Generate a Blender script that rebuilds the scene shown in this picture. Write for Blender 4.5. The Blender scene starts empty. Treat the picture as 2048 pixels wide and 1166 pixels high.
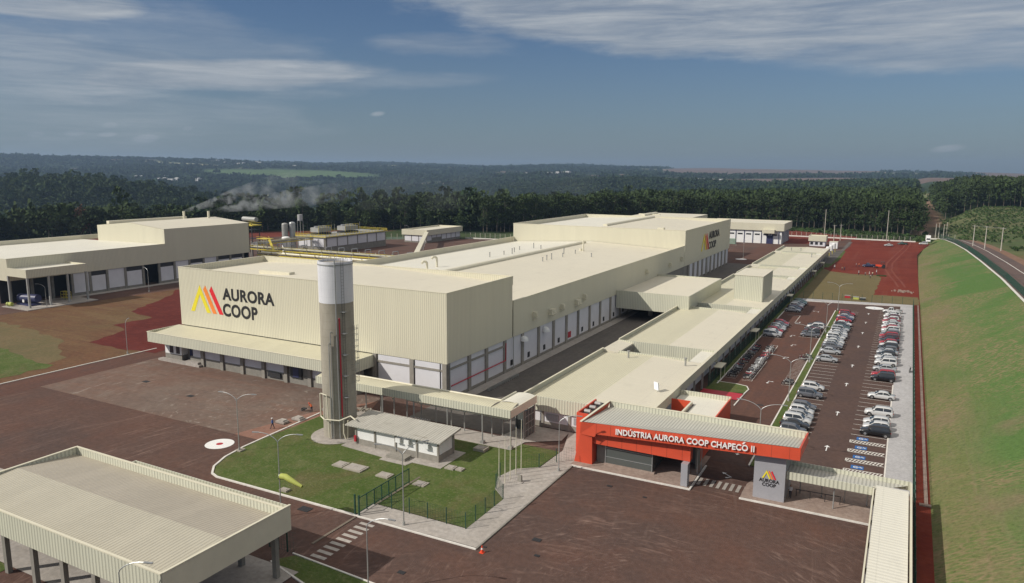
import bpy, bmesh, math, random
import numpy as np
from mathutils import Vector, Matrix
from mathutils.geometry import tessellate_polygon
R = math.radians
random.seed(7)
rng = np.random.default_rng(11)
S = bpy.context.scene
COL = S.collection

# ------------------------------------------------------------------ camera, sky, sun, exposure
HC, YAW, PIT, ROL, FPX = 40.0, 0.492869, 0.163544, 0.00530083, 1469.78
_f = Vector((-math.sin(YAW)*math.cos(PIT), math.cos(YAW)*math.cos(PIT), -math.sin(PIT)))
_r = Vector((math.cos(YAW), math.sin(YAW), 0)); _u = _r.cross(_f)
_r2 = _r*math.cos(ROL)+_u*math.sin(ROL); _u2 = -_r*math.sin(ROL)+_u*math.cos(ROL)
cd = bpy.data.cameras.new('camera'); cam = bpy.data.objects.new('camera', cd); COL.objects.link(cam)
m = Matrix.Identity(4)
for i in range(3):
    m[i][0], m[i][1], m[i][2] = _r2[i], _u2[i], -_f[i]
m[2][3] = HC
cam.matrix_world = m
cd.sensor_fit = 'HORIZONTAL'; cd.sensor_width = 36.0; cd.lens = 36.0*FPX/2048
cd.clip_start = 0.5; cd.clip_end = 40000
S.camera = cam
SUN_EL, SH_AZ = R(36.0), R(47)          # shadows run towards +x +y
sdir = Vector((math.cos(SH_AZ)*math.cos(SUN_EL), math.sin(SH_AZ)*math.cos(SUN_EL), -math.sin(SUN_EL)))
sl = bpy.data.lights.new('sun', 'SUN'); sl.energy = 4.1; sl.angle = R(0.53); sl.color = (1.0, 0.94, 0.85)
so = bpy.data.objects.new('sun', sl); COL.objects.link(so)
so.rotation_euler = sdir.to_track_quat('-Z', 'Y').to_euler()
S.view_settings.view_transform = 'Standard'; S.view_settings.look = 'None'
S.view_settings.gamma = 1.0; S.view_settings.exposure = -0.08; S.view_settings.use_curve_mapping = False

W = bpy.data.worlds.new('World'); S.world = W; W.use_nodes = True
def nodes(nt):
    nt.nodes.clear(); return nt.nodes, nt.links
def N(nt, typ, **k):
    n = nt.nodes.new(typ)
    for a, v in k.items(): setattr(n, a, v)
    return n
def mth(nt, op, a, b=None, c=None, clamp=False):
    n = N(nt, 'ShaderNodeMath', operation=op, use_clamp=clamp)
    for i, v in enumerate((a, b, c)):
        if v is None: continue
        if isinstance(v, (int, float)): n.inputs[i].default_value = v
        else: nt.links.new(v, n.inputs[i])
    return n.outputs[0]
def mixc(nt, f, a, b, mode='MIX'):
    n = N(nt, 'ShaderNodeMix', data_type='RGBA', blend_type=mode)
    for i, v in ((0, f), (6, a), (7, b)):
        if isinstance(v, (int, float)): n.inputs[i].default_value = v
        elif isinstance(v, tuple): n.inputs[i].default_value = (*v[:3], 1)
        else: nt.links.new(v, n.inputs[i])
    return n.outputs[2]
def ramp(nt, fac, stops, interp='LINEAR'):
    n = N(nt, 'ShaderNodeValToRGB'); n.color_ramp.interpolation = interp
    e = n.color_ramp.elements
    while len(e) < len(stops): e.new(0.5)
    for i, (p, c) in enumerate(stops):
        e[i].position = p; e[i].color = (c, c, c, 1) if isinstance(c, (int, float)) else (*c, 1)
    nt.links.new(fac, n.inputs[0]); return n.outputs[0]
def noise(nt, vec, scale, det=4, rough=0.55, dist=0.0):
    n = N(nt, 'ShaderNodeTexNoise'); n.inputs['Scale'].default_value = scale
    n.inputs['Detail'].default_value = det; n.inputs['Roughness'].default_value = rough
    n.inputs['Distortion'].default_value = dist
    if vec is not None: nt.links.new(vec, n.inputs['Vector'])
    return n.outputs['Fac']
def mapping(nt, vec, loc=(0, 0, 0), rot=(0, 0, 0), sc=(1, 1, 1)):
    n = N(nt, 'ShaderNodeMapping'); n.inputs[1].default_value = loc; n.inputs[2].default_value = rot
    n.inputs[3].default_value = sc; nt.links.new(vec, n.inputs[0]); return n.outputs[0]

def build_world():
    nt = W.node_tree; nodes(nt)
    out = N(nt, 'ShaderNodeOutputWorld'); bg = N(nt, 'ShaderNodeBackground')
    sky = N(nt, 'ShaderNodeTexSky', sky_type='NISHITA'); sky.sun_disc = False
    sky.sun_elevation = SUN_EL
    sd = -sdir; sky.sun_rotation = math.atan2(sd.x, sd.y)
    sky.air_density = 1.0; sky.dust_density = 1.2; sky.ozone_density = 2.0; sky.altitude = 600
    geo = N(nt, 'ShaderNodeTexCoord')
    sep = N(nt, 'ShaderNodeSeparateXYZ'); nt.links.new(geo.outputs['Generated'], sep.inputs[0])
    z = mth(nt, 'MAXIMUM', sep.outputs[2], 0.004)
    # direction projected on a high flat layer
    px = mth(nt, 'DIVIDE', sep.outputs[0], z); py = mth(nt, 'DIVIDE', sep.outputs[1], z)
    cb = N(nt, 'ShaderNodeCombineXYZ'); nt.links.new(px, cb.inputs[0]); nt.links.new(py, cb.inputs[1])
    az = mth(nt, 'ARCTAN2', mth(nt, 'MULTIPLY', sep.outputs[0], -1), sep.outputs[1])   # 0 = +y, grows to -x
    el = mth(nt, 'ARCSINE', sep.outputs[2])
    ae = N(nt, 'ShaderNodeCombineXYZ'); nt.links.new(az, ae.inputs[0]); nt.links.new(el, ae.inputs[1])
    wob = noise(nt, mapping(nt, ae.outputs[0], sc=(6, 22, 1)), 1.6, 6, 0.62)
    wob2 = noise(nt, mapping(nt, ae.outputs[0], rot=(0, 0, 0.10), sc=(4, 46, 1)), 1.3, 7, 0.65, 0.4)
    def ell(a0, e0, ra, re, tilt=0.0, soft=0.5, w=1.1):
        da = mth(nt, 'DIVIDE', mth(nt, 'SUBTRACT', az, a0), ra)
        e1 = mth(nt, 'SUBTRACT', mth(nt, 'SUBTRACT', el, e0), mth(nt, 'MULTIPLY', mth(nt, 'SUBTRACT', az, a0), tilt))
        de = mth(nt, 'DIVIDE', e1, re)
        d = mth(nt, 'ADD', mth(nt, 'MULTIPLY', da, da), mth(nt, 'MULTIPLY', de, de))
        d = mth(nt, 'ADD', d, mth(nt, 'MULTIPLY', mth(nt, 'SUBTRACT', wob, 0.5), w*2.2))
        mr = N(nt, 'ShaderNodeMapRange', interpolation_type='SMOOTHSTEP')
        nt.links.new(d, mr.inputs[0]); mr.inputs[1].default_value = 1+soft*0.5; mr.inputs[2].default_value = 1-soft
        return mr.outputs[0]
    def AE(x, y):
        d = _f*FPX+_r2*(x-1024)-_u2*(y-583); d.normalize()
        return math.atan2(-d.x, d.y), math.asin(d.z)
    m_ = None
    def add(v, k):
        nonlocal m_
        t = mth(nt, 'MULTIPLY', v, k)
        m_ = t if m_ is None else mth(nt, 'MAXIMUM', m_, t)
    p = 1/1470.0
    a, e = AE(1560, -30); add(ell(a, e, 720*p, 125*p, 0.03, 0.35, 0.5), 0.95)
    a, e = AE(2050, 60); add(ell(a, e, 420*p, 60*p, 0.0, 0.6, 0.6), 0.8)
    a, e = AE(430, 150); add(ell(a, e, 300*p, 30*p, -0.06, 0.6, 0.7), 1.0)
    a, e = AE(90, 125); add(ell(a, e, 270*p, 75*p, 0.05, 1.0, 1.0), 0.7)
    a, e = AE(60, -2); add(ell(a, e, 175*p, 30*p, 0.0, 0.5, 0.35), 1.0)
    a, e = AE(330, 90); add(ell(a, e, 300*p, 70*p, 0.12, 1.0, 1.4), 0.38)
    a, e = AE(900, 90); add(ell(a, e, 140*p, 22*p, 0.0, 1.0, 1.2), 0.45)
    a, e = AE(720, 160); add(ell(a, e, 260*p, 16*p, -0.03, 1.0, 1.2), 0.35)
    a, e = AE(100, 225); add(ell(a, e, 420*p, 55*p, 0.0, 1.0, 1.0), 0.42)
    for (x, y, w_, h_) in ((292, 277, 26, 9), (220, 250, 18, 7), (150, 265, 22, 8), (215, 268, 20, 6), (72, 268, 16, 6), (755, 228, 14, 5), (1896, 297, 26, 6), (375, 257, 12, 5)):
        a, e = AE(x, y); add(ell(a, e, w_*p, h_*p, -0.1, 0.9, 0.5), 0.6)
    tex = ramp(nt, wob2, [(0.25, 0.55), (0.7, 1.0)])
    cm = mth(nt, 'MULTIPLY', m_, tex)
    # thin veil everywhere low in the sky
    veil = N(nt, 'ShaderNodeMapRange', interpolation_type='SMOOTHSTEP'); nt.links.new(el, veil.inputs[0])
    veil.inputs[1].default_value = 0.20; veil.inputs[2].default_value = -0.02
    vn = mth(nt, 'MULTIPLY', veil.outputs[0], mth(nt, 'ADD', 0.42, mth(nt, 'MULTIPLY', wob2, 0.25)))
    cloudcol = mixc(nt, ramp(nt, wob2, [(0.3, 0.0), (0.75, 1.0)]), (3.3, 3.85, 4.6), (6.2, 6.6, 7.0))
    skyc = mixc(nt, 1.0, sky.outputs[0], SKY_TINT, 'MULTIPLY')
    c1 = mixc(nt, vn, skyc, (2.35, 2.95, 3.45))
    c2 = mixc(nt, cm, c1, cloudcol)
    # unseen bright layer added to fill the shade, from about 18 degrees upwards
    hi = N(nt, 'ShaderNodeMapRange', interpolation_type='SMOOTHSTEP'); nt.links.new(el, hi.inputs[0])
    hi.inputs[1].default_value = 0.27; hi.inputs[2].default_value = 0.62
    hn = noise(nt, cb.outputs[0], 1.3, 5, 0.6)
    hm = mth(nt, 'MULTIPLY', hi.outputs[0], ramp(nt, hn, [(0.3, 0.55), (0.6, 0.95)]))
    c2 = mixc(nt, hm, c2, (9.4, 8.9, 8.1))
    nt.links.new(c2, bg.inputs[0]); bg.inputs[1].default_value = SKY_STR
    nt.links.new(bg.outputs[0], out.inputs[0])
SKY_TINT = (0.55, 0.66, 0.80); SKY_STR = 0.081
build_world()

# ------------------------------------------------------------------ materials
MATS = {}
def newmat(name):
    m = bpy.data.materials.new(name); m.use_nodes = True; nt = m.node_tree; nodes(nt)
    o = N(nt, 'ShaderNodeOutputMaterial'); b = N(nt, 'ShaderNodeBsdfPrincipled')
    nt.links.new(b.outputs[0], o.inputs[0]); MATS[name] = m
    return m, nt, b
def posn(nt):
    return N(nt, 'ShaderNodeNewGeometry').outputs['Position']
def setb(nt, b, col=None, rough=None, metal=None, spec=None):
    if col is not None:
        if isinstance(col, tuple): b.inputs['Base Color'].default_value = (*col, 1)
        else: nt.links.new(col, b.inputs['Base Color'])
    if rough is not None: b.inputs['Roughness'].default_value = rough
    if metal is not None: b.inputs['Metallic'].default_value = metal
    if spec is not None: b.inputs['Specular IOR Level'].default_value = spec
def bump(nt, b, h, dist, strength=1.0):
    n = N(nt, 'ShaderNodeBump'); n.inputs['Strength'].default_value = strength; n.inputs['Distance'].default_value = dist
    nt.links.new(h, n.inputs['Height']); nt.links.new(n.outputs[0], b.inputs['Normal'])
def plain(name, col, rough=0.6, metal=0.0, var=0.12, scale=0.6, bmp=0.0, bs=8.0):
    m, nt, b = newmat(name); p = posn(nt)
    n = noise(nt, p, scale, 5, 0.6)
    dark = tuple(c*(1-var) for c in col); lite = tuple(min(1, c*(1+var)) for c in col)
    setb(nt, b, ramp(nt, n, [(0.3, dark), (0.7, lite)]), rough, metal)
    if bmp: bump(nt, b, noise(nt, p, bs, 4), bmp)
    return m
def ribbed(name, col, period=0.42, depth=0.035, along=None, dirt=0.10, rough=0.45, groove=0.16):
    """profiled metal sheet: vertical ribs on walls; along='X' = coordinate x, 'Y' = coordinate y"""
    m, nt, b = newmat(name)
    g = N(nt, 'ShaderNodeNewGeometry'); sp = N(nt, 'ShaderNodeSeparateXYZ'); nt.links.new(g.outputs['Position'], sp.inputs[0])
    if along == 'X': c = sp.outputs[0]
    elif along == 'Y': c = sp.outputs[1]
    else:
        sn = N(nt, 'ShaderNodeSeparateXYZ'); nt.links.new(g.outputs['True Normal'], sn.inputs[0])
        k = mth(nt, 'GREATER_THAN', mth(nt, 'ABSOLUTE', sn.outputs[0]), mth(nt, 'ABSOLUTE', sn.outputs[1]))
        a1 = mth(nt, 'MULTIPLY', sp.outputs[1], k); a2 = mth(nt, 'MULTIPLY', sp.outputs[0], mth(nt, 'SUBTRACT', 1, k))
        c = mth(nt, 'ADD', a1, a2)
    s = mth(nt, 'SINE', mth(nt, 'MULTIPLY', c, 2*math.pi/period))
    prof = N(nt, 'ShaderNodeMapRange', interpolation_type='SMOOTHSTEP'); nt.links.new(s, prof.inputs[0])
    prof.inputs[1].default_value = -0.75; prof.inputs[2].default_value = 0.1
    st = noise(nt, mapping(nt, g.outputs['Position'], sc=(1.3, 1.3, 0.10)), 0.8, 5, 0.6)
    big = noise(nt, g.outputs['Position'], 0.08, 4, 0.6)
    # sheet-to-sheet tone, one tone per sheet of five ribs
    wn = N(nt, 'ShaderNodeTexWhiteNoise', noise_dimensions='1D'); nt.links.new(mth(nt, 'FLOOR', mth(nt, 'DIVIDE', c, period*5)), wn.inputs['W'])
    v = mth(nt, 'ADD', mth(nt, 'MULTIPLY', st, dirt), mth(nt, 'ADD', mth(nt, 'MULTIPLY', big, dirt*0.8), mth(nt, 'MULTIPLY', wn.outputs[0], dirt*0.35)))
    v = mth(nt, 'SUBTRACT', 1+dirt*0.9, v)
    v = mth(nt, 'MULTIPLY', v, mth(nt, 'ADD', 1-groove, mth(nt, 'MULTIPLY', prof.outputs[0], groove)))
    vc = N(nt, 'ShaderNodeCombineXYZ')
    for i in range(3): nt.links.new(v, vc.inputs[i])
    setb(nt, b, mixc(nt, 1.0, col, vc.outputs[0], 'MULTIPLY'), rough, 0.0)
    bump(nt, b, prof.outputs[0], depth, 1.0)
    return m
CREAM = (0.685, 0.648, 0.50)
ribbed('cladding', CREAM, 0.44, 0.035, None, 0.09, 0.5, 0.17)
ribbed('cladding_fascia', (0.60, 0.595, 0.475), 0.46, 0.035, None, 0.10, 0.5, 0.22)
ribbed('shed_roof', (0.49, 0.455, 0.36), 0.42, 0.03, 'X', 0.16, 0.55, 0.16); ribbed('shed_roof_back', (0.44, 0.395, 0.32), 0.42, 0.03, 'X', 0.18, 0.6, 0.12)  # second sheet is the darker tone of the back slope
ribbed('roof_ribs_x', (0.62, 0.585, 0.43), 0.42, 0.03, 'X', 0.14, 0.5, 0.14)
ribbed('roof_ribs_y', (0.67, 0.625, 0.475), 0.42, 0.03, 'Y', 0.12, 0.5, 0.14)
ribbed('roof_ribs_grey', (0.50, 0.49, 0.43), 0.42, 0.035, 'X', 0.10, 0.5, 0.22)
def roof_membrane(name, col):
    m, nt, b = newmat(name); p = posn(nt)
    a = noise(nt, p, 0.05, 5, 0.6); c = noise(nt, mapping(nt, p, sc=(0.12, 1.4, 1)), 1.0, 4, 0.6)
    v = mth(nt, 'ADD', mth(nt, 'MULTIPLY', a, 0.14), mth(nt, 'MULTIPLY', c, 0.10))
    v = mth(nt, 'SUBTRACT', 1.12, v); vc = N(nt, 'ShaderNodeCombineXYZ')
    sp0 = N(nt, 'ShaderNodeSeparateXYZ'); nt.links.new(p, sp0.inputs[0])
    lap = ramp(nt, mth(nt, 'FRACT', mth(nt, 'DIVIDE', sp0.outputs[0], 8.6)), [(0.0, 0.90), (0.018, 1.0), (1.0, 1.0)])
    lap2 = ramp(nt, mth(nt, 'FRACT', mth(nt, 'DIVIDE', sp0.outputs[1], 12.4)), [(0.0, 0.93), (0.012, 1.0), (1.0, 1.0)])
    stn = ramp(nt, noise(nt, mapping(nt, p, sc=(0.5, 0.12, 1)), 1.0, 6, 0.7), [(0.55, 1.0), (0.75, 0.88)])
    v = mth(nt, 'MULTIPLY', mth(nt, 'MULTIPLY', v, lap), mth(nt, 'MULTIPLY', lap2, stn))
    for i in range(3): nt.links.new(v, vc.inputs[i])
    setb(nt, b, mixc(nt, 1.0, col, vc.outputs[0], 'MULTIPLY'), 0.55)
    sp = N(nt, 'ShaderNodeSeparateXYZ'); nt.links.new(p, sp.inputs[0])
    w = mth(nt, 'SINE', mth(nt, 'MULTIPLY', sp.outputs[1], 2*math.pi/0.6)); bump(nt, b, w, 0.012)
roof_membrane('roof_sheet', (0.655, 0.61, 0.49)); roof_membrane('roof_white', (0.70, 0.675, 0.58))
plain('cream_trim', (0.67, 0.63, 0.49), 0.5, var=0.05)
plain('white_panel', (0.66, 0.655, 0.68), 0.7, var=0.05, scale=0.4, bmp=0.005)
plain('concrete_col', (0.27, 0.25, 0.215), 0.85, var=0.14, scale=1.2, bmp=0.01)
plain('concrete_wall', (0.235, 0.22, 0.19), 0.85, var=0.15, scale=0.8, bmp=0.01)
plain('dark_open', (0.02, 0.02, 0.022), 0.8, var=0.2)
plain('court_floor', (0.10, 0.095, 0.09), 0.9, var=0.2)
plain('steel', (0.42, 0.43, 0.43), 0.4, 0.6, var=0.1)
plain('galv', (0.36, 0.36, 0.34), 0.55, 0.3, var=0.12)
plain('pole_conc', (0.45, 0.42, 0.36), 0.8, var=0.1)
plain('white_paint', (0.78, 0.78, 0.76), 0.55, var=0.05)
plain('kerb_white', (0.66, 0.63, 0.58), 0.8, var=0.14, scale=1.5)
plain('yellow', (0.62, 0.50, 0.06), 0.5, var=0.12)
plain('logo_yellow', (0.80, 0.68, 0.03), 0.5, var=0.03)
plain('logo_orange', (0.86, 0.24, 0.04), 0.5, var=0.03)
plain('logo_red', (0.70, 0.018, 0.03), 0.5, var=0.03)
plain('black', (0.018, 0.017, 0.018), 0.5, var=0.1)
plain('red_paint', (0.42, 0.02, 0.035), 0.5, var=0.1)
plain('orange_panel', (0.60, 0.080, 0.036), 0.45, var=0.09, scale=0.35)
plain('grey_panel', (0.36, 0.36, 0.385), 0.4, 0.1, var=0.04)
plain('navy', (0.03, 0.035, 0.10), 0.5)
plain('green_fence', (0.015, 0.06, 0.04), 0.6)
plain('tyre', (0.016, 0.016, 0.017), 0.85); plain('rim', (0.45, 0.45, 0.46), 0.35, 0.7)
plain('light_lens', (0.75, 0.75, 0.75), 0.15); plain('tail_lens', (0.35, 0.01, 0.01), 0.25)
plain('plastic_dark', (0.03, 0.03, 0.032), 0.55)
plain('skin', (0.33, 0.18, 0.12), 0.6); plain('hair', (0.02, 0.015, 0.012), 0.7)
plain('cloth_dark', (0.03, 0.035, 0.055), 0.85)
plain('sock', (0.42, 0.46, 0.10), 0.7, var=0.08); plain('cone_orange', (0.75, 0.07, 0.02), 0.6)
plain('trunk', (0.16, 0.13, 0.10), 0.9, var=0.3); plain('distant_white', (0.42, 0.42, 0.42), 0.8)
plain('manhole', (0.33, 0.30, 0.25), 0.85, var=0.15, scale=2)
m, nt, b = newmat('glass'); setb(nt, b, (0.035, 0.04, 0.045), 0.08, 0.0, 0.6)
m, nt, b = newmat('shop_glass'); setb(nt, b, (0.09, 0.10, 0.095), 0.12, 0.0, 0.6)
m, nt, b = newmat('car_paint')
oi = N(nt, 'ShaderNodeObjectInfo'); setb(nt, b, oi.outputs['Color'], 0.28, 0.15, 0.6); b.inputs['Coat Weight'].default_value = 0.5
m, nt, b = newmat('cloth_color'); oi = N(nt, 'ShaderNodeObjectInfo'); setb(nt, b, oi.outputs['Color'], 0.85)
# silo concrete, with pour rings
m, nt, b = newmat('silo_concrete'); p = posn(nt); sp = N(nt, 'ShaderNodeSeparateXYZ'); nt.links.new(p, sp.inputs[0])
rg = mth(nt, 'FRACT', mth(nt, 'DIVIDE', sp.outputs[2], 1.2)); rr = ramp(nt, rg, [(0.0, 0.78), (0.06, 1.0), (1.0, 1.0)])
n1 = noise(nt, mapping(nt, p, sc=(0.8, 0.8, 0.25)), 1.5, 6, 0.65)
setb(nt, b, mixc(nt, 1.0, ramp(nt, n1, [(0.3, (0.285, 0.258, 0.207)), (0.7, (0.37, 0.338, 0.275))]), rr, 'MULTIPLY'), 0.9); bump(nt, b, n1, 0.03)
m, nt, b = newmat('silo_white'); n1 = noise(nt, mapping(nt, p_ if False else posn(nt), sc=(1, 1, 0.2)), 1.2, 5)
sp = N(nt, 'ShaderNodeSeparateXYZ'); nt.links.new(posn(nt), sp.inputs[0])
rg = mth(nt, 'FRACT', mth(nt, 'DIVIDE', sp.outputs[2], 1.2)); rr = ramp(nt, rg, [(0.0, 0.86), (0.05, 1.0), (1.0, 1.0)])
setb(nt, b, mixc(nt, 1.0, ramp(nt, n1, [(0.3, (0.60, 0.60, 0.63)), (0.7, (0.69, 0.69, 0.71))]), rr, 'MULTIPLY'), 0.7)
# cement roof of the hut with dark streaks
m, nt, b = newmat('hut_roof'); p = posn(nt)
n1 = noise(nt, mapping(nt, p, sc=(2.5, 0.35, 1)), 1.0, 5, 0.6); n2 = noise(nt, mapping(nt, p, sc=(0.35, 1.0, 1), loc=(3, 0, 0)), 1.0, 5, 0.7)
c = ramp(nt, n1, [(0.3, (0.36, 0.345, 0.30)), (0.7, (0.47, 0.45, 0.395))])
c = mixc(nt, ramp(nt, n2, [(0.60, 0.0), (0.72, 0.55)]), c, (0.16, 0.13, 0.09)); setb(nt, b, c, 0.85)
sp = N(nt, 'ShaderNodeSeparateXYZ'); nt.links.new(p, sp.inputs[0]); bump(nt, b, mth(nt, 'SINE', mth(nt, 'MULTIPLY', sp.outputs[0], 2*math.pi/0.45)), 0.03)

def groundmat(name, cols, sc=0.05, fine=1.2, streak=None, rough=0.9, extra=None, bmp=0.02, bsc=6.0):
    """cols: three base colours mixed by two noises"""
    m, nt, b = newmat(name); p = posn(nt)
    n1 = noise(nt, p, sc, 6, 0.62, 0.6); n2 = noise(nt, p, sc*5, 6, 0.62); n3 = noise(nt, p, fine, 5, 0.6)
    c = mixc(nt, ramp(nt, n1, [(0.38, 0.0), (0.62, 1.0)]), cols[0], cols[1])
    c = mixc(nt, ramp(nt, n2, [(0.45, 0.0), (0.72, 0.8)]), c, cols[2])
    if streak:
        for (rot, sx, sy, amt, col) in streak:
            n4 = noise(nt, mapping(nt, p, rot=(0, 0, rot), sc=(sx, sy, 1)), 1.0, 6, 0.6, 0.8)
            c = mixc(nt, ramp(nt, n4, [(0.52, 0.0), (0.72, amt)]), c, col)
    if extra: c = extra(nt, p, c)
    v = ramp(nt, n3, [(0.25, 0.80), (0.75, 1.18)])
    c = mixc(nt, 1.0, c, v, 'MULTIPLY')
    setb(nt, b, c, rough, 0, 0.10)
    if bmp: bump(nt, b, noise(nt, p, bsc, 4), bmp)
    return m
def swirls(cx, cy, amt, col, per=1.7):
    """tyre arcs: rings round a turning centre, broken up by noise"""
    def f(nt, p, c):
        v = N(nt, 'ShaderNodeVectorMath', operation='SUBTRACT'); nt.links.new(p, v.inputs[0]); v.inputs[1].default_value = (cx, cy, 0)
        ln = N(nt, 'ShaderNodeVectorMath', operation='LENGTH'); nt.links.new(v.outputs[0], ln.inputs[0])
        sp = N(nt, 'ShaderNodeSeparateXYZ'); nt.links.new(v.outputs[0], sp.inputs[0])
        an = mth(nt, 'ARCTAN2', sp.outputs[1], sp.outputs[0])
        cbn = N(nt, 'ShaderNodeCombineXYZ'); nt.links.new(mth(nt, 'MULTIPLY', ln.outputs[1], per), cbn.inputs[0]); nt.links.new(mth(nt, 'MULTIPLY', an, 5), cbn.inputs[1])
        n = noise(nt, cbn.outputs[0], 1.0, 5, 0.65, 0.3)
        br = noise(nt, p, 0.09, 4)
        k = mth(nt, 'MULTIPLY', ramp(nt, n, [(0.56, 0.0), (0.70, amt)]), ramp(nt, br, [(0.42, 0.0), (0.6, 1.0)]))
        return mixc(nt, k, c, col)
    return f
def both(*fs):
    def g(nt, p, c):
        for f in fs: c = f(nt, p, c)
        return c
    return g
def patches(nt, p, c, bank=False):
    """tufts, thin spots and, on the bank, turf rolls laid in rows"""
    n = noise(nt, p, 2.3, 6, 0.75); c = mixc(nt, ramp(nt, n, [(0.52, 0.0), (0.66, 0.5)]), c, (0.20, 0.19, 0.10))
    n = noise(nt, p, 1.1, 5, 0.7); c = mixc(nt, ramp(nt, n, [(0.30, 0.45), (0.44, 0.0)]), c, (0.045, 0.075, 0.02))
    if bank:
        sp = N(nt, 'ShaderNodeSeparateXYZ'); nt.links.new(p, sp.inputs[0])
        gx_ = mth(nt, 'ADD', mth(nt, 'DIVIDE', mth(nt, 'SUBTRACT', sp.outputs[0], 5.5), 10.0), mth(nt, 'MULTIPLY', mth(nt, 'SUBTRACT', noise(nt, p, 0.05, 4), 0.5), 1.6))
        c = mixc(nt, ramp(nt, gx_, [(0.35, 0.0), (1.0, 0.78)]), c, (0.070, 0.150, 0.038))
        v = N(nt, 'ShaderNodeTexVoronoi', feature='DISTANCE_TO_EDGE'); v.inputs['Scale'].default_value = 1.0
        nt.links.new(mapping(nt, p, rot=(0, 0, 0.15), sc=(0.55, 1.5, 0.5)), v.inputs['Vector'])
        big = noise(nt, p, 0.035, 4, 0.6, 0.4)
        k = mth(nt, 'MULTIPLY', ramp(nt, v.outputs['Distance'], [(0.02, 0.8), (0.16, 0.0)]), ramp(nt, big, [(0.46, 0.0), (0.56, 1.0)]))
        c = mixc(nt, k, c, (0.23, 0.17, 0.10))
        b2_ = noise(nt, p, 0.06, 4, 0.55); c = mixc(nt, ramp(nt, b2_, [(0.58, 0.0), (0.70, 0.7)]), c, (0.185, 0.14, 0.09))
    return c
RED1, RED2 = (0.155, 0.062, 0.043), (0.11, 0.05, 0.038)
groundmat('asphalt', [(0.090, 0.061, 0.053), (0.110, 0.066, 0.053), (0.128, 0.068, 0.051)], 0.022, 1.5,
          [(0.25, 0.03, 0.3, 0.22, (0.14, 0.082, 0.062)), (-0.1, 0.3, 0.03, 0.2, (0.078, 0.056, 0.05))],
          extra=both(swirls(-20, 62, 0.5, (0.29, 0.20, 0.165)), swirls(-95, 66, 0.4, (0.18, 0.125, 0.105), 1.1), swirls(-25, 30, 0.5, (0.29, 0.19, 0.155), 0.9), swirls(-8, 48, 0.35, (0.24, 0.17, 0.14), 2.2)))
groundmat('parking_asphalt', [(0.088, 0.060, 0.053), (0.098, 0.064, 0.055), (0.115, 0.072, 0.058)], 0.03, 1.5,
          [(0.0, 0.4, 0.02, 0.25, (0.120, 0.076, 0.062))])
groundmat('parking_red', [(0.105, 0.060, 0.047), (0.120, 0.062, 0.048), (0.095, 0.060, 0.052)], 0.03, 1.5,
          [(0.0, 0.6, 0.02, 0.4, (0.16, 0.08, 0.055))])
groundmat('yard_concrete', [(0.155, 0.115, 0.096), (0.165, 0.103, 0.080), (0.19, 0.148, 0.122)], 0.035, 1.0,
          [(0.5, 0.04, 0.5, 0.5, (0.20, 0.115, 0.085))], extra=both(swirls(-98, 84, 0.8, (0.38, 0.33, 0.28), 1.3), swirls(-112, 80, 0.6, (0.14, 0.115, 0.10), 1.6)))
groundmat('yard_pink', [(0.26, 0.14, 0.108), (0.22, 0.122, 0.09), (0.30, 0.185, 0.145)], 0.08, 1.4)
groundmat('concrete_pave', [(0.40, 0.365, 0.33), (0.35, 0.32, 0.285), (0.44, 0.41, 0.38)], 0.06, 1.8,
          [(0.785, 0.08, 0.9, 0.35, (0.30, 0.265, 0.235))])
groundmat('paver_grey', [(0.43, 0.42, 0.425), (0.40, 0.39, 0.39), (0.47, 0.46, 0.46)], 0.06, 2.5)
groundmat('pave_pink', [(0.32, 0.245, 0.205), (0.29, 0.215, 0.18), (0.35, 0.28, 0.24)], 0.1, 2.0)
groundmat('alley', [(0.14, 0.125, 0.115), (0.12, 0.11, 0.10), (0.16, 0.145, 0.13)], 0.05, 1.4, [(0.0, 0.5, 0.03, 0.5, (0.10, 0.092, 0.085))])
groundmat('lawn', [(0.062, 0.098, 0.022), (0.082, 0.115, 0.03), (0.115, 0.135, 0.048)], 0.06, 3.0,
          [(0.0, 0.35, 0.35, 0.6, (0.15, 0.15, 0.07)), (0.5, 0.12, 0.12, 0.55, (0.135, 0.095, 0.052))], extra=lambda nt, p, c: patches(nt, p, c), bmp=0.06, bsc=4)
groundmat('embank_grass', [(0.150, 0.148, 0.062), (0.100, 0.142, 0.042), (0.165, 0.145, 0.075)], 0.018, 2.2,
          [(0.35, 0.25, 0.015, 0.6, (0.19, 0.145, 0.09)), (0.6, 0.02, 0.12, 0.35, (0.07, 0.125, 0.034)), (-0.4, 0.9, 0.06, 0.55, (0.18, 0.16, 0.09))],
          extra=lambda nt, p, c: patches(nt, p, c, bank=True), bmp=0.10, bsc=2.5)
groundmat('red_soil', [(0.160, 0.031, 0.019), (0.128, 0.026, 0.017), (0.195, 0.046, 0.028)], 0.02, 1.0,
          [(0.0, 0.15, 0.012, 0.5, (0.21, 0.075, 0.052))], bmp=0.08, bsc=2.0)
groundmat('dark_red_soil', [(0.115, 0.026, 0.021), (0.095, 0.022, 0.018), (0.14, 0.034, 0.026)], 0.05, 1.0, bmp=0.08, bsc=2.0)
groundmat('tan_grass', [(0.150, 0.118, 0.058), (0.165, 0.135, 0.066), (0.13, 0.11, 0.052)], 0.04, 1.8, bmp=0.05)
groundmat('brown_soil', [(0.150, 0.080, 0.045), (0.135, 0.090, 0.046), (0.115, 0.058, 0.036)], 0.035, 1.2,
          [(0.3, 0.03, 0.35, 0.6, (0.105, 0.045, 0.032)), (0.5, 0.02, 0.2, 0.6, (0.19, 0.135, 0.07))], bmp=0.06, bsc=2.5)
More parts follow.
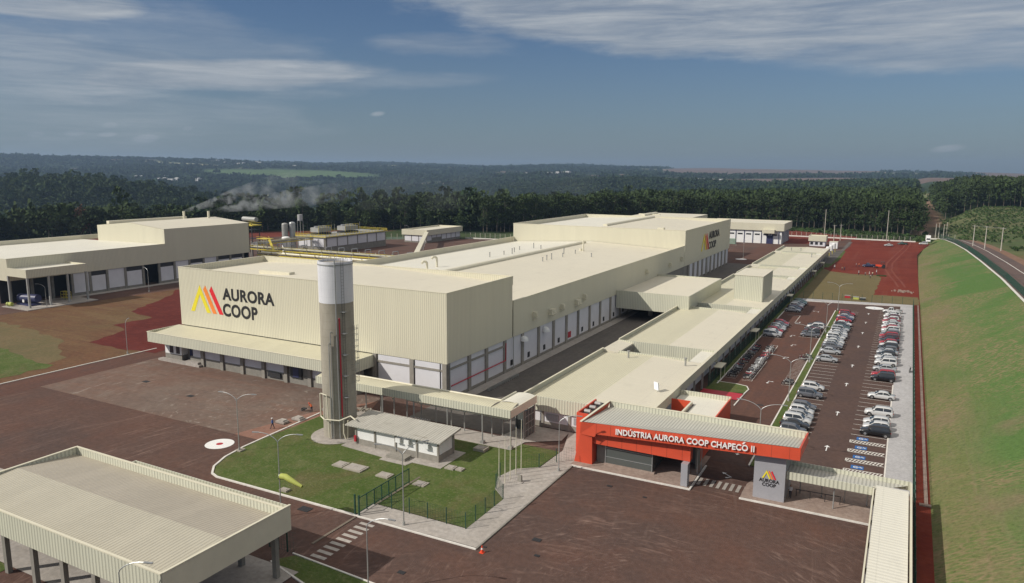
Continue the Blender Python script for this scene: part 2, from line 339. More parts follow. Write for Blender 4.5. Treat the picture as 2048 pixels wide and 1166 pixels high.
groundmat('seeded_soil', [(0.150, 0.118, 0.062), (0.130, 0.110, 0.055), (0.17, 0.125, 0.068)], 0.05, 1.4, [(0.3, 0.03, 0.25, 0.5, (0.19, 0.11, 0.055))])
groundmat('far_road', [(0.13, 0.095, 0.085), (0.11, 0.085, 0.078), (0.15, 0.10, 0.085)], 0.03, 1.0)
groundmat('dirt_verge', [(0.22, 0.13, 0.09), (0.19, 0.11, 0.075), (0.25, 0.17, 0.12)], 0.05, 1.0)
groundmat('wheel_rut', [(0.20, 0.06, 0.043), (0.18, 0.05, 0.037), (0.22, 0.08, 0.055)], 0.05, 1.0)
def foliage(name, dark, lite):
    m, nt, b = newmat(name); p = posn(nt)
    n1 = noise(nt, p, 0.35, 3); n2 = noise(nt, p, 0.012, 4, 0.6)
    c = mixc(nt, ramp(nt, n1, [(0.3, 0.0), (0.7, 1.0)]), dark, lite)
    c = mixc(nt, ramp(nt, n2, [(0.35, 0.0), (0.65, 0.6)]), c, tuple(x*0.6 for x in dark))
    setb(nt, b, c, 0.9, 0, 0.15)
foliage('leaf_dark', (0.040, 0.062, 0.025), (0.066, 0.094, 0.038))
foliage('leaf_mid', (0.042, 0.068, 0.023), (0.072, 0.105, 0.036))
foliage('leaf_far', (0.022, 0.044, 0.020), (0.038, 0.066, 0.028))
foliage('leaf_light', (0.055, 0.105, 0.028), (0.085, 0.135, 0.042))
foliage('leaf_brown', (0.16, 0.085, 0.06), (0.24, 0.14, 0.10))
m, nt, b = newmat('terrain'); p = posn(nt)
at = N(nt, 'ShaderNodeVertexColor', layer_name='col'); n1 = noise(nt, p, 0.02, 6, 0.65); n2 = noise(nt, p, 0.25, 5, 0.6)
c = mixc(nt, 1.0, at.outputs[0], ramp(nt, n1, [(0.3, 0.72), (0.7, 1.3)]), 'MULTIPLY')
c = mixc(nt, 1.0, c, ramp(nt, n2, [(0.3, 0.8), (0.7, 1.2)]), 'MULTIPLY'); setb(nt, b, c, 0.95, 0, 0.1)

# ------------------------------------------------------------------ mesh helpers
def tag(o, label=None, cat=None, group=None, kind=None):
    if label: o['label'] = label
    if cat: o['category'] = cat
    if group: o['group'] = group
    if kind: o['kind'] = kind
    return o
def thing(name, label, cat, loc=(0, 0, 0), group=None, rz=0.0):
    o = bpy.data.objects.new(name, None); COL.objects.link(o); o.empty_display_size = 0.5
    o.location = loc; o.rotation_euler = (0, 0, rz); return tag(o, label, cat, group)
class MB:
    def __init__(s): s.v = []; s.f = []; s.mi = []; s.m = 0; s.sm = False
    def add(s, vs, fs):
        o = len(s.v); s.v += [tuple(v) for v in vs]
        for f in fs: s.f.append(tuple(i+o for i in f)); s.mi.append(s.m)
        return s
    def box(s, x0, x1, y0, y1, z0, z1):
        if x0 > x1: x0, x1 = x1, x0
        if y0 > y1: y0, y1 = y1, y0
        if z0 > z1: z0, z1 = z1, z0
        return s.add([(x0, y0, z0), (x1, y0, z0), (x1, y1, z0), (x0, y1, z0), (x0, y0, z1), (x1, y0, z1), (x1, y1, z1), (x0, y1, z1)],
                     [(0, 3, 2, 1), (4, 5, 6, 7), (0, 1, 5, 4), (1, 2, 6, 5), (2, 3, 7, 6), (3, 0, 4, 7)])
    def hexa(s, p): # 8 points bottom(4, ccw) top(4)
        return s.add(p, [(0, 3, 2, 1), (4, 5, 6, 7), (0, 1, 5, 4), (1, 2, 6, 5), (2, 3, 7, 6), (3, 0, 4, 7)])
    def prism(s, poly, z0, z1):
        n = len(poly); vs = [(x, y, z0) for x, y in poly]+[(x, y, z1) for x, y in poly]
        fs = [tuple(range(n-1, -1, -1)), tuple(range(n, 2*n))]+[(i, (i+1) % n, n+(i+1) % n, n+i) for i in range(n)]
        return s.add(vs, fs)
    def extr(s, poly, axis, a0, a1):
        """poly in the plane normal to axis: axis 'Y' -> (x,z), axis 'X' -> (y,z)"""
        n = len(poly)
        mk = (lambda q, a: (q[0], a, q[1])) if axis == 'Y' else (lambda q, a: (a, q[0], q[1]))
        vs = [mk(q, a0) for q in poly]+[mk(q, a1) for q in poly]
        fs = [tuple(range(n-1, -1, -1)), tuple(range(n, 2*n))]+[(i, (i+1) % n, n+(i+1) % n, n+i) for i in range(n)]
        return s.add(vs, fs)
    def tube(s, p0, p1, r0, r1=None, n=8, cap=True):
        r1 = r0 if r1 is None else r1
        p0, p1 = Vector(p0), Vector(p1); d = (p1-p0).normalized()
        a = d.orthogonal().normalized(); b_ = d.cross(a)
        vs = []
        for p, r in ((p0, r0), (p1, r1)):
            for i in range(n):
                t = 2*math.pi*i/n; vs.append(p+a*(r*math.cos(t))+b_*(r*math.sin(t)))
        fs = [(i, (i+1) % n, n+(i+1) % n, n+i) for i in range(n)]
        if cap: fs += [tuple(range(n-1, -1, -1)), tuple(range(n, 2*n))]
        return s.add(vs, fs)
    def path(s, pts, r, n=8):
        for a, b_ in zip(pts, pts[1:]): s.tube(a, b_, r, n=n)
        return s
    def bar(s, p0, p1, w, h):
        p0, p1 = Vector(p0), Vector(p1); d = (p1-p0).normalized()
        up = Vector((0, 0, 1)) if abs(d.z) < 0.95 else Vector((0, 1, 0))
        a = d.cross(up).normalized()*(w/2); b_ = a.cross(d).normalized()*(h/2)
        vs = [p+sa*a+sb*b_ for p in (p0, p1) for sa, sb in ((-1, -1), (1, -1), (1, 1), (-1, 1))]
        return s.add(vs, [(0, 1, 2, 3), (7, 6, 5, 4), (0, 4, 5, 1), (1, 5, 6, 2), (2, 6, 7, 3), (3, 7, 4, 0)])
    def dome(s, c, r, rz, n=12, k=4, lower=False):
        vs = []; rings = []
        for j in range(k+1):
            t = (math.pi/2)*j/k
            rings.append([(c[0]+r*math.cos(t)*math.cos(2*math.pi*i/n), c[1]+r*math.cos(t)*math.sin(2*math.pi*i/n), c[2]+rz*math.sin(t)) for i in range(n)])
        for q in rings: vs += q
        return s.add(vs, [(j*n+i, j*n+(i+1) % n, (j+1)*n+(i+1) % n, (j+1)*n+i) for j in range(k) for i in range(n)])
    def quad(s, *p): return s.add(p, [tuple(range(len(p)))])
    def build(s, name, mats, parent=None, smooth=False, fix=True):
        me = bpy.data.meshes.new(name)
        off = Vector(parent_loc(parent)) if parent else Vector((0, 0, 0))
        me.from_pydata([(v[0]-off.x, v[1]-off.y, v[2]-off.z) for v in s.v], [], s.f)
        for mn in ([mats] if isinstance(mats, str) else mats): me.materials.append(MATS[mn])
        me.polygons.foreach_set('material_index', s.mi)
        if fix:
            bm = bmesh.new(); bm.from_mesh(me); bmesh.ops.recalc_face_normals(bm, faces=bm.faces); bm.to_mesh(me); bm.free()
        if smooth:
            me.polygons.foreach_set('use_smooth', [True]*len(me.polygons))
        me.update()
        o = bpy.data.objects.new(name, me); COL.objects.link(o)
        if parent: o.parent = parent
        return o
def parent_loc(p):
    l = Vector((0, 0, 0))
    while p: l += p.location; p = p.parent
    return l
def children(o): return [c for c in o.children]
def copy_tree(o, parent=None):
    c = o.copy(); COL.objects.link(c); c.parent = parent
    for ch in list(o.children): copy_tree(ch, c)
    return c
def sheet(name, poly, z, mat, kind='structure', label=None):
    tris = tessellate_polygon([[Vector((x, y, 0)) for x, y in poly]])
    fs = []
    for t in tris:
        (ax, ay), (bx, by), (cx, cy) = (poly[i] for i in t)
        fs.append(tuple(t) if (bx-ax)*(cy-ay)-(by-ay)*(cx-ax) > 0 else tuple(t)[::-1])
    me = bpy.data.meshes.new(name); me.from_pydata([(x, y, z) for x, y in poly], [], fs); me.materials.append(MATS[mat]); me.update()
    o = bpy.data.objects.new(name, me); COL.objects.link(o); o['kind'] = kind
    return o
def jag(poly, amp=0.5, step=2.5, seed=1):
    q = random.Random(seed); out = []
    for i in range(len(poly)):
        a, b_ = Vector(poly[i]), Vector(poly[(i+1) % len(poly)]); n = max(1, int((b_-a).length/step)); d = (b_-a)/n; nr = Vector((-d.y, d.x)).normalized()
        for k in range(n):
            o_ = 0 if k == 0 else q.uniform(-amp, amp); p = a+d*k+nr*o_; out.append((p.x, p.y))
    return out
def rect(x0, x1, y0, y1): return [(x0, y0), (x1, y0), (x1, y1), (x0, y1)]
def arc(cx, cy, r, a0, a1, n=10): return [(cx+r*math.cos(R(a0+(a1-a0)*i/n)), cy+r*math.sin(R(a0+(a1-a0)*i/n))) for i in range(n+1)]
def kerb(name, pts, w=0.25, h=0.14, mat='kerb_white', z=0.0):
    mb = MB(); n = len(pts)
    for i in range(n-1):
        a, b_ = Vector((*pts[i], 0)), Vector((*pts[i+1], 0)); d = (b_-a).normalized(); nr = Vector((-d.y, d.x, 0))*(w/2)
        a = a-d*w*0.2; b_ = b_+d*w*0.2
        q = [a-nr, b_-nr, b_+nr, a+nr]; e = 0.0012*(i % 2)
        mb.hexa([(p.x, p.y, z-0.1) for p in q]+[(p.x, p.y, z+h+e) for p in q])
    o = mb.build(name, mat); o['kind'] = 'structure'; return o
def text_mesh(txt, size, ext, name='letters', off=0.0, space=1.0):
    cu = bpy.data.curves.new('t', 'FONT'); cu.body = txt; cu.size = size; cu.extrude = ext; cu.offset = off
    cu.space_character = space; cu.align_x = 'LEFT'; cu.space_line = 1.0; cu.resolution_u = 4
    o = bpy.data.objects.new('t', cu); COL.objects.link(o)
    dg = bpy.context.evaluated_depsgraph_get(); me = bpy.data.meshes.new_from_object(o.evaluated_get(dg))
    bpy.data.objects.remove(o); me.name = name; return me
def fit_text(txt, corners_origin, xdir, zdir, width, height, ext, mat, parent, name='letters', off=0.0, space=1.0):
    """place text so its bounding box fills width x height from the lower-left origin"""
    me = text_mesh(txt, 1.0, 0.05, name, off, space)
    co = np.zeros(len(me.vertices)*3); me.vertices.foreach_get('co', co); co = co.reshape(-1, 3)
    mn, mx = co.min(0), co.max(0)
    X, Z, O = np.array(xdir, float), np.array(zdir, float), np.array(corners_origin, float)
    Nn = np.cross(X, Z); Nn /= np.linalg.norm(Nn)
    u = (co[:, 0]-mn[0])/(mx[0]-mn[0])*width; v = (co[:, 1]-mn[1])/(mx[1]-mn[1])*height; w = (co[:, 2]-mn[2])/(mx[2]-mn[2])*ext
    P = O+u[:, None]*X+v[:, None]*Z+w[:, None]*Nn - np.array(parent_loc(parent))
    me.vertices.foreach_set('co', P.ravel()); me.materials.clear(); me.materials.append(MATS[mat]); me.update()
    o = bpy.data.objects.new(name, me); COL.objects.link(o); o.parent = parent; return o
# ------------------------------------------------------------------ terrain
def sstep(a, b_, x):
    t = np.clip((x-a)/(b_-a), 0, 1); return t*t*(3-2*t)
def vnoise(x, y, s, seed):
    """smooth value noise"""
    x = x/s; y = y/s; xi = np.floor(x); yi = np.floor(y); fx = x-xi; fy = y-yi
    fx = fx*fx*(3-2*fx); fy = fy*fy*(3-2*fy)
    def h(a, b_): q = np.sin(a*127.1+b_*311.7+seed*74.7)*43758.5453; return q-np.floor(q)
    return (h(xi, yi)*(1-fx)+h(xi+1, yi)*fx)*(1-fy)+(h(xi, yi+1)*(1-fx)+h(xi+1, yi+1)*fx)*fy
EX = [-3000, -900, -520, -430, -400, -330, -245, -167, -100, -35, 8, 30]
EY = [-800, -300, 60, 240, 300, 385, 404, 525, 548, 553, 520, 900]
def ground(X, Y):
    X = np.asarray(X, float); Y = np.asarray(Y, float)
    r = np.hypot(X, Y); phi = np.arctan2(-X, np.maximum(Y, 1)); s = np.clip((phi+0.12)/1.22, 0, 1)
    d = np.maximum(0, Y-np.interp(X, EX, EY))            # metres past the wood's edge
    dep = -46*sstep(0.36, 0.6, s)-6*sstep(0.1, 0.3, s)
    valley = dep*sstep(20, 420, d)
    hills = (24+64*s+40*(vnoise(X, Y, 1300, 1)-0.5)+26*(vnoise(X, Y, 520, 2)-0.5))
    rise = sstep(1500, 5200, r+300*(vnoise(X, Y, 900, 5)-0.5))
    mid = (56*(vnoise(X, Y, 700, 3)-0.5)+14*(vnoise(X, Y, 240, 13)-0.5))*sstep(700, 1700, r)*sstep(0.10, 0.45, s)
    h = valley*(1-rise)+hills*rise*(1-0.25*sstep(6500, 9000, r))+mid*(1-0.6*rise)-26*rise*(1-sstep(4200, 5600, r))*vnoise(X, Y, 800, 19)
    h = h+56*np.exp(-(((X+1120)/260)**2+((Y-640)/230)**2))
    h = h+12*sstep(10, 60, X)*sstep(430, 760, Y)*(1-rise)
    fl = sstep(0, 30, d)                                  # flat under the site
    site = -0.4
    h = h*np.maximum(fl, sstep(24, 50, X))+site*(1-fl)*(1-sstep(24, 50, X))
    right = sstep(24, 34, X)*(1-sstep(520, 640, Y))
    h = h*(1-right)+right*(np.interp(Y, [0, 200, 260, 330, 395, 440, 480, 560], [10.5, 9.2, 7.9, 6.3, 4.3, 3.2, 2.4, 3.5])-0.6+0.03*np.maximum(0, X-60))
    return h
def spacing(lo, hi, c0, c1, fine, growth):
    v = list(np.arange(c0, c1+fine, fine)); st = fine
    a = c0
    while a > lo: st *= growth; a -= st; v.insert(0, a)
    st = fine; a = v[-1]
    while a < hi: st *= growth; a += st; v.append(a)
    return np.array(v)
gx = spacing(-9500, 3500, -520, 120, 10, 1.045); gy = spacing(-400, 9500, -20, 640, 10, 1.04)
GX, GY = np.meshgrid(gx, gy); GZ = ground(GX, GY)
nx, ny = len(gx), len(gy)
me = bpy.data.meshes.new('ground'); V = np.stack([GX, GY, GZ], -1).reshape(-1, 3)
idx = np.arange(nx*ny).reshape(ny, nx); F = np.stack([idx[:-1, :-1], idx[:-1, 1:], idx[1:, 1:], idx[1:, :-1]], -1).reshape(-1, 4)
def fast_mesh(me, V, F, mats, mi=None, smooth=False):
    k = F.shape[1]; me.vertices.add(len(V)); me.vertices.foreach_set('co', V.astype(np.float32).ravel())
    me.loops.add(F.size); me.loops.foreach_set('vertex_index', F.astype(np.int32).ravel())
    me.polygons.add(len(F)); me.polygons.foreach_set('loop_start', np.arange(0, F.size, k, dtype=np.int32))
    for mn in mats: me.materials.append(MATS[mn])
    if mi is not None: me.polygons.foreach_set('material_index', mi.astype(np.int32))
    me.polygons.foreach_set('use_smooth', np.full(len(F), smooth))
    me.update(calc_edges=True); me.validate(); return me
fast_mesh(me, V, F, ['terrain'], smooth=True)
def fields(X, Y):
    """0 wood, 1 pale crop, 2 green crop, 3 ploughed red-brown, 4 clearing"""
    r = np.hypot(X, Y); phi = np.degrees(np.arctan2(-X, np.maximum(Y, 1)))
    k = np.zeros_like(r, int); n = vnoise(X, Y, 260, 9)
    def el(cx, cy, a, b_, rot=0.0):
        c, s_ = math.cos(rot), math.sin(rot); dx, dy = X-cx, Y-cy; u = dx*c+dy*s_; v = -dx*s_+dy*c
        return (u/a)**2+(v/b_)**2 < 0.8+0.5*n
    k[(r > 2300) & (vnoise(X, Y, 330, 21) > 0.80)] = 1
    k[(r > 2600) & (vnoise(X, Y, 420, 31) > 0.84)] = 3
    k[el(-2520, 2560, 400, 330, 0.75)] = 2
    k[(phi > -8) & (phi < 17) & (r > 2500) & (vnoise(X, Y, 700, 41) > 0.32)] = 3
    k[el(-50, 1300, 110, 270)] = 4
    k[el(-2900, 4300, 500, 260, 0.6)] = 1; k[el(-1900, 3900, 330, 200)] = 3
    return k
kf = fields(GX, GY).reshape(-1); X_, Y_ = V[:, 0], V[:, 1]
C = np.tile(np.array([0.030, 0.050, 0.022]), (len(V), 1))
for k, c in ((1, (0.26, 0.25, 0.16)), (2, (0.085, 0.135, 0.055)), (3, (0.145, 0.105, 0.088)), (4, (0.12, 0.15, 0.06))): C[kf == k] = c
d = Y_-np.interp(X_, EX, EY)
nz = vnoise(X_, Y_, 25, 7)
sel = (d < 4) & (X_ < 12) & (Y_ > 20); C[sel] = np.where(nz[sel, None] > 0.35, (0.085, 0.13, 0.04), (0.12, 0.06, 0.035))
sel = (d < 4) & (X_ < -200) & (Y_ > 0) & (d > -90); C[sel] = (0.05, 0.07, 0.03)
sel = (d < 4) & (X_ < -300) & (Y_ > 0) & (d > -120); C[sel] = (0.13, 0.036, 0.026)
sel = (X_ > 8) & (Y_ < 560) & (d < 400); C[sel] = (0.10, 0.125, 0.05)
sel = (X_ > 44) & (Y_ < 480); C[sel] = np.where(nz[sel, None] > 0.5, (0.19, 0.105, 0.06), (0.12, 0.12, 0.055))
sel = (X_ > 20) & (Y_ >= 430) & (Y_ < 740); C[sel] = np.where(vnoise(X_[sel], Y_[sel], 9, 17)[:, None] > 0.5, (0.075, 0.10, 0.04), (0.11, 0.115, 0.055))
sel = (X_ > 6) & (X_ < 17+0.022*(Y_-500)) & (X_ > 7+0.018*(Y_-500)) & (Y_ > 512) & (Y_ < 1500); C[sel] = (0.20, 0.13, 0.09)
ca = me.color_attributes.new('col', 'FLOAT_COLOR', 'POINT'); ca.data.foreach_set('color', np.hstack([C, np.ones((len(C), 1))]).astype(np.float32).ravel())
terr = bpy.data.objects.new('ground', me); COL.objects.link(terr); terr['kind'] = 'structure'

# ---- flat site sheets
sheet('asphalt_yard', [(-332, 20), (3.4, 20), (3.4, 101), (3.4, 488), (-75, 491), (-200, 380), (-262, 350), (-332, 330)], 0.0, 'asphalt')
# cement yard in front of the docks
sheet('concrete_yard', [(-139, 74.4), (-83.3, 74.4), (-83.6, 88), (-78.5, 99.5), (-139, 99.5)], 0.02, 'yard_concrete')
sheet('pink_yard_margin', [(-88, 74.4), (-82.3, 74.4), (-82.3, 88.5), (-76.5, 92), (-79, 98), (-84.5, 89)], 0.035, 'yard_pink')
# left open soil
sheet('brown_field', [(-260, 40), (-147, 40), (-147, 99), (-147, 160), (-214, 162), (-217.5, 112), (-260, 100)], 0.02, 'brown_soil')
sheet('seeded_field', jag([(-230, 40), (-155, 40), (-154, 84), (-156, 89.5), (-171.4, 98.1), (-184, 99.5), (-205, 103), (-230, 98)], 1.6, 3, 5), 0.035, 'seeded_soil')
sheet('left_lawn', jag([(-230, 40), (-150.5, 40), (-150.5, 77), (-152.2, 84.5), (-157, 83.8), (-169, 86), (-177, 87), (-200, 88)], 1.0, 2.5, 6), 0.05, 'lawn')
sheet('dark_red_field', jag([(-143, 101), (-154.2, 99.6), (-165.5, 100.2), (-170.4, 112.6), (-178.6, 114.8), (-178.4, 126.0), (-191.4, 128.8), (-206.6, 153.9), (-213.5, 160), (-205, 172), (-143, 180)], 0.6, 2.5, 7), 0.04, 'dark_red_soil')
kerb('left_kerb', [(-147, 30), (-147, 88), (-146.6, 104)], 0.3, 0.12, 'kerb_white')
sheet('left_road', [(-146.8, 20), (-139, 20), (-139, 102), (-146.6, 104)], 0.012, 'parking_red')
sheet('building_road', [(-218, 60), (-216.5, 150), (-217.5, 215), (-228, 215), (-228, 60)], 0.045, 'asphalt')
sheet('building_pavement', rect(-230, -226.6, 134, 208), 0.10, 'concrete_pave')
# alley between the factory and the annex
sheet('alley', [(-69.5, 94), (-51, 94), (-51, 380), (-69.5, 380)], 0.03, 'alley')
sheet('alley_pavement', rect(-68.2, -65.9, 104, 200), 0.11, 'concrete_pave')
sheet('far_yard', rect(-69.4, -50, 330, 412), 0.045, 'parking_red')
# lawn inside the curved kerb
LAWN = [(-82.6, 74.5), (-82.4, 71.2), (-81.6, 67.4), (-80.2, 64.4), (-78.6, 62.8), (-77.2, 62.3), (-54.3, 62.5), (-54.0, 73.2), (-51.4, 65.8), (-41.1, 65.9), (-41.1, 74.6), (-43.4, 76.6), (-44.8, 79.9), (-44.1, 83.3), (-41.6, 85.5), (-41.4, 88.6), (-43, 91), (-48, 91), (-50, 89), (-56, 87.6), (-77, 88.6), (-82.3, 87.6)]
sheet('lawn', [(-82.6, 74.5), (-82.4, 71.2), (-81.6, 67.4), (-80.2, 64.4), (-78.6, 62.8), (-77.2, 62.3), (-54.3, 62.5), (-54.3, 66.0), (-41.1, 66.0), (-41.1, 74.6), (-43.4, 76.6), (-44.8, 79.9), (-44.1, 83.3), (-41.6, 85.5), (-41.4, 92), (-48, 92), (-50, 89), (-77, 89), (-82.3, 87.8)], 0.06, 'lawn')
kerb('lawn_kerb', [(-83.4, 88), (-82.7, 74.5), (-82.5, 71.2), (-81.8, 67.4), (-80.4, 64.3), (-78.7, 62.6), (-77.2, 62.1), (-54.2, 62.4)], 0.28, 0.15)
PAVE = [(-54.1, 62.4), (-37.9, 62.7), (-37.9, 88.2), (-37.9, 99.9), (-43.5, 99.9), (-41.2, 92.5), (-41.4, 85.5), (-44.1, 83.3), (-44.9, 79.9), (-43.4, 76.5), (-41.0, 74.4), (-41.0, 65.8), (-54.1, 65.8)]
sheet('entrance_pavement', PAVE, 0.12, 'concrete_pave')
kerb('pavement_kerb', [(-54.1, 62.3), (-37.8, 62.5)], 0.22, 0.13); kerb('pavement_kerb', [(-37.8, 62.6), (-37.8, 88.2)], 0.22, 0.13, 'concrete_wall')
sheet('walkway_pavement', [(-78.5, 88.8), (-57.5, 88.9), (-48, 88.9), (-47.5, 92.8), (-43, 96), (-43.4, 99.9), (-50.5, 99.9), (-52, 93.2), (-78.5, 93.6)], 0.10, 'concrete_pave')
sheet('gate_pavement_left', [(-38.2, 88.35), (-21.9, 88.5), (-21.9, 100.5), (-38.2, 100.5)], 0.15, 'pave_pink')
kerb('gate_kerb', [(-37.9, 88.2), (-21.7, 88.35), (-21.7, 97)], 0.24, 0.17)
sheet('gate_pavement_right', [(-15.6, 89.0), (-0.9, 89.1), (3.2, 89.1), (3.2, 99.6), (-14, 99.6), (-15.6, 93.5)], 0.15, 'pave_pink')
kerb('gate_kerb', [(-15.6, 88.85), (3.0, 88.95)], 0.24, 0.17)
# car park
sheet('car_park', rect(-23.4, -0.1, 99.5, 248), 0.02, 'parking_asphalt')
sheet('car_park_lane', [(-29.5, 126), (-23.4, 118), (-16.6, 99.5), (-16.6, 242.6), (-29.5, 244)], 0.035, 'parking_red')
sheet('side_pavement', rect(0.05, 3.3, 99.5, 247.7), 0.13, 'paver_grey')
kerb('side_kerb', [(0.0, 99.6), (0.0, 153)], 0.2, 0.15)
sheet('far_pavement', [(-27.5, 242.9), (3.35, 248.0), (3.3, 251.6), (-27.6, 247.6)], 0.14, 'paver_grey')
kerb('far_kerb', [(-27.5, 242.8), (0, 247.6)], 0.2, 0.16)
sheet('median_grass', [(-16.4, 100), (-15.35, 100), (-15.35, 230), (-16.4, 230)], 0.12, 'lawn')
kerb('median_kerb', [(-16.55, 100), (-16.55, 230.5)], 0.22, 0.16); kerb('median_kerb', [(-15.2, 100), (-15.2, 230.5)], 0.22, 0.16)
kerb('median_kerb', [(-16.4, 192.6), (-21.2, 192.2)], 0.12, 0.05)
kerb('annex_kerb', [(-29.55, 138), (-29.55, 243)], 0.22, 0.15)
sheet('annex_verge', rect(-30.8, -29.6, 133, 345), 0.10, 'lawn')
sheet('island_grass', [(-30.8, 133.3), (-26, 133.3), (-23.9, 133.8), (-23.6, 136.6), (-24.3, 138.6), (-26, 139.2), (-29.8, 139.4)], 0.13, 'lawn')
kerb('island_kerb', [(-29.8, 139.5), (-26, 139.3), (-24.2, 138.7), (-23.5, 136.7), (-23.7, 133.9), (-23.9, 126)], 0.2, 0.16)
sheet('red_carpet', [(-31, 128.2), (-24.0, 129.0), (-23.7, 133.2), (-31, 133.2)], 0.16, 'red_paint')
# red earth beyond the car park
sheet('red_field', [(-30.6, 360), (-29.7, 249.8), (3.4, 251.8), (5.1, 253), (5.2, 409), (8, 440), (12, 478), (5, 486), (-29, 484), (-26.6, 440)], 0.03, 'red_soil')
sheet('tan_field', jag([(-30.7, 248), (3.35, 252), (5.0, 253), (5.0, 268.5), (-8.1, 267.2), (-7.2, 312), (-9, 320), (-18, 319), (-26.5, 323), (-30.7, 335)], 0.35, 3, 8), 0.05, 'tan_grass')
sheet('annex_far_verge', [(-30.7, 335), (-28.2, 336), (-26.3, 372), (-26.8, 410), (-30.7, 412)], 0.06, 'lawn')
sheet('far_red_strip', [(-180, 440), (-50, 440), (-30, 484), (-27, 484), (-27, 505), (-62, 540), (-90, 552), (-180, 500)], 0.02, 'red_soil')
sheet('tank_pavement', [(-35.5, 350), (-28.3, 350), (-27.2, 466), (-29.2, 466), (-29.4, 412), (-35.5, 412)], 0.08, 'alley')
for k, (px_, py_) in enumerate(((0.0, 0), (2.2, 0))):
    pts = [(0.2+px_, 478), (-1.5+px_, 440), (-4.5+px_, 400), (-6.8+px_, 365), (-6.6+px_, 340), (-4.6+px_, 320), (-2.6+px_, 305), (-1.2+px_, 290)]
    l = [(x-0.35, y) for x, y in pts]; r_ = [(x+0.35, y) for x, y in reversed(pts)]
    sheet('wheel_track', l+r_, 0.06+0.002*k, 'wheel_rut')
# road markings
def lines(name, segs, z, w=0.12, mat='kerb_white'):
    mb = MB()
    for (a, b_) in segs:
        a, b_ = Vector((*a, 0)), Vector((*b_, 0)); d = (b_-a).normalized(); nr = Vector((-d.y, d.x, 0))*(w/2)
        mb.quad(*[(p.x, p.y, z) for p in (a-nr, b_-nr, b_+nr, a+nr)])
    o = mb.build(name, mat, fix=False)
    for pl in o.data.polygons: pass
    o['kind'] = 'structure'; return o
BAY = 2.62
segs = [((-5.1, 120.5+BAY*k), (-0.1, 120.55+BAY*k)) for k in range(0, 46)]
lines('parking_bay_lines', segs, 0.05)
segs = [((-15.0, 112.7+BAY*k), (-10.5, 112.8+BAY*k)) for k in range(-1, 46)]
lines('parking_bay_lines', segs, 0.05)
segs = [((-29.3, 184.5+BAY*k), (-24.8, 184.5+BAY*k)) for k in range(0, 8)]+[((-29.3, 221.3+BAY*k), (-24.8, 221.3+BAY*k)) for k in range(0, 9)]
segs += [((-21.4, 188.8+BAY*k), (-16.8, 188.9+BAY*k)) for k in range(0, 7)]
segs += [((-24.5, 205.5), (-24.5, 217)), ((-24.5, 217), (-28, 217))]
lines('parking_bay_lines', segs, 0.06)
segs = [((-18.7, 143.2+1.05*k), (-16.8, 143.2+1.05*k)) for k in range(0, 22)]
segs += [((-25.9, 142.8), (-24.1, 142.8)), ((-24.1, 142.8), (-24.1, 160)), ((-24.2, 166), (-24.3, 176)), ((-24.3, 176), (-26, 176.1))]
segs += [((-29.2, 143.4+1.15*k), (-27.2, 143.4+1.15*k)) for k in range(0, 25)]+[((-25.9, 143.8+1.15*k), (-24.2, 143.8+1.15*k)) for k in range(0, 20)]
lines('motorcycle_bay_lines', segs, 0.06, 0.10)
# accessible bays: hatched strips and blue wheelchair squares
segs = []
for yb in (116.6, 112.5, 108.4, 104.3):
    segs += [((-5.0, yb+1.2), (-0.2, yb+1.3)), ((-5.0, yb), (-0.2, yb+0.1)), ((-5.0, yb), (-5.0, yb+1.2))]
    segs += [((-5.0+0.42*i, yb+0.02), (-4.55+0.42*i, yb+1.2)) for i in range(11)]
lines('access_aisle_hatching', segs, 0.05, 0.17)
plain('blue_paint', (0.02, 0.12, 0.36), 0.7)
for yb in (118.9, 114.8, 110.7, 106.6):
    mb = MB(); mb.quad((-4.2, yb-0.65, 0.05), (-2.6, yb-0.65, 0.05), (-2.6, yb+0.65, 0.05), (-4.2, yb+0.65, 0.05)); mb.m = 1
    c0 = (-3.55, yb)
    ring = [(c0[0]+0.36*math.cos(t), c0[1]+0.36*math.sin(t)) for t in np.linspace(0.7, 5.4, 12)]; rin = [(c0[0]+0.24*math.cos(t), c0[1]+0.24*math.sin(t)) for t in np.linspace(0.7, 5.4, 12)]
    for i in range(11): mb.quad((*ring[i], 0.06), (*ring[i+1], 0.06), (*rin[i+1], 0.06), (*rin[i], 0.06))
    for q in (rect(-3.6, -3.0, yb-0.06, yb+0.06), rect(-3.1, -2.98, yb-0.06, yb+0.32), rect(-3.45, -3.33, yb-0.3, yb+0.05)):
        mb.quad(*[(x, y, 0.064) for x, y in q])
    mb.quad(*[(-2.86+0.13*math.cos(t), yb+0.0+0.13*math.sin(t), 0.062) for t in np.linspace(0, 5.5, 8)])
    o = mb.build('wheelchair_symbol', ['blue_paint', 'white_paint'], fix=False); o['kind'] = 'structure'
def arrow(name, x, y, rot, bend=False, z=0.055):
    k_ = 0.62 if bend else 0.82; mb = MB(); c, s_ = k_*math.cos(rot), k_*math.sin(rot)
    def P(u, v): return (x+u*c-v*s_, y+u*s_+v*c, z)
    mb.quad(P(-0.09, -1.6), P(0.09, -1.6), P(0.09, 0.5), P(-0.09, 0.5)); mb.quad(P(-0.5, 0.5), P(0.5, 0.5), P(0, 1.4))
    if bend: mb.quad(P(-0.9, -1.5), P(-0.09, -1.5), P(-0.09, -1.2), P(-0.9, -1.2)); mb.quad(P(-0.9, -1.75), P(-0.9, -0.95), P(-1.5, -1.35))
    o = mb.build(name, 'white_paint', fix=False); o['kind'] = 'structure'
for y in (229.7, 215.7, 201, 184.3, 165, 149.5, 130.2, 112.4): arrow('lane_arrow', -7.8, y, 0)
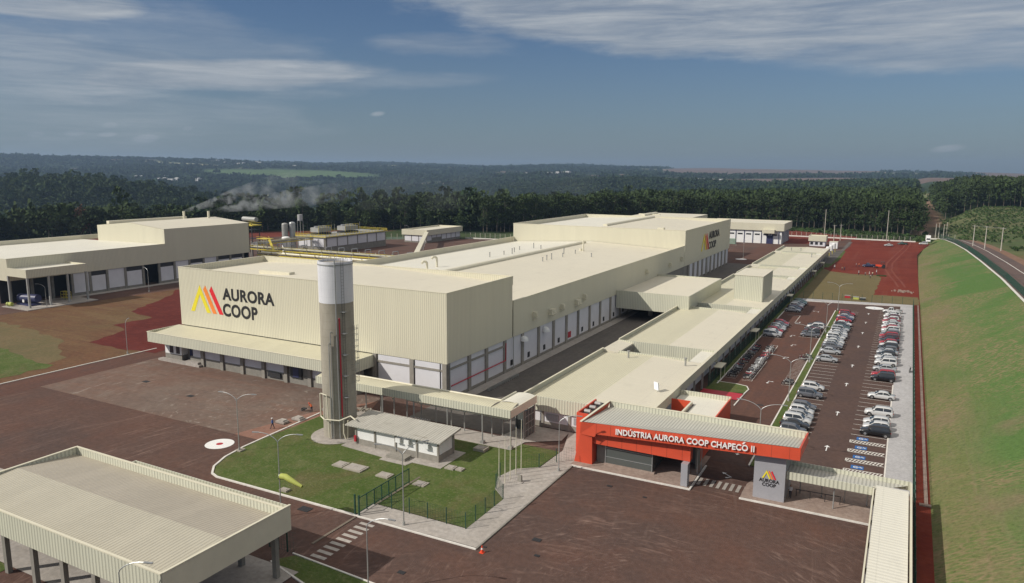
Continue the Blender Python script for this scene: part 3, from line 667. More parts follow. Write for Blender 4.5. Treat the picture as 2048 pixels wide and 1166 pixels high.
for x, y, r_ in ((-21.5, 226.2, 1.5), (-23.4, 206.9, 0), (-23.1, 188.6, 3.1), (-21.5, 178.1, 3.1), (-21.3, 164.9, 3.1), (-21.2, 143.6, 3.1)): arrow('lane_arrow', x, y, r_, True, 0.07)
for x, y, r_ in ((-18.6, 95.5, 0.9), (-18.8, 104, 3.1)): arrow('lane_arrow', x, y, r_, True, 0.05)
# zebra crossings
segs = [((-52.55+0.02*k, 61.3-1.0*k), (-50.6+0.02*k, 61.3-1.0*k)) for k in range(0, 10)]
lines('zebra_crossing', segs, 0.02, 0.5, 'concrete_pave')
segs = [((-21.2+0.82*k, 90.5), (-21.2+0.82*k, 92.8)) for k in range(0, 8)]
lines('zebra_crossing', segs, 0.04, 0.42, 'concrete_pave')
def disc(name, x, y, r_, mats, z, rc=0.4):
    mb = MB(); n = 40
    o_ = [(x+r_*math.cos(2*math.pi*i/n), y+r_*math.sin(2*math.pi*i/n)) for i in range(n)]; q = [(x+rc*math.cos(2*math.pi*i/n), y+rc*math.sin(2*math.pi*i/n)) for i in range(n)]
    for i in range(n): mb.quad((*o_[i], z), (*o_[(i+1) % n], z), (*q[(i+1) % n], z), (*q[i], z))
    mb.m = 1; mb.quad(*[(*p, z) for p in q])
    o = mb.build(name, mats, fix=False); o['kind'] = 'structure'
disc('painted_circle', -86.6, 70.5, 2.05, ['white_paint', 'red_paint'], 0.03, 0.5)
disc('painted_circle', -6.7, 240.7, 2.5, ['white_paint', 'blue_paint'], 0.05, 0.3)
disc('painted_circle', -66.5, 347, 2.5, ['white_paint', 'red_paint'], 0.07, 0.3)
# bottom edge: grass strip, kerbs, concrete under the open shed
sheet('shed_slab', [(-110, 36.8), (-51, 36.8), (-51, 50), (-110, 50)], 0.10, 'concrete_pave')
sheet('shed_lawn', [(-110, 26), (-77.2, 26), (-77.2, 36.8), (-110, 36.8)], 0.05, 'lawn')
sheet('roadside_grass', [(-55.2, 50.4), (-42.5, 47.2), (-41.8, 52.0), (-53.7, 52.3)], 0.05, 'lawn')
kerb('roadside_kerb', [(-55, 50.2), (-41, 46.6)], 0.2, 0.14); kerb('roadside_kerb', [(-54.2, 52.5), (-41, 51.9)], 0.18, 0.12)
# embankment rising on the right
CY = [-20, 60, 120, 165, 206, 262, 328, 394, 439, 470, 486]
CX = [27, 26.5, 26.2, 26.0, 25.5, 26.0, 25.0, 24.0, 21.5, 18.5, 15.0]
CZ = [12, 11.3, 10.9, 10.5, 10.0, 8.5, 7.0, 5.0, 4.0, 3.2, 2.6]
TXx = [5.2, 5.2, 5.2, 5.2, 5.2, 5.2, 5.2, 5.6, 8.0, 11.5, 13.0]
ys = np.arange(-20, 487, 2.2); mb = MB(); K = 12; vs = []
for y in ys:
    cx, cz, tx = np.interp(y, CY, CX), np.interp(y, CY, CZ), np.interp(y, CY, TXx)
    for k in range(K+1):
        t = k/K; zz = cz*(t**0.92)+0.22*(float(vnoise(np.array([tx+(cx-tx)*t]), np.array([y]), 7.0, 3)[0])-0.5)*math.sin(math.pi*t)
        vs.append((tx+(cx-tx)*t, y, 0.02+zz))
n_ = K+1
mb.add(vs, [(i*n_+k, i*n_+k+1, (i+1)*n_+k+1, (i+1)*n_+k) for i in range(len(ys)-1) for k in range(K)])
o = mb.build('embankment', 'embank_grass', smooth=True); o['kind'] = 'structure'
def strip3d(name, offs, mat, dz=0.06, y0=-20, y1=486, xs=CX):
    mb = MB(); yy = np.arange(y0, y1+1, 4.0); vs = []
    for y in yy:
        for o_ in offs: vs.append((np.interp(y, CY, xs)+o_, y, np.interp(y, CY, CZ)+dz))
    mb.add(vs, [(i*2, i*2+1, (i+1)*2+1, (i+1)*2) for i in range(len(yy)-1)])
    o = mb.build(name, mat); o['kind'] = 'structure'; return o
strip3d('crest_gutter', (-0.1, 0.6), 'kerb_white', 0.14)
strip3d('verge', (0.6, 4.5), 'far_road', 0.03); strip3d('upper_road', (4.5, 12.5), 'far_road', 0.08); strip3d('upper_kerb', (8.3, 8.6), 'kerb_white', 0.10)
strip3d('upper_verge', (12.5, 16.5), 'dirt_verge', 0.02)
sheet('toe_ditch', [(3.5, 40), (5.3, 40), (5.3, 260), (3.5, 252)], 0.04, 'red_soil')
mb = MB(); mb.box(4.55, 4.95, 98, 252, 0.0, 0.12); mb.box(4.0, 5.3, 97.4, 98.0, 0.0, 0.2)
o = mb.build('toe_gutter', 'pave_pink'); o['kind'] = 'structure'
kerb('toe_kerb', [(3.55, 99), (3.55, 252)], 0.2, 0.16)

# ------------------------------------------------------------------ main factory building
XR, XL, YF = -68.2, -136.6, 103.4
fb = thing('factory_building', 'long cream factory with stepped block roofs, white base panels and the big painted logo', 'factory', ((XR+XL)/2, YF+110, 0))
def block(x0, x1, y0, y1, zb, zt, ze, zr, mat='cladding', roofm=('roof_sheet', 'roof_white'), t=0.25, sides='FBLR'):
    """parapet shell with a low gable roof inside; ridge along y"""
    def one(nm, mt, *q): m_ = MB(); m_.box(*q); m_.build(nm, mt, fb)
    if 'F' in sides: one('wall_cladding', mat, x0, x1, y0, y0+t, zb, zt)
    if 'B' in sides: one('wall_cladding', mat, x0, x1, y1-t, y1, ze-0.4, zt)
    if 'L' in sides: one('wall_cladding', mat, x0, x0+t, y0+t, y1-t, zb, zt)
    if 'R' in sides: one('wall_cladding', mat, x1-t, x1, y0+t, y1-t, zb, zt)
    cx = (x0+x1)/2
    mb = MB(); mb.quad((cx, y0+t, zr), (x1-t, y0+t, ze), (x1-t, y1-t, ze), (cx, y1-t, zr)); mb.build('roof', roofm[0], fb)
    mb = MB(); mb.quad((x0+t, y0+t, ze), (cx, y0+t, zr), (cx, y1-t, zr), (x0+t, y1-t, ze)); mb.build('roof', roofm[1], fb)
    c = 0.18
    if 'F' in sides: one('parapet_cap', 'cream_trim', x0-c+.1, x1+c-.1, y0-0.06, y0+t+0.05, zt, zt+0.10)
    if 'L' in sides: one('parapet_cap', 'cream_trim', x0-0.06, x0+t+0.05, y0+t+0.05, y1, zt, zt+0.10)
    if 'R' in sides: one('parapet_cap', 'cream_trim', x1-t-0.05, x1+0.06, y0+t+0.05, y1, zt, zt+0.10)
    if 'B' in sides: one('parapet_cap', 'cream_trim', x0+t+.06, x1-t-.06, y1-t-0.05, y1+0.02, zt+0.01, zt+0.11)
ZB = 6.8
block(XL, XR, YF, 127.4, ZB, 19.2, 17.9, 19.05, roofm=('roof_sheet', 'roof_sheet'), sides='FBLR')
block(XL, XR, 127.41, 255.2, ZB, 14.15, 12.4, 14.0, sides='LR')
block(XL+0.02, XR, 255.2, 328.6, ZB, 19.4, 17.9, 19.1, roofm=('roof_sheet', 'roof_white'), sides='FBLR')
mb = MB(); mb.box(-114, -85.5, 328.7, 358, 6.8, 19.4); mb.box(-113.9, -103.6, 340, 341.0, 19.4, 19.9); mb.build('wall_cladding', 'cladding', fb)
mb = MB(); mb.box(-114.1, -85.4, 328.65, 358.1, 19.402, 19.46); mb.build('roof', 'roof_sheet', fb)
for (x, y0, y1, z) in ((-103.5, 135, 248, 13.9), (-102.4, 266, 326, 19.0), (-108.5, 330, 350, 19.46)):
    mb = MB(); mb.extr([(x-0.9, z-0.3), (x-0.9, z+0.55), (x-0.5, z+0.85), (x+0.5, z+0.85), (x+0.9, z+0.55), (x+0.9, z-0.3)], 'Y', y0, y1)
    mb.build('ridge_vent', 'cream_trim', fb)
mb = MB(); mb.box(-118, -109.5, 108.5, 110.0, 18.3, 19.3); mb.build('roof_duct', 'cream_trim', fb)
for (x, y) in ((-112.8, 195.4), (-112, 203), (-112.6, 211.1), (-110.4, 205.5), (-114.8, 219), (-109, 223.5), (-113, 226), (-93.7, 193.4), (-93.9, 196.6), (-93.6, 199.3), (-93.4, 207), (-96, 213.6), (-93.5, 217), (-86.6, 213.8)):
    z = 12.4+1.6*(1-abs(x+102.4)/34); h = random.choice((1.1, 1.4, 1.7)); mb = MB(); mb.tube((x, y, z-0.3), (x, y, z+h), 0.16); mb.tube((x, y, z+h), (x, y, z+h+0.15), 0.24); mb.build('roof_stack', 'galv', fb)
x, y = -94.2, 225.2; mb = MB(); mb.tube((x, y, 12), (x, y, 17.2), 0.3); mb.tube((x-1.2, y+.8, 12.8), (x-1.2, y+.8, 14.4), 0.5); mb.build('roof_stack', 'cream_trim', fb)
for (x, y, h) in ((-112.1, 160.7, 2.2), (-113.9, 168.0, 2.6), (-104.5, 112.5, 0.0)):
    if h == 0: continue
    mb = MB(); z = 13.3; mb.path([(x, y, z-0.4), (x, y, z+h), (x-0.2, y-0.5, z+h+0.45), (x-0.5, y-1.1, z+h+0.4), (x-0.6, y-1.5, z+h)], 0.32, 10); mb.build('gooseneck_vent', 'cream_trim', fb)
mb = MB(); mb.box(-80.5, -78.2, 262, 264, 18.0, 19.6); mb.build('roof_hatch', 'cream_trim', fb)
# base wall of the right side: concrete frame with white panels and openings
ys_ = [104.0, 111.0, 117.2, 124.4, 132.0, 139.6, 147.2, 154.3, 161.2, 168.5, 175.6, 183.0, 190.4, 197.6, 204.8]
mb = MB(); mb.box(XR-0.9, XR-0.5, YF, 328.4, 0, ZB); mb.box(XL+0.4, XR-0.9, YF+0.3, YF+0.7, 0, ZB); mb.box(XL+0.2, XL+0.6, YF+.7, 328, 0, ZB); mb.box(XL+.6, XR-0.9, 327.8, 328.3, 0, ZB); mb.build('base_wall', 'concrete_wall', fb)
for i, y in enumerate(ys_):
    mb = MB(); mb.box(XR-0.5, XR-0.02, y-0.45, y+0.45, 0, ZB+0.2); mb.build('pillar', 'concrete_col', fb)
for i, (a, b_) in enumerate(zip(ys_, ys_[1:])):
    mb = MB()
    zt = ZB if i >= 3 else 5.4
    mb.box(XR-0.5, XR-0.3, a+0.46, b_-0.46, 0.55, zt); p_ = mb.build('wall_panel', 'white_panel', fb)
    mb = MB(); mb.box(XR-0.5, XR-0.2, a+0.46, b_-0.46, 0.0, 0.5); mb.build('base_beam', 'concrete_col', fb)
    if i < 3: mb = MB(); mb.box(XR-0.5, XR-0.1, a+0.46, b_-0.46, 5.42, 5.75); mb.build('upper_beam', 'concrete_col', fb)
    if i < 3:
        mb = MB(); mb.box(XR-0.5, XR-0.32, a+0.46, b_-0.46, 5.77, ZB-0.02); mb.build('wall_panel', 'white_panel', fb)
    elif i != 7:
        yc = a+2.6 if i < 8 else a+2.4
        mb = MB(); mb.box(XR-0.3, XR-0.2, yc, yc+0.9, 1.0, 2.1); mb.build('hatch_window', 'dark_open', p_)
    else:
        mb = MB(); mb.box(XR-0.3, XR-0.2, a+1.2, a+2.8, 1.0, 2.4); mb.build('hatch_window', 'red_paint', p_)
# louvre bays further back
for k in range(10):
    y = 262+6.6*k
    mb = MB(); mb.box(XR-0.5, XR-0.02, y-0.9, y+0.9, 0, ZB+.2); mb.build('pillar', 'concrete_col', fb)
    mb = MB(); mb.box(XR-0.5, XR-0.3, y+0.91, y+5.69, 0.5, ZB); mb.build('wall_panel', 'white_panel', fb)
mb = MB(); mb.path([(XR+0.05, 104.6, 2.6), (XR+0.05, 124.4, 2.7)], 0.11); mb.path([(XR+0.05, 124.4, 2.7), (XR+0.05, 124.5, 6.2)], 0.11); mb.build('fire_pipe', 'red_paint', fb)
for y in (131.9, 142.2):
    mb = MB(); mb.dome((XR+0.4, y, 5.2), 0.8, 1.0); mb.tube((XR-0.2, y, 5.7), (XR+0.5, y, 5.7), 0.55, n=12); mb.build('vent_hood', 'white_paint', fb, smooth=True)
for (y, z, s_) in ((145.1, 9.3, 1), (150.6, 9.5, 0), (159.5, 9.2, 1), (163.6, 9.9, 0), (136.6, 10.0, 0), (211.9, 10.3, 0), (236.1, 9.8, 0), (250.5, 10.3, 0)):
    mb = MB(); w_ = 2.2 if s_ else 0.7
    mb.box(XR, XR+0.9, y-w_/2, y+w_/2, z-0.5, z+0.5); mb.box(XR, XR+1.1, y-w_/2-0.2, y+w_/2+0.2, z-0.62, z-0.52); mb.tube((XR+0.9, y, z), (XR+1.0, y, z), 0.36, n=12)
    mb.bar((XR+1.0, y-w_/2, z-0.6), (XR+0.02, y-w_/2, z-1.4), 0.06, 0.06); mb.bar((XR+1.0, y+w_/2, z-0.6), (XR+0.02, y+w_/2, z-1.4), 0.06, 0.06)
    mb.build('wall_fan_unit', 'cream_trim', fb)
for (x, y) in ((XR+0.09, 104.1), (XR+0.09, 127.6), (XR+0.09, 161.2), (XR+0.09, 204.8), (XR+0.09, 254.9), (XR+0.09, 290)):
    mb = MB(); mb.tube((x, y, 0.2), (x, y, 6.9), 0.09); mb.build('downpipe', 'galv', fb)
mb = MB(); mb.tube((-69.6, YF-0.1, 0.3), (-69.6, YF-0.1, 6.8), 0.07); mb.build('downpipe', 'plastic_dark', fb)
# front base wall right of the canopy
for (x0, x1) in ((-83.2, -76.2), (-75.0, -69.0)):
    mb = MB(); mb.box(x0, x1, YF-0.02, YF+0.3, 0.5, 5.3); mb.build('wall_panel', 'white_panel', fb)
    mb = MB(); mb.box(x0, x1, YF-0.02, YF+0.3, 5.7, 6.7); mb.build('wall_panel', 'white_panel', fb)
mb = MB()
for x in (-84.0, -75.6, -68.65): mb.box(x-0.45, x+0.43, YF-0.25, YF+0.3, 0, 6.79)
mb.box(-83.5, -69.1, YF-0.12, YF+0.28, 5.31, 5.69); mb.box(-83.5, -69.1, YF-0.1, YF+0.28, 0, 0.49); mb.build('base_frame', 'concrete_col', fb)
# loading dock canopy and wall
CYF = 95.7
mb = MB(); mb.hexa([(-137.4, CYF+0.2, 5.7), (-84.3, CYF+0.2, 5.7), (-84.3, YF-0.05, 6.3), (-137.4, YF-0.05, 6.3), (-137.4, CYF+0.2, 6.0), (-84.3, CYF+0.2, 6.0), (-84.3, YF-0.05, 6.65), (-137.4, YF-0.05, 6.65)])
mb.build('canopy_roof', 'roof_ribs_x', fb)
mb = MB(); mb.box(-137.5, -84.2, CYF, CYF+0.18, 4.4, 6.45); mb.box(-137.6, -137.42, CYF+0.18, YF-0.05, 4.4, 6.6); mb.box(-84.28, -84.1, CYF+0.18, YF-0.05, 4.4, 6.6); mb.build('canopy_fascia', 'cladding_fascia', fb)
mb = MB(); mb.box(-137.7, -84.0, CYF-0.05, CYF+0.25, 6.452, 6.52); mb.build('parapet_cap', 'cream_trim', fb)
DY = 98.8
mb = MB(); mb.box(-136.4, -131.2, DY, DY+4.4, 0, 1.5); mb.box(-128.6, -84.6, DY, DY+4.4, 0, 1.7); mb.box(-131.2, -128.6, DY+1.5, DY+4.4, 0, 4.6); mb.build('dock_base', 'concrete_wall', fb)
mb = MB(); mb.box(-137.2, -124.6, DY-1.2, DY-0.01, 0, 0.45); mb.box(-128.9, -125.2, DY-1.0, DY-0.01, 0.45, 0.9); mb.build('dock_step', 'concrete_pave', fb)
mb = MB(); mb.box(-136.4, -131.2, DY+0.02, DY+4.3, 1.51, 4.6); mb.build('wall_panel', 'white_paint', fb)
for x0 in (-134.9, -132.9):
    mb = MB(); mb.box(x0, x0+1.1, DY-0.03, DY+0.1, 1.7, 4.5); mb.build('dock_window', 'glass', fb)
xs_ = [-124.6, -118.9, -113.2, -107.4, -101.5, -95.5, -89.6, -84.9]
for x in xs_[:-1]:
    mb = MB(); mb.box(x-0.4, x+0.4, DY-0.35, DY+0.3, 0, 4.6); mb.build('pillar', 'concrete_col', fb)
for i, (a, b_) in enumerate(zip([-128.2]+xs_, xs_)):
    if i in (5, 7):
        mb = MB(); mb.box(a+0.45, b_-0.45, DY+0.1, DY+3, 1.71, 4.6); mb.build('wall_panel', 'concrete_wall', fb)
        mb = MB(); mb.box(a+1.2, a+4.0, DY-0.25, DY+0.1, 1.2, 4.3); d_ = mb.build('dock_door', 'plastic_dark', fb)
        mb = MB(); mb.box(a+1.9, a+3.3, DY-0.3, DY-0.25, 1.4, 3.9); mb.build('door_leaf', 'navy', d_)
    else:
        mb = MB(); mb.box(a+0.45, b_-0.45, DY+0.05, DY+3, 1.71, 4.6); mb.build('wall_panel', 'white_panel', fb)
mb = MB(); mb.box(-106.2, -102.9, DY-0.35, DY-0.02, 0.6, 1.5); mb.build('dock_bumper', 'plastic_dark', fb)
mb = MB(); mb.box(-130.5, -129.3, DY+1.4, DY+1.5, 0.2, 3.0); mb.build('dock_door', 'navy', fb)
# painted logo on the front
def logo_shapes(parent, P, polys):
    for nm, mat, poly in polys:
        mb = MB(); mb.add([P(u, v, 0.0) for u, v in poly]+[P(u, v, 0.06) for u, v in poly],
            [tuple(range(len(poly)))[::-1], tuple(range(len(poly), 2*len(poly)))]+[(i, (i+1) % len(poly), len(poly)+(i+1) % len(poly), len(poly)+i) for i in range(len(poly))])
        mb.build(nm, mat, parent)
LG = [('yellow_peak', 'logo_yellow', [(0, 0), (1.2, 0), (3.03, 3.75), (5.0, 0.0), (6.15, 0.0), (3.15, 5.75)]),
      ('orange_stripe', 'logo_orange', [(4.2, 4.9), (6.8, 0), (7.95, 0), (4.87, 5.78)]), ('red_stripe', 'logo_red', [(6.05, 4.8), (8.75, 0), (9.95, 0), (6.75, 5.78)])]
lg = thing('wall_logo', 'x', 'x', (-128, YF, 13)); del lg['label']; del lg['category']
lg.parent = fb; lg.location = Vector((-128, YF, 13))-fb.location
logo_shapes(lg, lambda u, v, w: (-133.28+u, YF-0.02-w*0.3, 10.08+v), LG)
fit_text('AURORA', (-123.35, YF-0.03, 13.28), (1, 0, 0), (0, 0, 1), 14.7, 2.55, 0.02, 'black', lg, off=0.034, space=1.06)
fit_text('COOP', (-123.45, YF-0.03, 9.85), (1, 0, 0), (0, 0, 1), 10.0, 2.75, 0.02, 'black', lg, off=0.034, space=1.06)
lg = bpy.data.objects.new('wall_logo', None); COL.objects.link(lg); lg.parent = fb; lg.location = Vector((XR, 290, 13))-fb.location
k_ = 1.13
logo_shapes(lg, lambda u, v, w: (XR+0.08+w, 278.0+u*1.25, 9.95+v*k_*0.98), LG)
fit_text('AURORA', (XR+0.1, 289.6, 13.75), (0, 1, 0), (0, 0, 1), 17.6, 2.9, 0.06, 'black', lg, off=0.022, space=1.06)
fit_text('COOP', (XR+0.1, 289.4, 9.75), (0, 1, 0), (0, 0, 1), 12.6, 2.9, 0.06, 'black', lg, off=0.022, space=1.06)

# ------------------------------------------------------------------ connector bridge between factory and annex
cn = thing('link_building', 'cream bridge block joining the factory wall to the long annex over the alley', 'building', (-58, 205, 0))
mb = MB(); mb.box(XR+0.02, -48.3, 186.9, 187.1, 3.2, 8.0); mb.box(-48.5, -48.3, 187.1, 224, 3.2, 8.0); mb.box(XR+.02, -48.5, 223.8, 224, 3.2, 8); mb.build('wall_cladding', 'cladding_fascia', cn)
mb = MB(); mb.quad((XR+0.02, 187.1, 7.3), (-48.5, 187.1, 7.95), (-48.5, 223.8, 7.95), (XR+0.02, 223.8, 7.3)); mb.build('roof', 'roof_sheet', cn)
mb = MB(); mb.box(XR+0.02, -48.5, 187.1, 223.8, 3.2, 3.5); mb.build('soffit', 'concrete_wall', cn)
mb = MB(); mb.box(-62, -61, 196, 197, 0, 3.2); mb.box(-53, -52, 190, 191, 0, 3.2); mb.build('pillar', 'concrete_col', cn)
# ------------------------------------------------------------------ long annex beside the car park
AX0, AX1, AY0 = -51.6, -31.0, 99.9
an = thing('annex_building', 'long low cream annex with small roof courts and dark colonnade facing the car park', 'building', (-41, 230, 0))
SEG = [(99.9, 134.5), (143.5, 189.4), (196.0, 257.5), (262.5, 286), (291, 341), (346, 372)]
for i, (a, b_) in enumerate(SEG):
    mb = MB(); mb.quad((AX0+0.2, a+0.2, 4.35), (-41, a+0.2, 4.85), (-41, b_-0.2, 4.85), (AX0+0.2, b_-0.2, 4.35)); mb.build('roof', 'roof_ribs_y' if False else 'roof_ribs_x', an)
    mb = MB(); mb.quad((-41, a+0.2, 4.85), (AX1-0.3, a+0.2, 4.45), (AX1-0.3, b_-0.2, 4.45), (-41, b_-0.2, 4.85)); mb.build('roof', 'roof_sheet', an)
    h = 5.0
    mb = MB(); mb.box(AX0, AX0+0.2, a+0.2, b_, 2.75, h+0.15); mb.build('parapet', 'cladding_fascia', an)
    mb = MB(); mb.box(AX0-0.03, AX1, a, a+0.2, 2.75, h); mb.build('parapet', 'cladding_fascia', an)
    mb = MB(); mb.box(AX0, AX0+0.3, a+0.21, b_, h+.152, h+.24); mb.build('parapet_cap', 'cream_trim', an)
mb = MB(); mb.box(AX1-0.3, AX1, AY0+0.2, 372, 3.4, 4.95); mb.build('fascia', 'cladding_fascia', an)
mb = MB(); mb.box(AX1-0.45, AX1+0.08, AY0+.2, 372.1, 4.952, 5.05); mb.build('gutter', 'cream_trim', an)
for (a, b_) in zip([s_[1] for s_ in SEG[:-1]], [s_[0] for s_ in SEG[1:]]):
    mb = MB(); mb.hexa([(AX0, a, 4.3), (-48.4, a, 4.3), (-48.4, b_, 4.3), (AX0, b_, 4.3), (AX0, a, 4.95), (-48.4, a, 4.55), (-48.4, b_, 4.55), (AX0, b_, 4.95)]); mb.build('link_roof', 'roof_sheet', an)
    mb = MB(); mb.box(-34.2, AX1-0.31, a, b_, 4.2, 4.62); mb.build('link_roof', 'roof_white', an)
    mb = MB(); mb.box(-48.4, -48.2, a, b_, 0.1, 4.3); mb.build('court_wall', 'concrete_wall', an)
    mb = MB(); mb.box(-34.4, -34.2, a, b_, 0.1, 4.2); mb.build('court_wall', 'concrete_wall', an)
    mb = MB(); mb.box(-48.2, -34.4, b_-0.05, b_-0.01, 2.0, 4.99); mb.build('court_parapet', 'cladding_fascia', an)
    mb = MB(); mb.box(-48.2, -34.4, a, b_-.06, 0.08, 0.12); mb.build('court_floor', 'court_floor', an)
    mb = MB(); mb.box(-48.2, -34.4, b_-.3, b_-0.06, 0.12, 1.95); mb.build('court_wall', 'white_panel', an)
    mb = MB(); mb.box(-48.2, -34.4, a-.2, a-0.02, 0.12, 5.03); mb.build('court_parapet', 'cladding_fascia', an)
mb = MB(); mb.box(AX0+0.1, AX0+0.4, AY0+.5, 372, 0, 2.74); mb.box(-33.2, -33.0, AY0+0.5, 372, 0, 4.3); mb.box(AX0+0.5, -38.0, AY0+0.35, AY0+0.6, 1.0, 2.74); mb.box(AX0+.4, -33.2, 371.6, 371.9, 0, 4.4); mb.build('wall', 'white_panel', an)
mb = MB(); mb.box(AX0+0.5, -38.0, AY0+0.3, AY0+0.62, 0.1, 0.99)
mb.build('base_beam', 'concrete_col', an)
for x in (-51.0, -48.2, -43.6): 
    mb = MB(); mb.box(x-0.2, x+0.2, AY0+0.2, AY0+0.6, 0.1, 2.74); mb.build('pillar', 'concrete_col', an)
for x in (-47.6, -42.9):
    mb = MB(); mb.box(x, x+2.2, AY0+0.28, AY0+0.33, 1.25, 2.35); w_ = mb.build('window', 'galv', an)
    mb = MB()
    for k in range(5): mb.box(x+0.1+0.42*k, x+0.42+0.42*k, AY0+0.26, AY0+0.275, 1.32, 2.28)
    mb.build('pane', 'grey_panel', w_)
for k in range(46):
    y = 104+5.85*k
    mb = MB(); mb.box(AX1-0.45, AX1-0.15, y-0.15, y+0.15, 0, 3.4); mb.build('column', 'galv' if k % 3 else 'concrete_col', an)
for y in (141, 178, 236, 300, 330):
    mb = MB(); mb.box(AX1-0.1, AX1+1.5, y, y+4.2, 2.3, 2.45); mb.tube((AX1+1.3, y+0.3, 0), (AX1+1.3, y+0.3, 2.3), 0.06); mb.tube((AX1+1.3, y+3.9, 0), (AX1+1.3, y+3.9, 2.3), 0.06); mb.build('porch_canopy', 'cream_trim', an)
mb = MB(); mb.box(-41.2, -33.6, 207.8, 223.8, 4.6, 11.6); mb.build('roof_box', 'cladding_fascia', an)
mb = MB(); mb.box(-41.35, -33.45, 207.65, 223.95, 11.602, 11.72); mb.build('roof_box_cap', 'roof_sheet', an)
for (x, y) in ((-45.5, 352), (-41.5, 352), (-34.5, 330), (-45, 131), (-34, 131)):
    mb = MB(); mb.tube((x, y, 4.4), (x, y, 5.9), 0.18); mb.tube((x, y, 5.9), (x, y, 6.1), 0.3); mb.build('roof_stack', 'galv', an)
mb = MB(); mb.hexa([(-34.2, 112.9, 4.9), (-33.4, 112.5, 4.9), (-33.3, 112.7, 4.9), (-34.1, 113.1, 4.9), (-34.5, 113.4, 6.0), (-33.7, 113.0, 6.0), (-33.6, 113.2, 6.0), (-34.4, 113.6, 6.0)]); mb.tube((-33.8, 113, 4.4), (-33.8, 113, 5.2), 0.05); mb.build('satellite_dish', 'white_paint', an)

# ------------------------------------------------------------------ covered walkway from dock to annex
wk = thing('covered_walkway', 'arched cream walkway roof on thin posts turning a corner into the annex', 'walkway', (-65, 91, 0))
def arch(mb, x0, x1, y0, y1, z, rise=0.45, n=6, axis='X'):
    for i in range(n):
        t0, t1 = i/n, (i+1)/n; h0, h1 = z+rise*math.sin(math.pi*(0.12+0.76*t0)), z+rise*math.sin(math.pi*(0.12+0.76*t1))
        if axis == 'X': mb.quad((x0, y0+(y1-y0)*t0, h0), (x1, y0+(y1-y0)*t0, h0), (x1, y0+(y1-y0)*t1, h1), (x0, y0+(y1-y0)*t1, h1))
        else: mb.quad((x0+(x1-x0)*t0, y0, h0), (x0+(x1-x0)*t1, y0, h1), (x0+(x1-x0)*t1, y1, h1), (x0+(x1-x0)*t0, y1, h0))
mb = MB(); arch(mb, -85.0, -51.45, 89.25, 92.6, 5.72, 0.35); mb.quad((-51.45, 89.25, 5.85), (-48.1, 89.25, 5.85), (-48.6, 92.6, 6.07), (-51.45, 92.6, 5.86)); mb.build('roof', 'roof_ribs_x', wk, fix=False)
mb = MB(); arch(mb, -51.45, -48.1, 92.3, 97.5, 5.72, 0.4, axis='Y'); mb.build('roof', 'roof_white', wk, fix=False)
mb = MB(); mb.box(-85, -48.0, 89.1, 89.22, 4.75, 5.95); mb.build('fascia', 'cladding_fascia', wk)
mb = MB(); mb.box(-48.1, -47.98, 89.23, 97.6, 4.75, 5.95); mb.build('fascia', 'cream_trim', wk)
mb = MB(); mb.tube((-85, 92.75, 5.95), (-51.5, 92.75, 5.95), 0.16); mb.tube((-51.5, 92.7, 6.0), (-51.5, 97.4, 6.0), 0.16); mb.build('gutter', 'cream_trim', wk)
PX = [-80.2, -77.2, -74.1, -71.4, -68.8, -66.0, -63.2, -60.3, -57.9, -53.0]
for x in PX:
    mb = MB(); mb.tube((x, 92.5, 0), (x, 92.5, 5.8), 0.10, n=8); mb.build('post', 'galv', wk)
for x in (-83.5, -77.5, -71.3, -65.2, -59.0, -52.85, -47.95-0.15):
    mb = MB(); mb.tube((x, 89.4, 0), (x, 89.4, 5.8), 0.11, n=8); mb.box(x-0.3, x+0.3, 89.1, 89.7, 0.1, 0.5); mb.build('post', 'galv', wk)
for (x, y) in ((-48.2, 93.6), (-51.4, 97.2), (-48.2, 97.2), (-51.7, 93.5)):
    mb = MB(); mb.tube((x, y, 0), (x, y, 5.8), 0.10, n=8); mb.build('post', 'galv', wk)
mb = MB(); mb.path([(-70, 90.2, 4.0), (-69.5, 90.2, 4.5), (-68.2, 90.2, 4.5), (-65, 90.3, 4.1), (-49, 90.4, 4.1)], 0.10); mb.build('pipe', 'cream_trim', wk)
# glazed lobby at the walkway's end
lb = thing('glazed_lobby', 'small dark glazed shelter under the end of the walkway roof', 'shelter', (-49.5, 98, 0))
mb = MB(); mb.box(-48.3, -48.2, 94, 97.4, 0.15, 4.4); mb.box(-51.4, -48.3, 97.3, 97.4, 0.15, 3.4); mb.build('glass_wall', 'shop_glass', lb)
mb = MB()
for z in (1.2, 2.3, 3.4): mb.box(-48.2, -48.14, 94, 97.4, z, z+0.07)
for y in (94, 95.1, 96.2, 97.33): mb.box(-48.2, -48.13, y, y+0.07, 0.15, 4.4)
mb.build('frame', 'galv', lb)

# ------------------------------------------------------------------ gatehouse
gh = thing('gatehouse', 'orange-red gatehouse portal with white letters above its driveway', 'gatehouse', (-25, 92, 0))
FY = 88.9
def gz(x): return 6.27+(7.75-6.27)*(x+37.0)/28.0
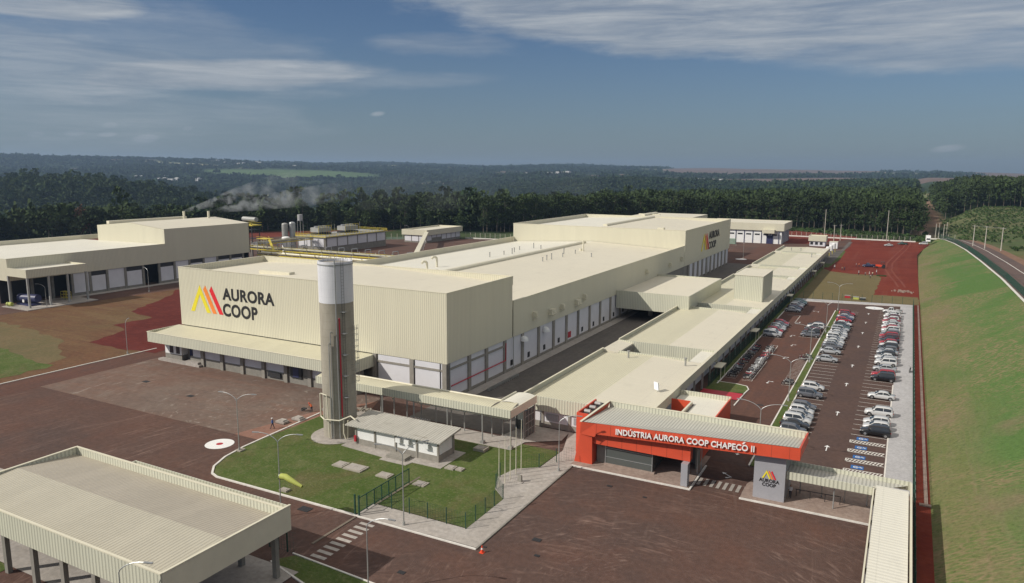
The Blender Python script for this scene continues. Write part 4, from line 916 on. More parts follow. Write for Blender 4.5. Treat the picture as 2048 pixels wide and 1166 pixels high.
# upper beam
mb = MB(); mb.hexa([(-34.85, FY, 4.86), (-8.95, FY, 6.25), (-9.0, FY+.3, 6.3), (-34.85, FY+.3, 4.86), (-34.85, FY, gz(-34.85)), (-8.95, FY, gz(-8.95)), (-9.0, FY+.3, gz(-9)-.08), (-34.85, FY+.3, gz(-34.85)-.08)])
mb.build('upper_beam', 'orange_panel', gh)
mb = MB(); mb.hexa([(-38.2, 89.65, 0.1), (-35.55, 89.7, 0.1), (-35.55, 97.5, 0.1), (-38.2, 97.5, 0.1), (-37.25, 89.3, 4.4), (-35.5, 89.35, 4.4), (-35.5, 97.5, 4.4), (-37.25, 97.5, 4.4)])
mb.hexa([(-37.25, 89.3, 4.4), (-34.86, 89.0, 4.4), (-34.86, 90.2, 4.4), (-37.25, 90.2, 4.4), (-37.0, FY, gz(-37)), (-34.86, FY, gz(-34.86)), (-34.86, FY+.3, gz(-34.86)-.1), (-37.0, FY+.3, gz(-37)-.1)])
mb.hexa([(-37.25, 90.2, 4.4), (-36.9, 90.2, 4.4), (-36.9, 97.3, 4.4), (-37.25, 97.3, 4.4), (-37.05, FY+.3, gz(-37)-.1), (-36.85, FY+.3, gz(-37)-.1), (-35.95, 97.3, 6.9), (-36.15, 97.3, 6.9)])
mb.build('portal_leg', 'orange_panel', gh)
mb = MB(); mb.box(-35.5, -22.15, 89.85, 91.0, 3.15, 5.3); mb.build('lower_beam', 'orange_panel', gh)
mb = MB()
for k in range(1, 14):
    x = -36.8+2.05*k; mb.box(x-0.012, x+0.012, FY-0.008, FY-0.003, max(4.9, 4.86+(x+34.85)*0.0537)+.02, gz(x)-0.02)
for k in range(1, 7):
    x = -35.5+2.05*k; mb.box(x-0.012, x+0.012, 89.84, 89.848, 3.17, 4.9)
mb.build('panel_joint', 'black', gh)
mb = MB(); mb.box(-23.0, -22.15, 88.75, 89.8, 0.15, 3.15); mb.build('column', 'grey_panel', gh)
tw = MB(); tw.box(-14.25, -10.58, 90.0, 95.8, 0.1, 6.2); tw.build('tower', 'grey_panel', gh)
# roof sheet and parapets
BZ, BY = 7.0, 97.4
mb = MB(); mb.quad((-36.85, FY+0.25, gz(-37)-0.03), (-9.15, FY+0.25, gz(-9)-0.03), (-9.3, BY-0.2, BZ-0.75), (-35.8, BY-0.2, BZ-0.75)); mb.build('roof', 'roof_ribs_grey', gh)
mb = MB(); mb.box(-36.0, -9.2, BY-0.2, BY, 5.6, BZ); mb.build('parapet', 'cladding_fascia', gh)
mb = MB(); mb.box(-36.05, -9.15, BY-0.25, BY+0.05, BZ+.002, BZ+0.09)
mb.hexa([(-37.15, FY, gz(-37)), (-36.85, FY, gz(-37)), (-35.9, BY-.26, BZ), (-36.2, BY-.26, BZ), (-37.15, FY, gz(-37)+0.1), (-36.85, FY, gz(-37)+0.1), (-35.9, BY-.26, BZ+0.1), (-36.2, BY-.26, BZ+0.1)])
pass
mb.build('parapet_cap', 'cream_trim', gh)
mb = MB(); mb.hexa([(-9.15, FY+.31, 6.3), (-8.95, FY+.31, 6.3), (-9.0, BY, 5.6), (-9.2, BY, 5.6), (-9.15, FY+.31, gz(-9)), (-8.95, FY+.31, gz(-9)), (-9.0, BY, BZ), (-9.2, BY, BZ)]); mb.build('side_fascia', 'orange_panel', gh)
mb = MB(); mb.hexa([(-34.8, FY+1.2, 5.3), (-9.3, FY+1.2, 5.9), (-9.4, BY-0.25, 5.4), (-34.8, BY-0.25, 5.2), (-34.8, FY+1.2, 5.4), (-9.3, FY+1.2, 6.0), (-9.4, BY-0.25, 5.5), (-34.8, BY-0.25, 5.3)]); mb.build('soffit', 'grey_panel', gh)
mb = MB(); mb.box(-34.0, -27.4, 90.6, 90.68, 0.4, 4.2); mb.box(-27.4, -27.32, 90.68, 96, 0.4, 4.2); mb.build('glass_wall', 'shop_glass', gh)
mb = MB()
for z in (1.3, 2.6, 4.15): mb.box(-34.0, -27.3, 90.54, 90.6, z, z+0.07)
for x in (-34.0, -27.4): mb.box(x, x+0.1, 90.52, 90.62, 0.15, 4.2)
for x, y in ((-22.1, 93.4), (-21.9, 94.8)): mb.box(x, x+0.1, y, y+0.1, 0.15, 3.6)
mb.box(-22.1, -21.8, 93.4, 94.9, 3.6, 3.68)
mb.build('window_frame', 'steel', gh)
mb = MB(); mb.box(-35.4, -34.1, 91, 97.3, 0.15, 5.2); mb.box(-34.1, -22.6, 97.1, 97.3, 0.15, 5.3); mb.box(-22.8, -22.6, 95.2, 97.1, 0.15, 5.3); mb.build('back_wall', 'concrete_wall', gh)
mb = MB(); mb.box(-34.1, -27.0, 90.45, 91.0, 0.15, 0.42); mb.build('plinth', 'pave_pink', gh)
L_ = fit_text('INDÚSTRIA AURORA COOP CHAPECO II', (-31.9, FY-0.12, 5.42), (1, 0, 0.0537), (0, 0, 1), 17.75, 0.98, 0.12, 'white_paint', gh, off=0.02, space=1.03)
mb = MB(); mb.hexa([(-16.02, FY-0.12, 7.13), (-15.86, FY-0.12, 7.11), (-15.86, FY, 7.11), (-16.02, FY, 7.13), (-15.84, FY-0.12, 7.38), (-15.62, FY-0.12, 7.36), (-15.62, FY, 7.36), (-15.84, FY, 7.38)]); mb.v = [(v[0]+0.36, v[1], v[2]+0.0) for v in mb.v]; mb.build('letter_accent', 'white_paint', gh)
lg = bpy.data.objects.new('tower_logo', None); COL.objects.link(lg); lg.parent = gh; lg.location = Vector((-12.4, 90, 3))-gh.location
logo_shapes(lg, lambda u, v, w: (-13.27+u*0.168, 89.97-w*0.5, 2.86+v*0.183), LG)
fit_text('AURORA', (-13.6, 89.97, 2.37), (1, 0, 0), (0, 0, 1), 2.37, 0.45, 0.02, 'black', lg, off=0.02, space=1.04)
fit_text('COOP', (-13.2, 89.97, 1.84), (1, 0, 0), (0, 0, 1), 1.6, 0.45, 0.02, 'black', lg, off=0.02, space=1.04)
# rear entrance wing with orange court
ew = thing('entrance_wing', 'small orange-red flat-roofed wing behind the gatehouse at the annex corner', 'building', (-27, 109, 0))
mb = MB(); mb.box(-22.9, -22.7, 97.6, 116.8, 0.2, 4.0); mb.build('side_wall', 'orange_panel', ew)
mb = MB(); mb.box(-31.3, -22.7, 116.8, 117.0, 2.8, 4.25); mb.build('parapet', 'cladding_fascia', ew)
mb = MB(); mb.quad((-27.4, 97.6, 3.55), (-22.9, 97.6, 3.5), (-22.9, 116.8, 3.5), (-27.4, 116.8, 3.55)); mb.quad((-30.8, 112.2, 3.5), (-27.4, 112.2, 3.55), (-27.4, 116.8, 3.55), (-30.8, 116.8, 3.5)); mb.build('roof', 'roof_white', ew)
mb = MB(); mb.box(-31.0, -28.0, 111.9, 112.1, 0.3, 4.1); mb.build('court_wall', 'orange_panel', ew)
mb = MB(); mb.box(-27.95, -27.65, 100, 112.1, 3.2, 4.05); mb.box(-27.95, -27.65, 100.0, 112.1, 0.2, 3.19); mb.build('court_parapet', 'cream_trim', ew)
mb = MB(); mb.box(-27.2, -23.2, 113, 116.6, 0.2, 3.3); mb.build('inner_wall', 'concrete_wall', ew)
rl = thing('roof_plant_box', 'dark open plant box with orange rim on the left end of the gatehouse roof', 'plant box', (-38, 97, 0))
mb = MB(); mb.box(-39.4, -39.2, 93.0, 100.2, 0.1, 6.0); mb.box(-39.2, -37.6, 93.0, 93.2, 0.1, 6.0); mb.build('rim_wall', 'orange_panel', rl)
mb = MB(); mb.box(-39.2, -37.7, 93.2, 100.1, 0.1, 5.6); mb.build('tank_deck', 'plastic_dark', rl)
for k in range(3): 
    mb = MB(); mb.tube((-38.8, 94.6+2*k, 5.9), (-37.9, 94.6+2*k, 5.9), 0.28); mb.build('unit', 'galv', rl)

# ------------------------------------------------------------------ pedestrian canopy on the right
pc = thing('pedestrian_canopy', 'cream L-shaped canopy running from the grey tower to the lower right', 'canopy', (0, 80, 0))
mb = MB(); mb.quad((-10.5, 90.6, 3.75), (-0.8, 90.6, 3.75), (2.55, 94.0, 3.6), (-10.5, 94.0, 3.6)); mb.build('roof', 'roof_ribs_grey', pc)
mb = MB(); mb.box(-10.5, -0.8, 90.45, 90.6, 3.05, 4.0); mb.build('fascia', 'cladding_fascia', pc)
mb = MB(); mb.box(-10.5, 2.85, 94.0, 94.15, 3.05, 4.1); mb.build('fascia', 'cladding_fascia', pc)
mb = MB(); mb.hexa([(-0.75, 36, 3.4), (2.6, 36, 3.4), (2.6, 91.8, 3.4), (-0.75, 91.8, 3.4), (-0.75, 36, 3.85), (2.6, 36, 3.78), (2.6, 91.8, 3.78), (-0.75, 91.8, 3.85)]); mb.build('roof', 'roof_white', pc)
mb = MB(); mb.box(-1.05, -0.9, 36, 91.0, 3.1, 4.0); mb.box(2.75, 2.95, 36, 93.9, 3.05, 4.05); mb.build('gutter', 'cream_trim', pc)
for x, y in ((-9.2, 94), (-6.7, 94.0), (-4.1, 94.0), (-1.6, 94.0), (-5.14, 91.2), (-1.1, 91.2), (2.6, 91.5)):
    mb = MB(); mb.tube((x, y, 0.1), (x, y, 3.6), 0.08); mb.build('post', 'steel', pc)
for k in range(10):
    for x in (-0.8, 2.6):
        mb = MB(); mb.tube((x, 88-5.4*k, 0), (x, 88-5.4*k, 3.5), 0.09); mb.build('post', 'steel', pc)
tn = thing('turnstile_rail', 'dark metal handrail under the canopy beside the grey tower', 'handrail', (-8, 93, 0))
mb = MB(); mb.tube((-9.6, 92.6, 1.1), (-4.4, 92.9, 1.1), 0.05); mb.build('rail', 'plastic_dark', tn)
for x in (-9.5, -7.9, -6.2, -4.5):
    mb = MB(); mb.tube((x, 92.7, 0.15), (x, 92.7, 1.1), 0.04); mb.build('leg', 'plastic_dark', tn)

# ------------------------------------------------------------------ silo
si = thing('silo', 'tall grey concrete silo with a white painted top, ladder and red pipe', 'silo', (-73.9, 82.4, 0))
sx, sy, sr = -73.9, 82.4, 2.5
def ringpts(r_, z, n=48): return [(sx+r_*math.cos(2*math.pi*i/n), sy+r_*math.sin(2*math.pi*i/n), z) for i in range(n)]
def shell(mb, prof, n=48):
    vs = []
    for r_, z in prof: vs += ringpts(r_, z, n)
    mb.add(vs, [(j*n+i, j*n+(i+1) % n, (j+1)*n+(i+1) % n, (j+1)*n+i) for j in range(len(prof)-1) for i in range(n)]); return mb
shell(MB(), [(2.5, 0), (2.5, 20.7)]).build('shaft', 'silo_concrete', si, smooth=True, fix=False)
shell(MB(), [(2.53, 20.68), (2.53, 26.75), (2.35, 26.75), (2.35, 26.35), (0.01, 26.4)]).build('top_band', 'silo_white', si, fix=False)
shell(MB(), [(2.6, 26.25), (2.6, 26.4), (2.54, 26.4)]).build('rim', 'galv', si, fix=False)
shell(MB(), [(2.3, 26.45), (0.01, 26.5)]).build('lid', 'concrete_col', si, fix=False)
mb = MB(); mb.prism([(sx+4.0*math.cos(t)*1.0, sy-0.4+4.3*math.sin(t)) for t in np.linspace(0, 2*math.pi, 32, endpoint=False)], 0.02, 0.14); mb.build('base_slab', 'concrete_pave', si)
# camera-facing side is -y/+x: azimuth about -50 deg
def onr(az, r_, z): return (sx+r_*math.cos(R(az)), sy+r_*math.sin(R(az)), z)
mb = MB(); mb.tube(onr(-50, 2.65, 0.3), onr(-50, 2.65, 27.1), 0.09); mb.build('white_pipe', 'steel', si)
mb = MB(); mb.tube(onr(-41, 2.62, 3.6), onr(-41, 2.62, 18.3), 0.11); mb.tube(onr(-41, 2.62, 18.3), onr(-41, 2.3, 18.6), 0.12); mb.build('red_pipe', 'red_paint', si)
for az, zt in ((-70, 16.3), (-76, 14.6)):
    mb = MB(); mb.path([onr(az, 2.75, 0.3), onr(az, 2.75, zt), onr(az+4, 2.95, zt+0.35), onr(az+8, 2.8, zt+0.1)], 0.07); mb.build('thin_pipe', 'steel', si)
mb = MB()
for s_ in (-1, 1): mb.tube(onr(-28+4*s_, 2.72, 2.0), onr(-28+4*s_, 2.72, 27.4), 0.022, n=5)
for z in np.arange(2.2, 27.2, 0.45): mb.tube(onr(-32, 2.72, z), onr(-24, 2.72, z), 0.012, n=4)
mb.build('ladder', 'plastic_dark', si)
mb = MB()
for z in (6.5, 9.8, 13, 16.2, 19.4): mb.box(*[v for p in ((onr(-25, 2.55, z)[0]-0.45, onr(-25, 2.55, z)[0]+0.45), (onr(-25, 2.5, z)[1]-0.45, onr(-25, 2.5, z)[1]+0.2), (z, z+0.08)) for v in p])
mb.build('ladder_landing', 'steel', si)
mb = MB()
for z in np.arange(8.6, 17.5, 0.9):
    pts = [onr(a_, 3.25, z) for a_ in (2, 8, 14, 20)]; mb.path([onr(2, 2.5, z)]+pts+[onr(20, 2.5, z)], 0.03, 5)
for a_ in (2, 11, 20): mb.tube(onr(a_, 3.25, 8.6), onr(a_, 3.25, 17.3), 0.03, n=5)
mb.build('ladder_cage', 'galv', si)
mb = MB()
for i in range(20): 
    a_ = i*18; mb.tube(onr(a_, 2.4, 26.4), onr(a_, 2.4, 27.35), 0.02, n=4); mb.tube(onr(a_, 2.4, 27.35), onr(a_+18, 2.4, 27.35), 0.02, n=4)
mb.tube(onr(-130, 1.2, 26.4), onr(-80, 1.0, 28.4), 0.03); mb.tube(onr(-30, 1.2, 26.4), onr(-80, 1.0, 28.4), 0.03); mb.build('top_railing', 'steel', si)
mb = MB(); mb.path([onr(-118, 3.0, 3.4), onr(-118, 3.0, 6.9), onr(-108, 3.1, 7.1), onr(-88, 2.9, 6.9), onr(-84, 2.8, 0.3)], 0.09); mb.path([onr(-118, 3.0, 3.4), onr(-95, 3.15, 3.2), onr(-50, 3.2, 3.2), onr(-25, 3.8, 3.9), (-69.3, 80.5, 3.6)], 0.10)
mb.path([onr(-40, 3.15, 3.1), onr(-40, 3.1, 1.2), onr(-36, 3.3, 0.3)], 0.09); mb.path([onr(-28, 3.2, 3.1), onr(-30, 3.15, 0.3)], 0.09); mb.build('loop_pipe', 'cream_trim', si)

# pump house (hut)
hu = thing('pump_house', 'small white hut with a streaked cement sheet roof at the foot of the silo', 'hut', (-61.5, 82, 0))
mb = MB(); mb.hexa([(-70.3, 79.3, 2.95), (-53.6, 79.3, 3.1), (-53.9, 85.2, 3.3), (-70.6, 85.2, 3.2), (-70.3, 79.3, 3.09), (-53.6, 79.3, 3.24), (-53.9, 85.2, 3.62), (-70.6, 85.2, 3.52)]); mb.build('roof', 'hut_roof', hu)
mb = MB(); mb.box(-68.8, -54.5, 80.12, 83.9, 1.0, 2.95); mb.build('wall', 'white_paint', hu)
mb = MB(); mb.box(-68.9, -54.4, 80.06, 84.0, 0.1, 0.99); mb.build('base_wall', 'concrete_col', hu)
for x in (-68.9, -65.4, -61.7, -58.0, -54.45):
    mb = MB(); mb.box(x-0.12, x+0.14, 79.98, 80.2, 0.1, 2.94); mb.build('pillar', 'concrete_col', hu)
mb = MB(); mb.box(-54.5, -54.3, 83.75, 84.05, 0.1, 2.94); mb.build('pillar', 'concrete_col', hu)
mb = MB(); mb.prism([(-70.5, 78.6), (-62.3, 77.9), (-62.3, 77.1), (-57.8, 77.1), (-57.6, 78.4), (-53.0, 78.5), (-53.0, 85.0), (-70.5, 85.0)], 0.03, 0.12); mb.build('slab', 'concrete_pave', hu)
mb = MB(); mb.box(-61.8, -58.6, 78.0, 79.6, 0.1, 0.55); mb.build('step', 'concrete_col', hu)
for k, x in enumerate((-61.4, -59.9, -56.6)):
    mb = MB(); mb.box(x, x+0.8, 79.6, 79.97, 2.0, 2.55); mb.box(x-0.06, x+0.86, 79.56, 79.98, 1.93, 1.98); mb.build('air_conditioner', 'white_paint', hu)
mb = MB(); mb.box(-69.0, -68.7, 79.7, 79.95, 0.6, 1.5); mb.build('extinguisher', 'red_paint', hu)
# ------------------------------------------------------------------ left production building
LX = -230.0
b2 = thing('side_building', 'cream production building on the left with a taller rear hall and white bays', 'building', (-250, 160, 0))
mb = MB(); mb.box(LX-0.25, LX, 117.3, 169.5, 7.2, 13.7); mb.build('wall_cladding', 'cladding', b2)
mb = MB(); mb.box(-290, LX-0.26, 117.3, 117.55, 7.2, 13.7); mb.build('wall_cladding', 'cladding', b2)
mb = MB(); mb.extr([(-268, 7.2), (LX, 7.2), (LX, 18.9), (-249.2, 20.6), (-268, 18.95)], 'Y', 169.5, 169.75); mb.build('gable_wall', 'cladding', b2)
mb = MB(); mb.box(LX-0.25, LX, 169.75, 207.5, 7.2, 18.9); mb.build('wall_cladding', 'cladding', b2)
mb = MB(); mb.extr([(-268, 7.2), (LX, 7.2), (LX, 18.9), (-249.2, 20.6), (-268, 18.95)], 'Y', 207.25, 207.5); mb.build('gable_wall', 'cladding', b2)
mb = MB(); mb.box(-268, -267.75, 169.8, 207.2, 0, 18.9); mb.build('wall_cladding', 'cladding', b2)
mb = MB(); mb.quad((-249.2, 169.4, 20.65), (LX+.05, 169.4, 18.95), (LX+.05, 207.6, 18.95), (-249.2, 207.6, 20.65)); mb.quad((-268.1, 169.4, 19.0), (-249.2, 169.4, 20.65), (-249.2, 207.6, 20.65), (-268.1, 207.6, 19.0)); mb.build('roof', 'roof_sheet', b2)
mb = MB(); mb.quad((-290, 117.5, 13.0), (LX-.26, 117.5, 13.6), (LX-.26, 169.5, 13.6), (-290, 169.5, 13.0)); mb.build('roof', 'roof_white', b2)
mb = MB(); mb.box(-279, -278.4, 117.6, 187, 12.9, 14.6); mb.build('parapet', 'cream_trim', b2)
mb = MB(); mb.box(LX-.3, LX+0.05, 117.25, 169.4, 13.702, 13.8); mb.build('parapet_cap', 'cream_trim', b2)
mb = MB(); mb.box(-266, -264.5, 172, 206, 19.2, 20.4); mb.build('ridge_vent', 'cream_trim', b2)
for (x, y) in ((-254.5, 197), (-247.5, 203)):
    mb = MB(); mb.tube((x, y, 18.5), (x, y, 23.2), 0.45, n=12); mb.build('chimney', 'cream_trim', b2)
yb = [117.3, 123.5, 129.5, 135.6, 141.4, 147.2, 153.6, 160.2, 166.4, 172.6, 178.8, 185, 191.2, 197.4, 203.6]
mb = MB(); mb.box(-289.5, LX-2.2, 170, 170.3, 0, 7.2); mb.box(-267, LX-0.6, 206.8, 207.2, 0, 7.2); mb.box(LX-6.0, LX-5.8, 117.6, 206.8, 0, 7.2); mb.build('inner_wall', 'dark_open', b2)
for i, y in enumerate(yb):
    mb = MB(); mb.box(LX-0.6, LX-0.05, y, y+0.75, 0, 7.2); mb.build('pillar', 'concrete_wall', b2)
for i, (a, b_) in enumerate(zip(yb, yb[1:])):
    if i < 3 or i == 7: continue
    if i in (3, 5, 9, 11):
        mb = MB(); mb.box(LX-0.5, LX-0.3, a+.75, b_, 0.9, 7.2); mb.build('wall_panel', 'white_panel', b2)
    else:
        mb = MB(); mb.box(LX-0.5, LX-0.25, a+0.95, b_-0.2, 0.8, 5.7); mb.build('wall_panel', 'white_panel', b2)
        mb = MB(); mb.box(LX-0.55, LX-0.35, a+.75, b_, 5.72, 7.2); mb.build('dark_beam', 'plastic_dark', b2)
    mb = MB(); mb.box(LX-0.5, LX-0.2, a+.75, b_, 0, 0.78); mb.build('base_beam', 'concrete_wall', b2)
pr = thing('porch', 'cream flat porch roof on four slim posts at the corner of the left building', 'porch', (-225, 125, 0))
mb = MB(); mb.box(LX+.02, -219.6, 116.8, 117.0, 8.9, 11.3); mb.box(-219.8, -219.6, 117, 134.5, 8.9, 11.3); mb.box(LX+.02, -219.8, 134.3, 134.5, 8.9, 11.3); mb.build('fascia', 'cladding', pr)
mb = MB(); mb.box(LX+.02, -219.8, 117, 134.3, 10.6, 10.8); mb.build('roof', 'roof_white', pr)
for x, y in ((-219.9, 117.1), (-229.6, 117.1), (-219.9, 123), (-219.9, 128.5), (-219.9, 134.2)):
    mb = MB(); mb.box(x-0.25, x+0.25, y-0.2, y+0.3, 0.1, 8.9); mb.build('post', 'galv', pr)
mb = MB(); mb.box(LX, -216.8, 114.8, 135.5, 0.0, 0.22); mb.build('slab', 'concrete_pave', pr)
pt = thing('skid_tank', 'dark blue process tank on a skid in the shade of the porch', 'tank', (-227, 120, 0.2))
mb = MB(); mb.tube((-229, 119.5, 2.2), (-222.5, 121, 2.2), 1.2, n=16); mb.build('vessel', 'navy', pt, smooth=False)
mb = MB(); mb.box(-229.5, -222.5, 118.6, 121.8, 0.22, 0.7); mb.build('skid', 'navy', pt)
mb = MB(); mb.box(-225.9, -225.1, 118.4, 118.6, 1.2, 2.0); mb.build('control_box', 'white_paint', pt)
dm = thing('yellow_drum', 'yellow-green drum lying at the left corner of the porch', 'drum', (-228.2, 116, 0.22))
mb = MB(); mb.tube((-229, 115.9, 0.85), (-227.2, 116.2, 0.85), 0.55, n=16); mb.build('drum_body', 'sock', dm); mb = MB(); mb.tube((-228.5, 115.96, .85), (-228.4, 115.98, .85), 0.6, n=16); mb.build('hoop', 'plastic_dark', dm)
rk = thing('yellow_pallet_rack', 'small yellow pallet rack standing under the porch', 'rack', (-226, 131, 0.22))
mb = MB()
for x in (-227.5, -226, -224.5):
    for y in (130.4, 131.8): mb.box(x, x+0.1, y, y+0.1, 0.22, 2.6)
for z in (0.7, 1.6, 2.5): mb.box(-227.5, -224.4, 130.4, 131.9, z, z+0.1)
mb.build('frame', 'yellow', rk)

# ------------------------------------------------------------------ open shed bottom left
sh = thing('open_shed', 'cream ribbed open shed roof on dark concrete posts at the lower left', 'shed', (-68, 42, 0))
SZ, SY0, SY1, SX0, SX1 = 7.3, 35.2, 48.7, -112, -51.3
mb = MB(); mb.box(SX0, SX1, SY0, SY0+0.15, 4.75, SZ); mb.build('fascia', 'cladding_fascia', sh)
mb = MB(); mb.box(SX1-0.15, SX1, SY0+.15, 49.6, 4.75, SZ); mb.build('end_fascia', 'cream_trim', sh)
mb = MB(); mb.box(-84.8, SX1-.15, SY1, SY1+0.15, 5.6, SZ); mb.build('fascia', 'cladding_fascia', sh)
mb = MB(); mb.box(-75.0, SX1-.15, 49.45, 49.6, 4.75, SZ-0.02); mb.build('fascia', 'cladding_fascia', sh)
mb = MB(); mb.box(-75.0, -74.85, SY1+.15, 49.45, 4.75, SZ-0.02); mb.build('fascia', 'cladding_fascia', sh)
mb = MB(); mb.box(-84.8, -84.6, SY0+.15, SY1, 5.6, SZ+.01); mb.build('parapet', 'cladding_fascia', sh)
mb = MB(); mb.quad((-84.6, SY0+.15, 6.85), (SX1-.15, SY0+.15, 6.85), (SX1-.15, 42.0, 7.25), (-84.6, 42, 7.25)); mb.build('roof', 'shed_roof', sh)
mb = MB(); mb.quad((-84.6, 42, 7.25), (SX1-.15, 42, 7.25), (SX1-.15, SY1, 6.45), (-84.6, SY1, 6.45)); mb.build('roof', 'shed_roof_back', sh)
mb = MB(); mb.box(-74.8, SX1-.15, SY1+.15, 49.45, 6.2, 6.3); mb.build('roof', 'roof_white', sh)
mb = MB(); mb.box(SX0, SX1+0.04, SY0-0.04, SY0+0.2, SZ+.001, SZ+0.12); mb.build('parapet_cap', 'cream_trim', sh)
mb = MB(); mb.box(SX1-0.2, SX1+0.05, SY0+.21, 49.65, SZ+.002, SZ+0.10); mb.build('parapet_cap', 'cream_trim', sh)
mb = MB(); mb.box(-84.85, SX1-.21, SY1-0.03, SY1+0.2, SZ+.003, SZ+0.10); mb.build('parapet_cap', 'cream_trim', sh)
mb = MB(); mb.box(-84.85, -84.55, SY0+.2, SY1-.04, SZ+.012, SZ+0.11); mb.build('parapet_cap', 'cream_trim', sh)
for k in range(6):
    x = -76.45+4.85*k
    for y in (36.15, 48.2):
        mb = MB(); mb.box(x-0.28, x+0.28, y-0.2, y+0.25, 0, 6.4 if y > 40 else 6.8); mb.build('post', 'concrete_wall', sh)
    if k < 5:
        mb = MB(); mb.bar((x, 36.4, 5.9), (x+4.85, 48, 5.7), 0.15, 0.25); mb.build('roof_beam', 'plastic_dark', sh)
for y in (39.5, 45.5):
    mb = MB(); mb.bar((-84.5, y, 6.4), (SX1-.2, y, 6.4), 0.2, 0.4); mb.build('purlin', 'concrete_wall', sh)

# ------------------------------------------------------------------ industrial plant behind
ub = thing('utility_building', 'white-panelled utility hall with yellow railings and cooling towers on its deck', 'building', (-253, 288, 0))
mb = MB(); mb.box(-262, -244, 266, 312, 0, 7.6); mb.build('wall', 'concrete_wall', ub)
for k in range(6):
    y = 267+7.5*k; mb = MB(); mb.box(-244, -243.8, y, y+6.6, 3.2, 7.3); mb.build('wall_panel', 'white_panel', ub)
for k in range(2):
    x = -261+8.5*k; mb = MB(); mb.box(x, x+7.5, 265.8, 266, 3.2, 7.3); mb.build('wall_panel', 'white_panel', ub)
mb = MB(); mb.box(-262.6, -243.2, 265.3, 312.6, 7.61, 8.1); mb.build('deck', 'galv', ub)
mb = MB()
for z in (8.6, 9.2):
    mb.box(-262.6, -243.2, 265.3, 265.42, z, z+0.12); mb.box(-243.35, -243.2, 265.4, 312.6, z, z+0.12); mb.box(-262.6, -243.3, 312.5, 312.6, z, z+0.12); mb.box(-262.6, -262.5, 265.4, 312.5, z, z+.12)
for k in range(20): mb.box(-243.36, -243.19, 265.5+2.45*k, 265.65+2.45*k, 8.1, 9.3)
for k in range(9): mb.box(-262.5+2.4*k, -262.35+2.4*k, 265.3, 265.41, 8.1, 9.3)
mb.box(-262.65, -243.15, 265.25, 265.3, 7.9, 8.3); mb.box(-243.2, -243.1, 265.4, 312.6, 7.9, 8.3); mb.build('railing', 'yellow', ub)
for (x, y, l_) in ((-256.5, 272, 9), (-253.5, 288, 10)):
    mb = MB(); mb.box(x-2.6, x+2.6, y, y+l_, 9.4, 11.6)
    for z in (9.9, 10.4, 10.9): mb.box(x+2.6, x+2.66, y+.1, y+l_-.1, z, z+0.12)
    c_ = mb.build('cooling_tower', 'galv', ub)
    mb = MB()
    for k in range(3): mb.tube((x, y+1.6+k*l_/3.2, 11.6), (x, y+1.6+k*l_/3.2, 12.3), 1.2, n=14)
    mb.build('fan_shroud', 'steel', c_)
    mb = MB(); mb.box(x-2.7, x+2.7, y-0.2, y+l_+.2, 8.1, 8.9); mb.build('tower_base', 'dark_open', ub)
    mb = MB()
    for k in range(6): mb.box(x+2.72, x+2.8, y+k*l_/5, y+0.12+k*l_/5, 8.1, 12.5)
    mb.box(x+2.7, x+2.8, y, y+l_+.1, 12.4, 12.55); mb.build('tower_railing', 'yellow', ub)
for (x, y) in ((-248, 296), (-247, 276)):
    mb = MB(); mb.tube((x, y, 8), (x, y, 13.6), 0.09); mb.build('mast', 'galv', ub)
# pipe racks
def rack(name, label, x0, y0, x1, y1, z, yoff=0, n=12, mats=('steel', 'cream_trim', 'steel')):
    t = thing(name, label, 'pipe rack', (x0, y0, 0), 'pipe racks behind the factory'); d = Vector((x1-x0, y1-y0, 0)); L = d.length; d.normalize(); nr = Vector((-d.y, d.x, 0))
    for i, (off, rr, mt) in enumerate(((-1.5, 0.34, mats[0]), (-0.6, 0.22, mats[1]), (0.2, 0.36, mats[2]), (1.2, 0.25, mats[1]), (1.8, 0.16, mats[0]))):
        mb = MB(); a = Vector((x0, y0, z+0.3+rr))+nr*off; mb.tube(a, a+d*L, rr, n=10); mb.build('pipe', mt, t)
    mb = MB()
    for k in range(n+1):
        c = Vector((x0, y0, 0))+d*(L*k/n)
        mb = MB()
        for s_ in (-2, 2): q = c+nr*s_; mb.box(q.x-.12, q.x+.12, q.y-.12, q.y+.12, 0, z+1.4)
        mb.bar(c-nr*2+Vector((0, 0, z)), c+nr*2+Vector((0, 0, z)), 0.25, 0.3); mb.build('trestle', 'galv', t)
    mb = MB()
    for zz in (z+1.0, z+1.5):
        a = Vector((x0, y0, zz))-nr*2.2; mb.bar(a, a+d*L, 0.10, 0.12)
    a = Vector((x0, y0, z-0.1))-nr*2.25; mb.bar(a, a+d*L, 0.1, 0.45); mb.build('yellow_rail', 'yellow', t)
    return t
rack('pipe_rack', 'wide rack of bright pipes running left to right behind the factory', -250, 227.5, -152, 227.5, 6.0)
rack('pipe_rack', 'nearer rack of cream pipes with yellow edges in front of the wider rack', -229.8, 213, -138, 213, 6.0, mats=('cream_trim', 'cream_trim', 'white_paint'))
rack('pipe_rack', 'short rack of steel pipes leading from the wide rack to the utility hall', -252, 230, -252, 264, 7.2, n=6, mats=('steel', 'steel', 'steel'))
mb = MB()
for k in range(14): x = -249+6.8*k; mb.path([(x, 227, 7.0), (x, 227, 8.6), (x+0.2, 230, 8.6), (x+0.2, 230.4, 7.0)], 0.16, 6)
pl = thing('pipe_loops', 'row of small hooped pipes above the wide pipe rack', 'pipes', (-200, 228, 7)); mb.build('hoops', 'steel', pl)
ys_t = thing('yellow_stair', 'yellow access stair and platform at the left end of the pipe racks', 'stair', (-232, 220, 0))
mb = MB(); mb.bar((-237, 224, 11), (-226, 216, 7.4), 0.9, 0.25); mb.bar((-237, 224, 12), (-226, 216, 8.4), 0.08, 0.1); mb.build('flight', 'yellow', ys_t)
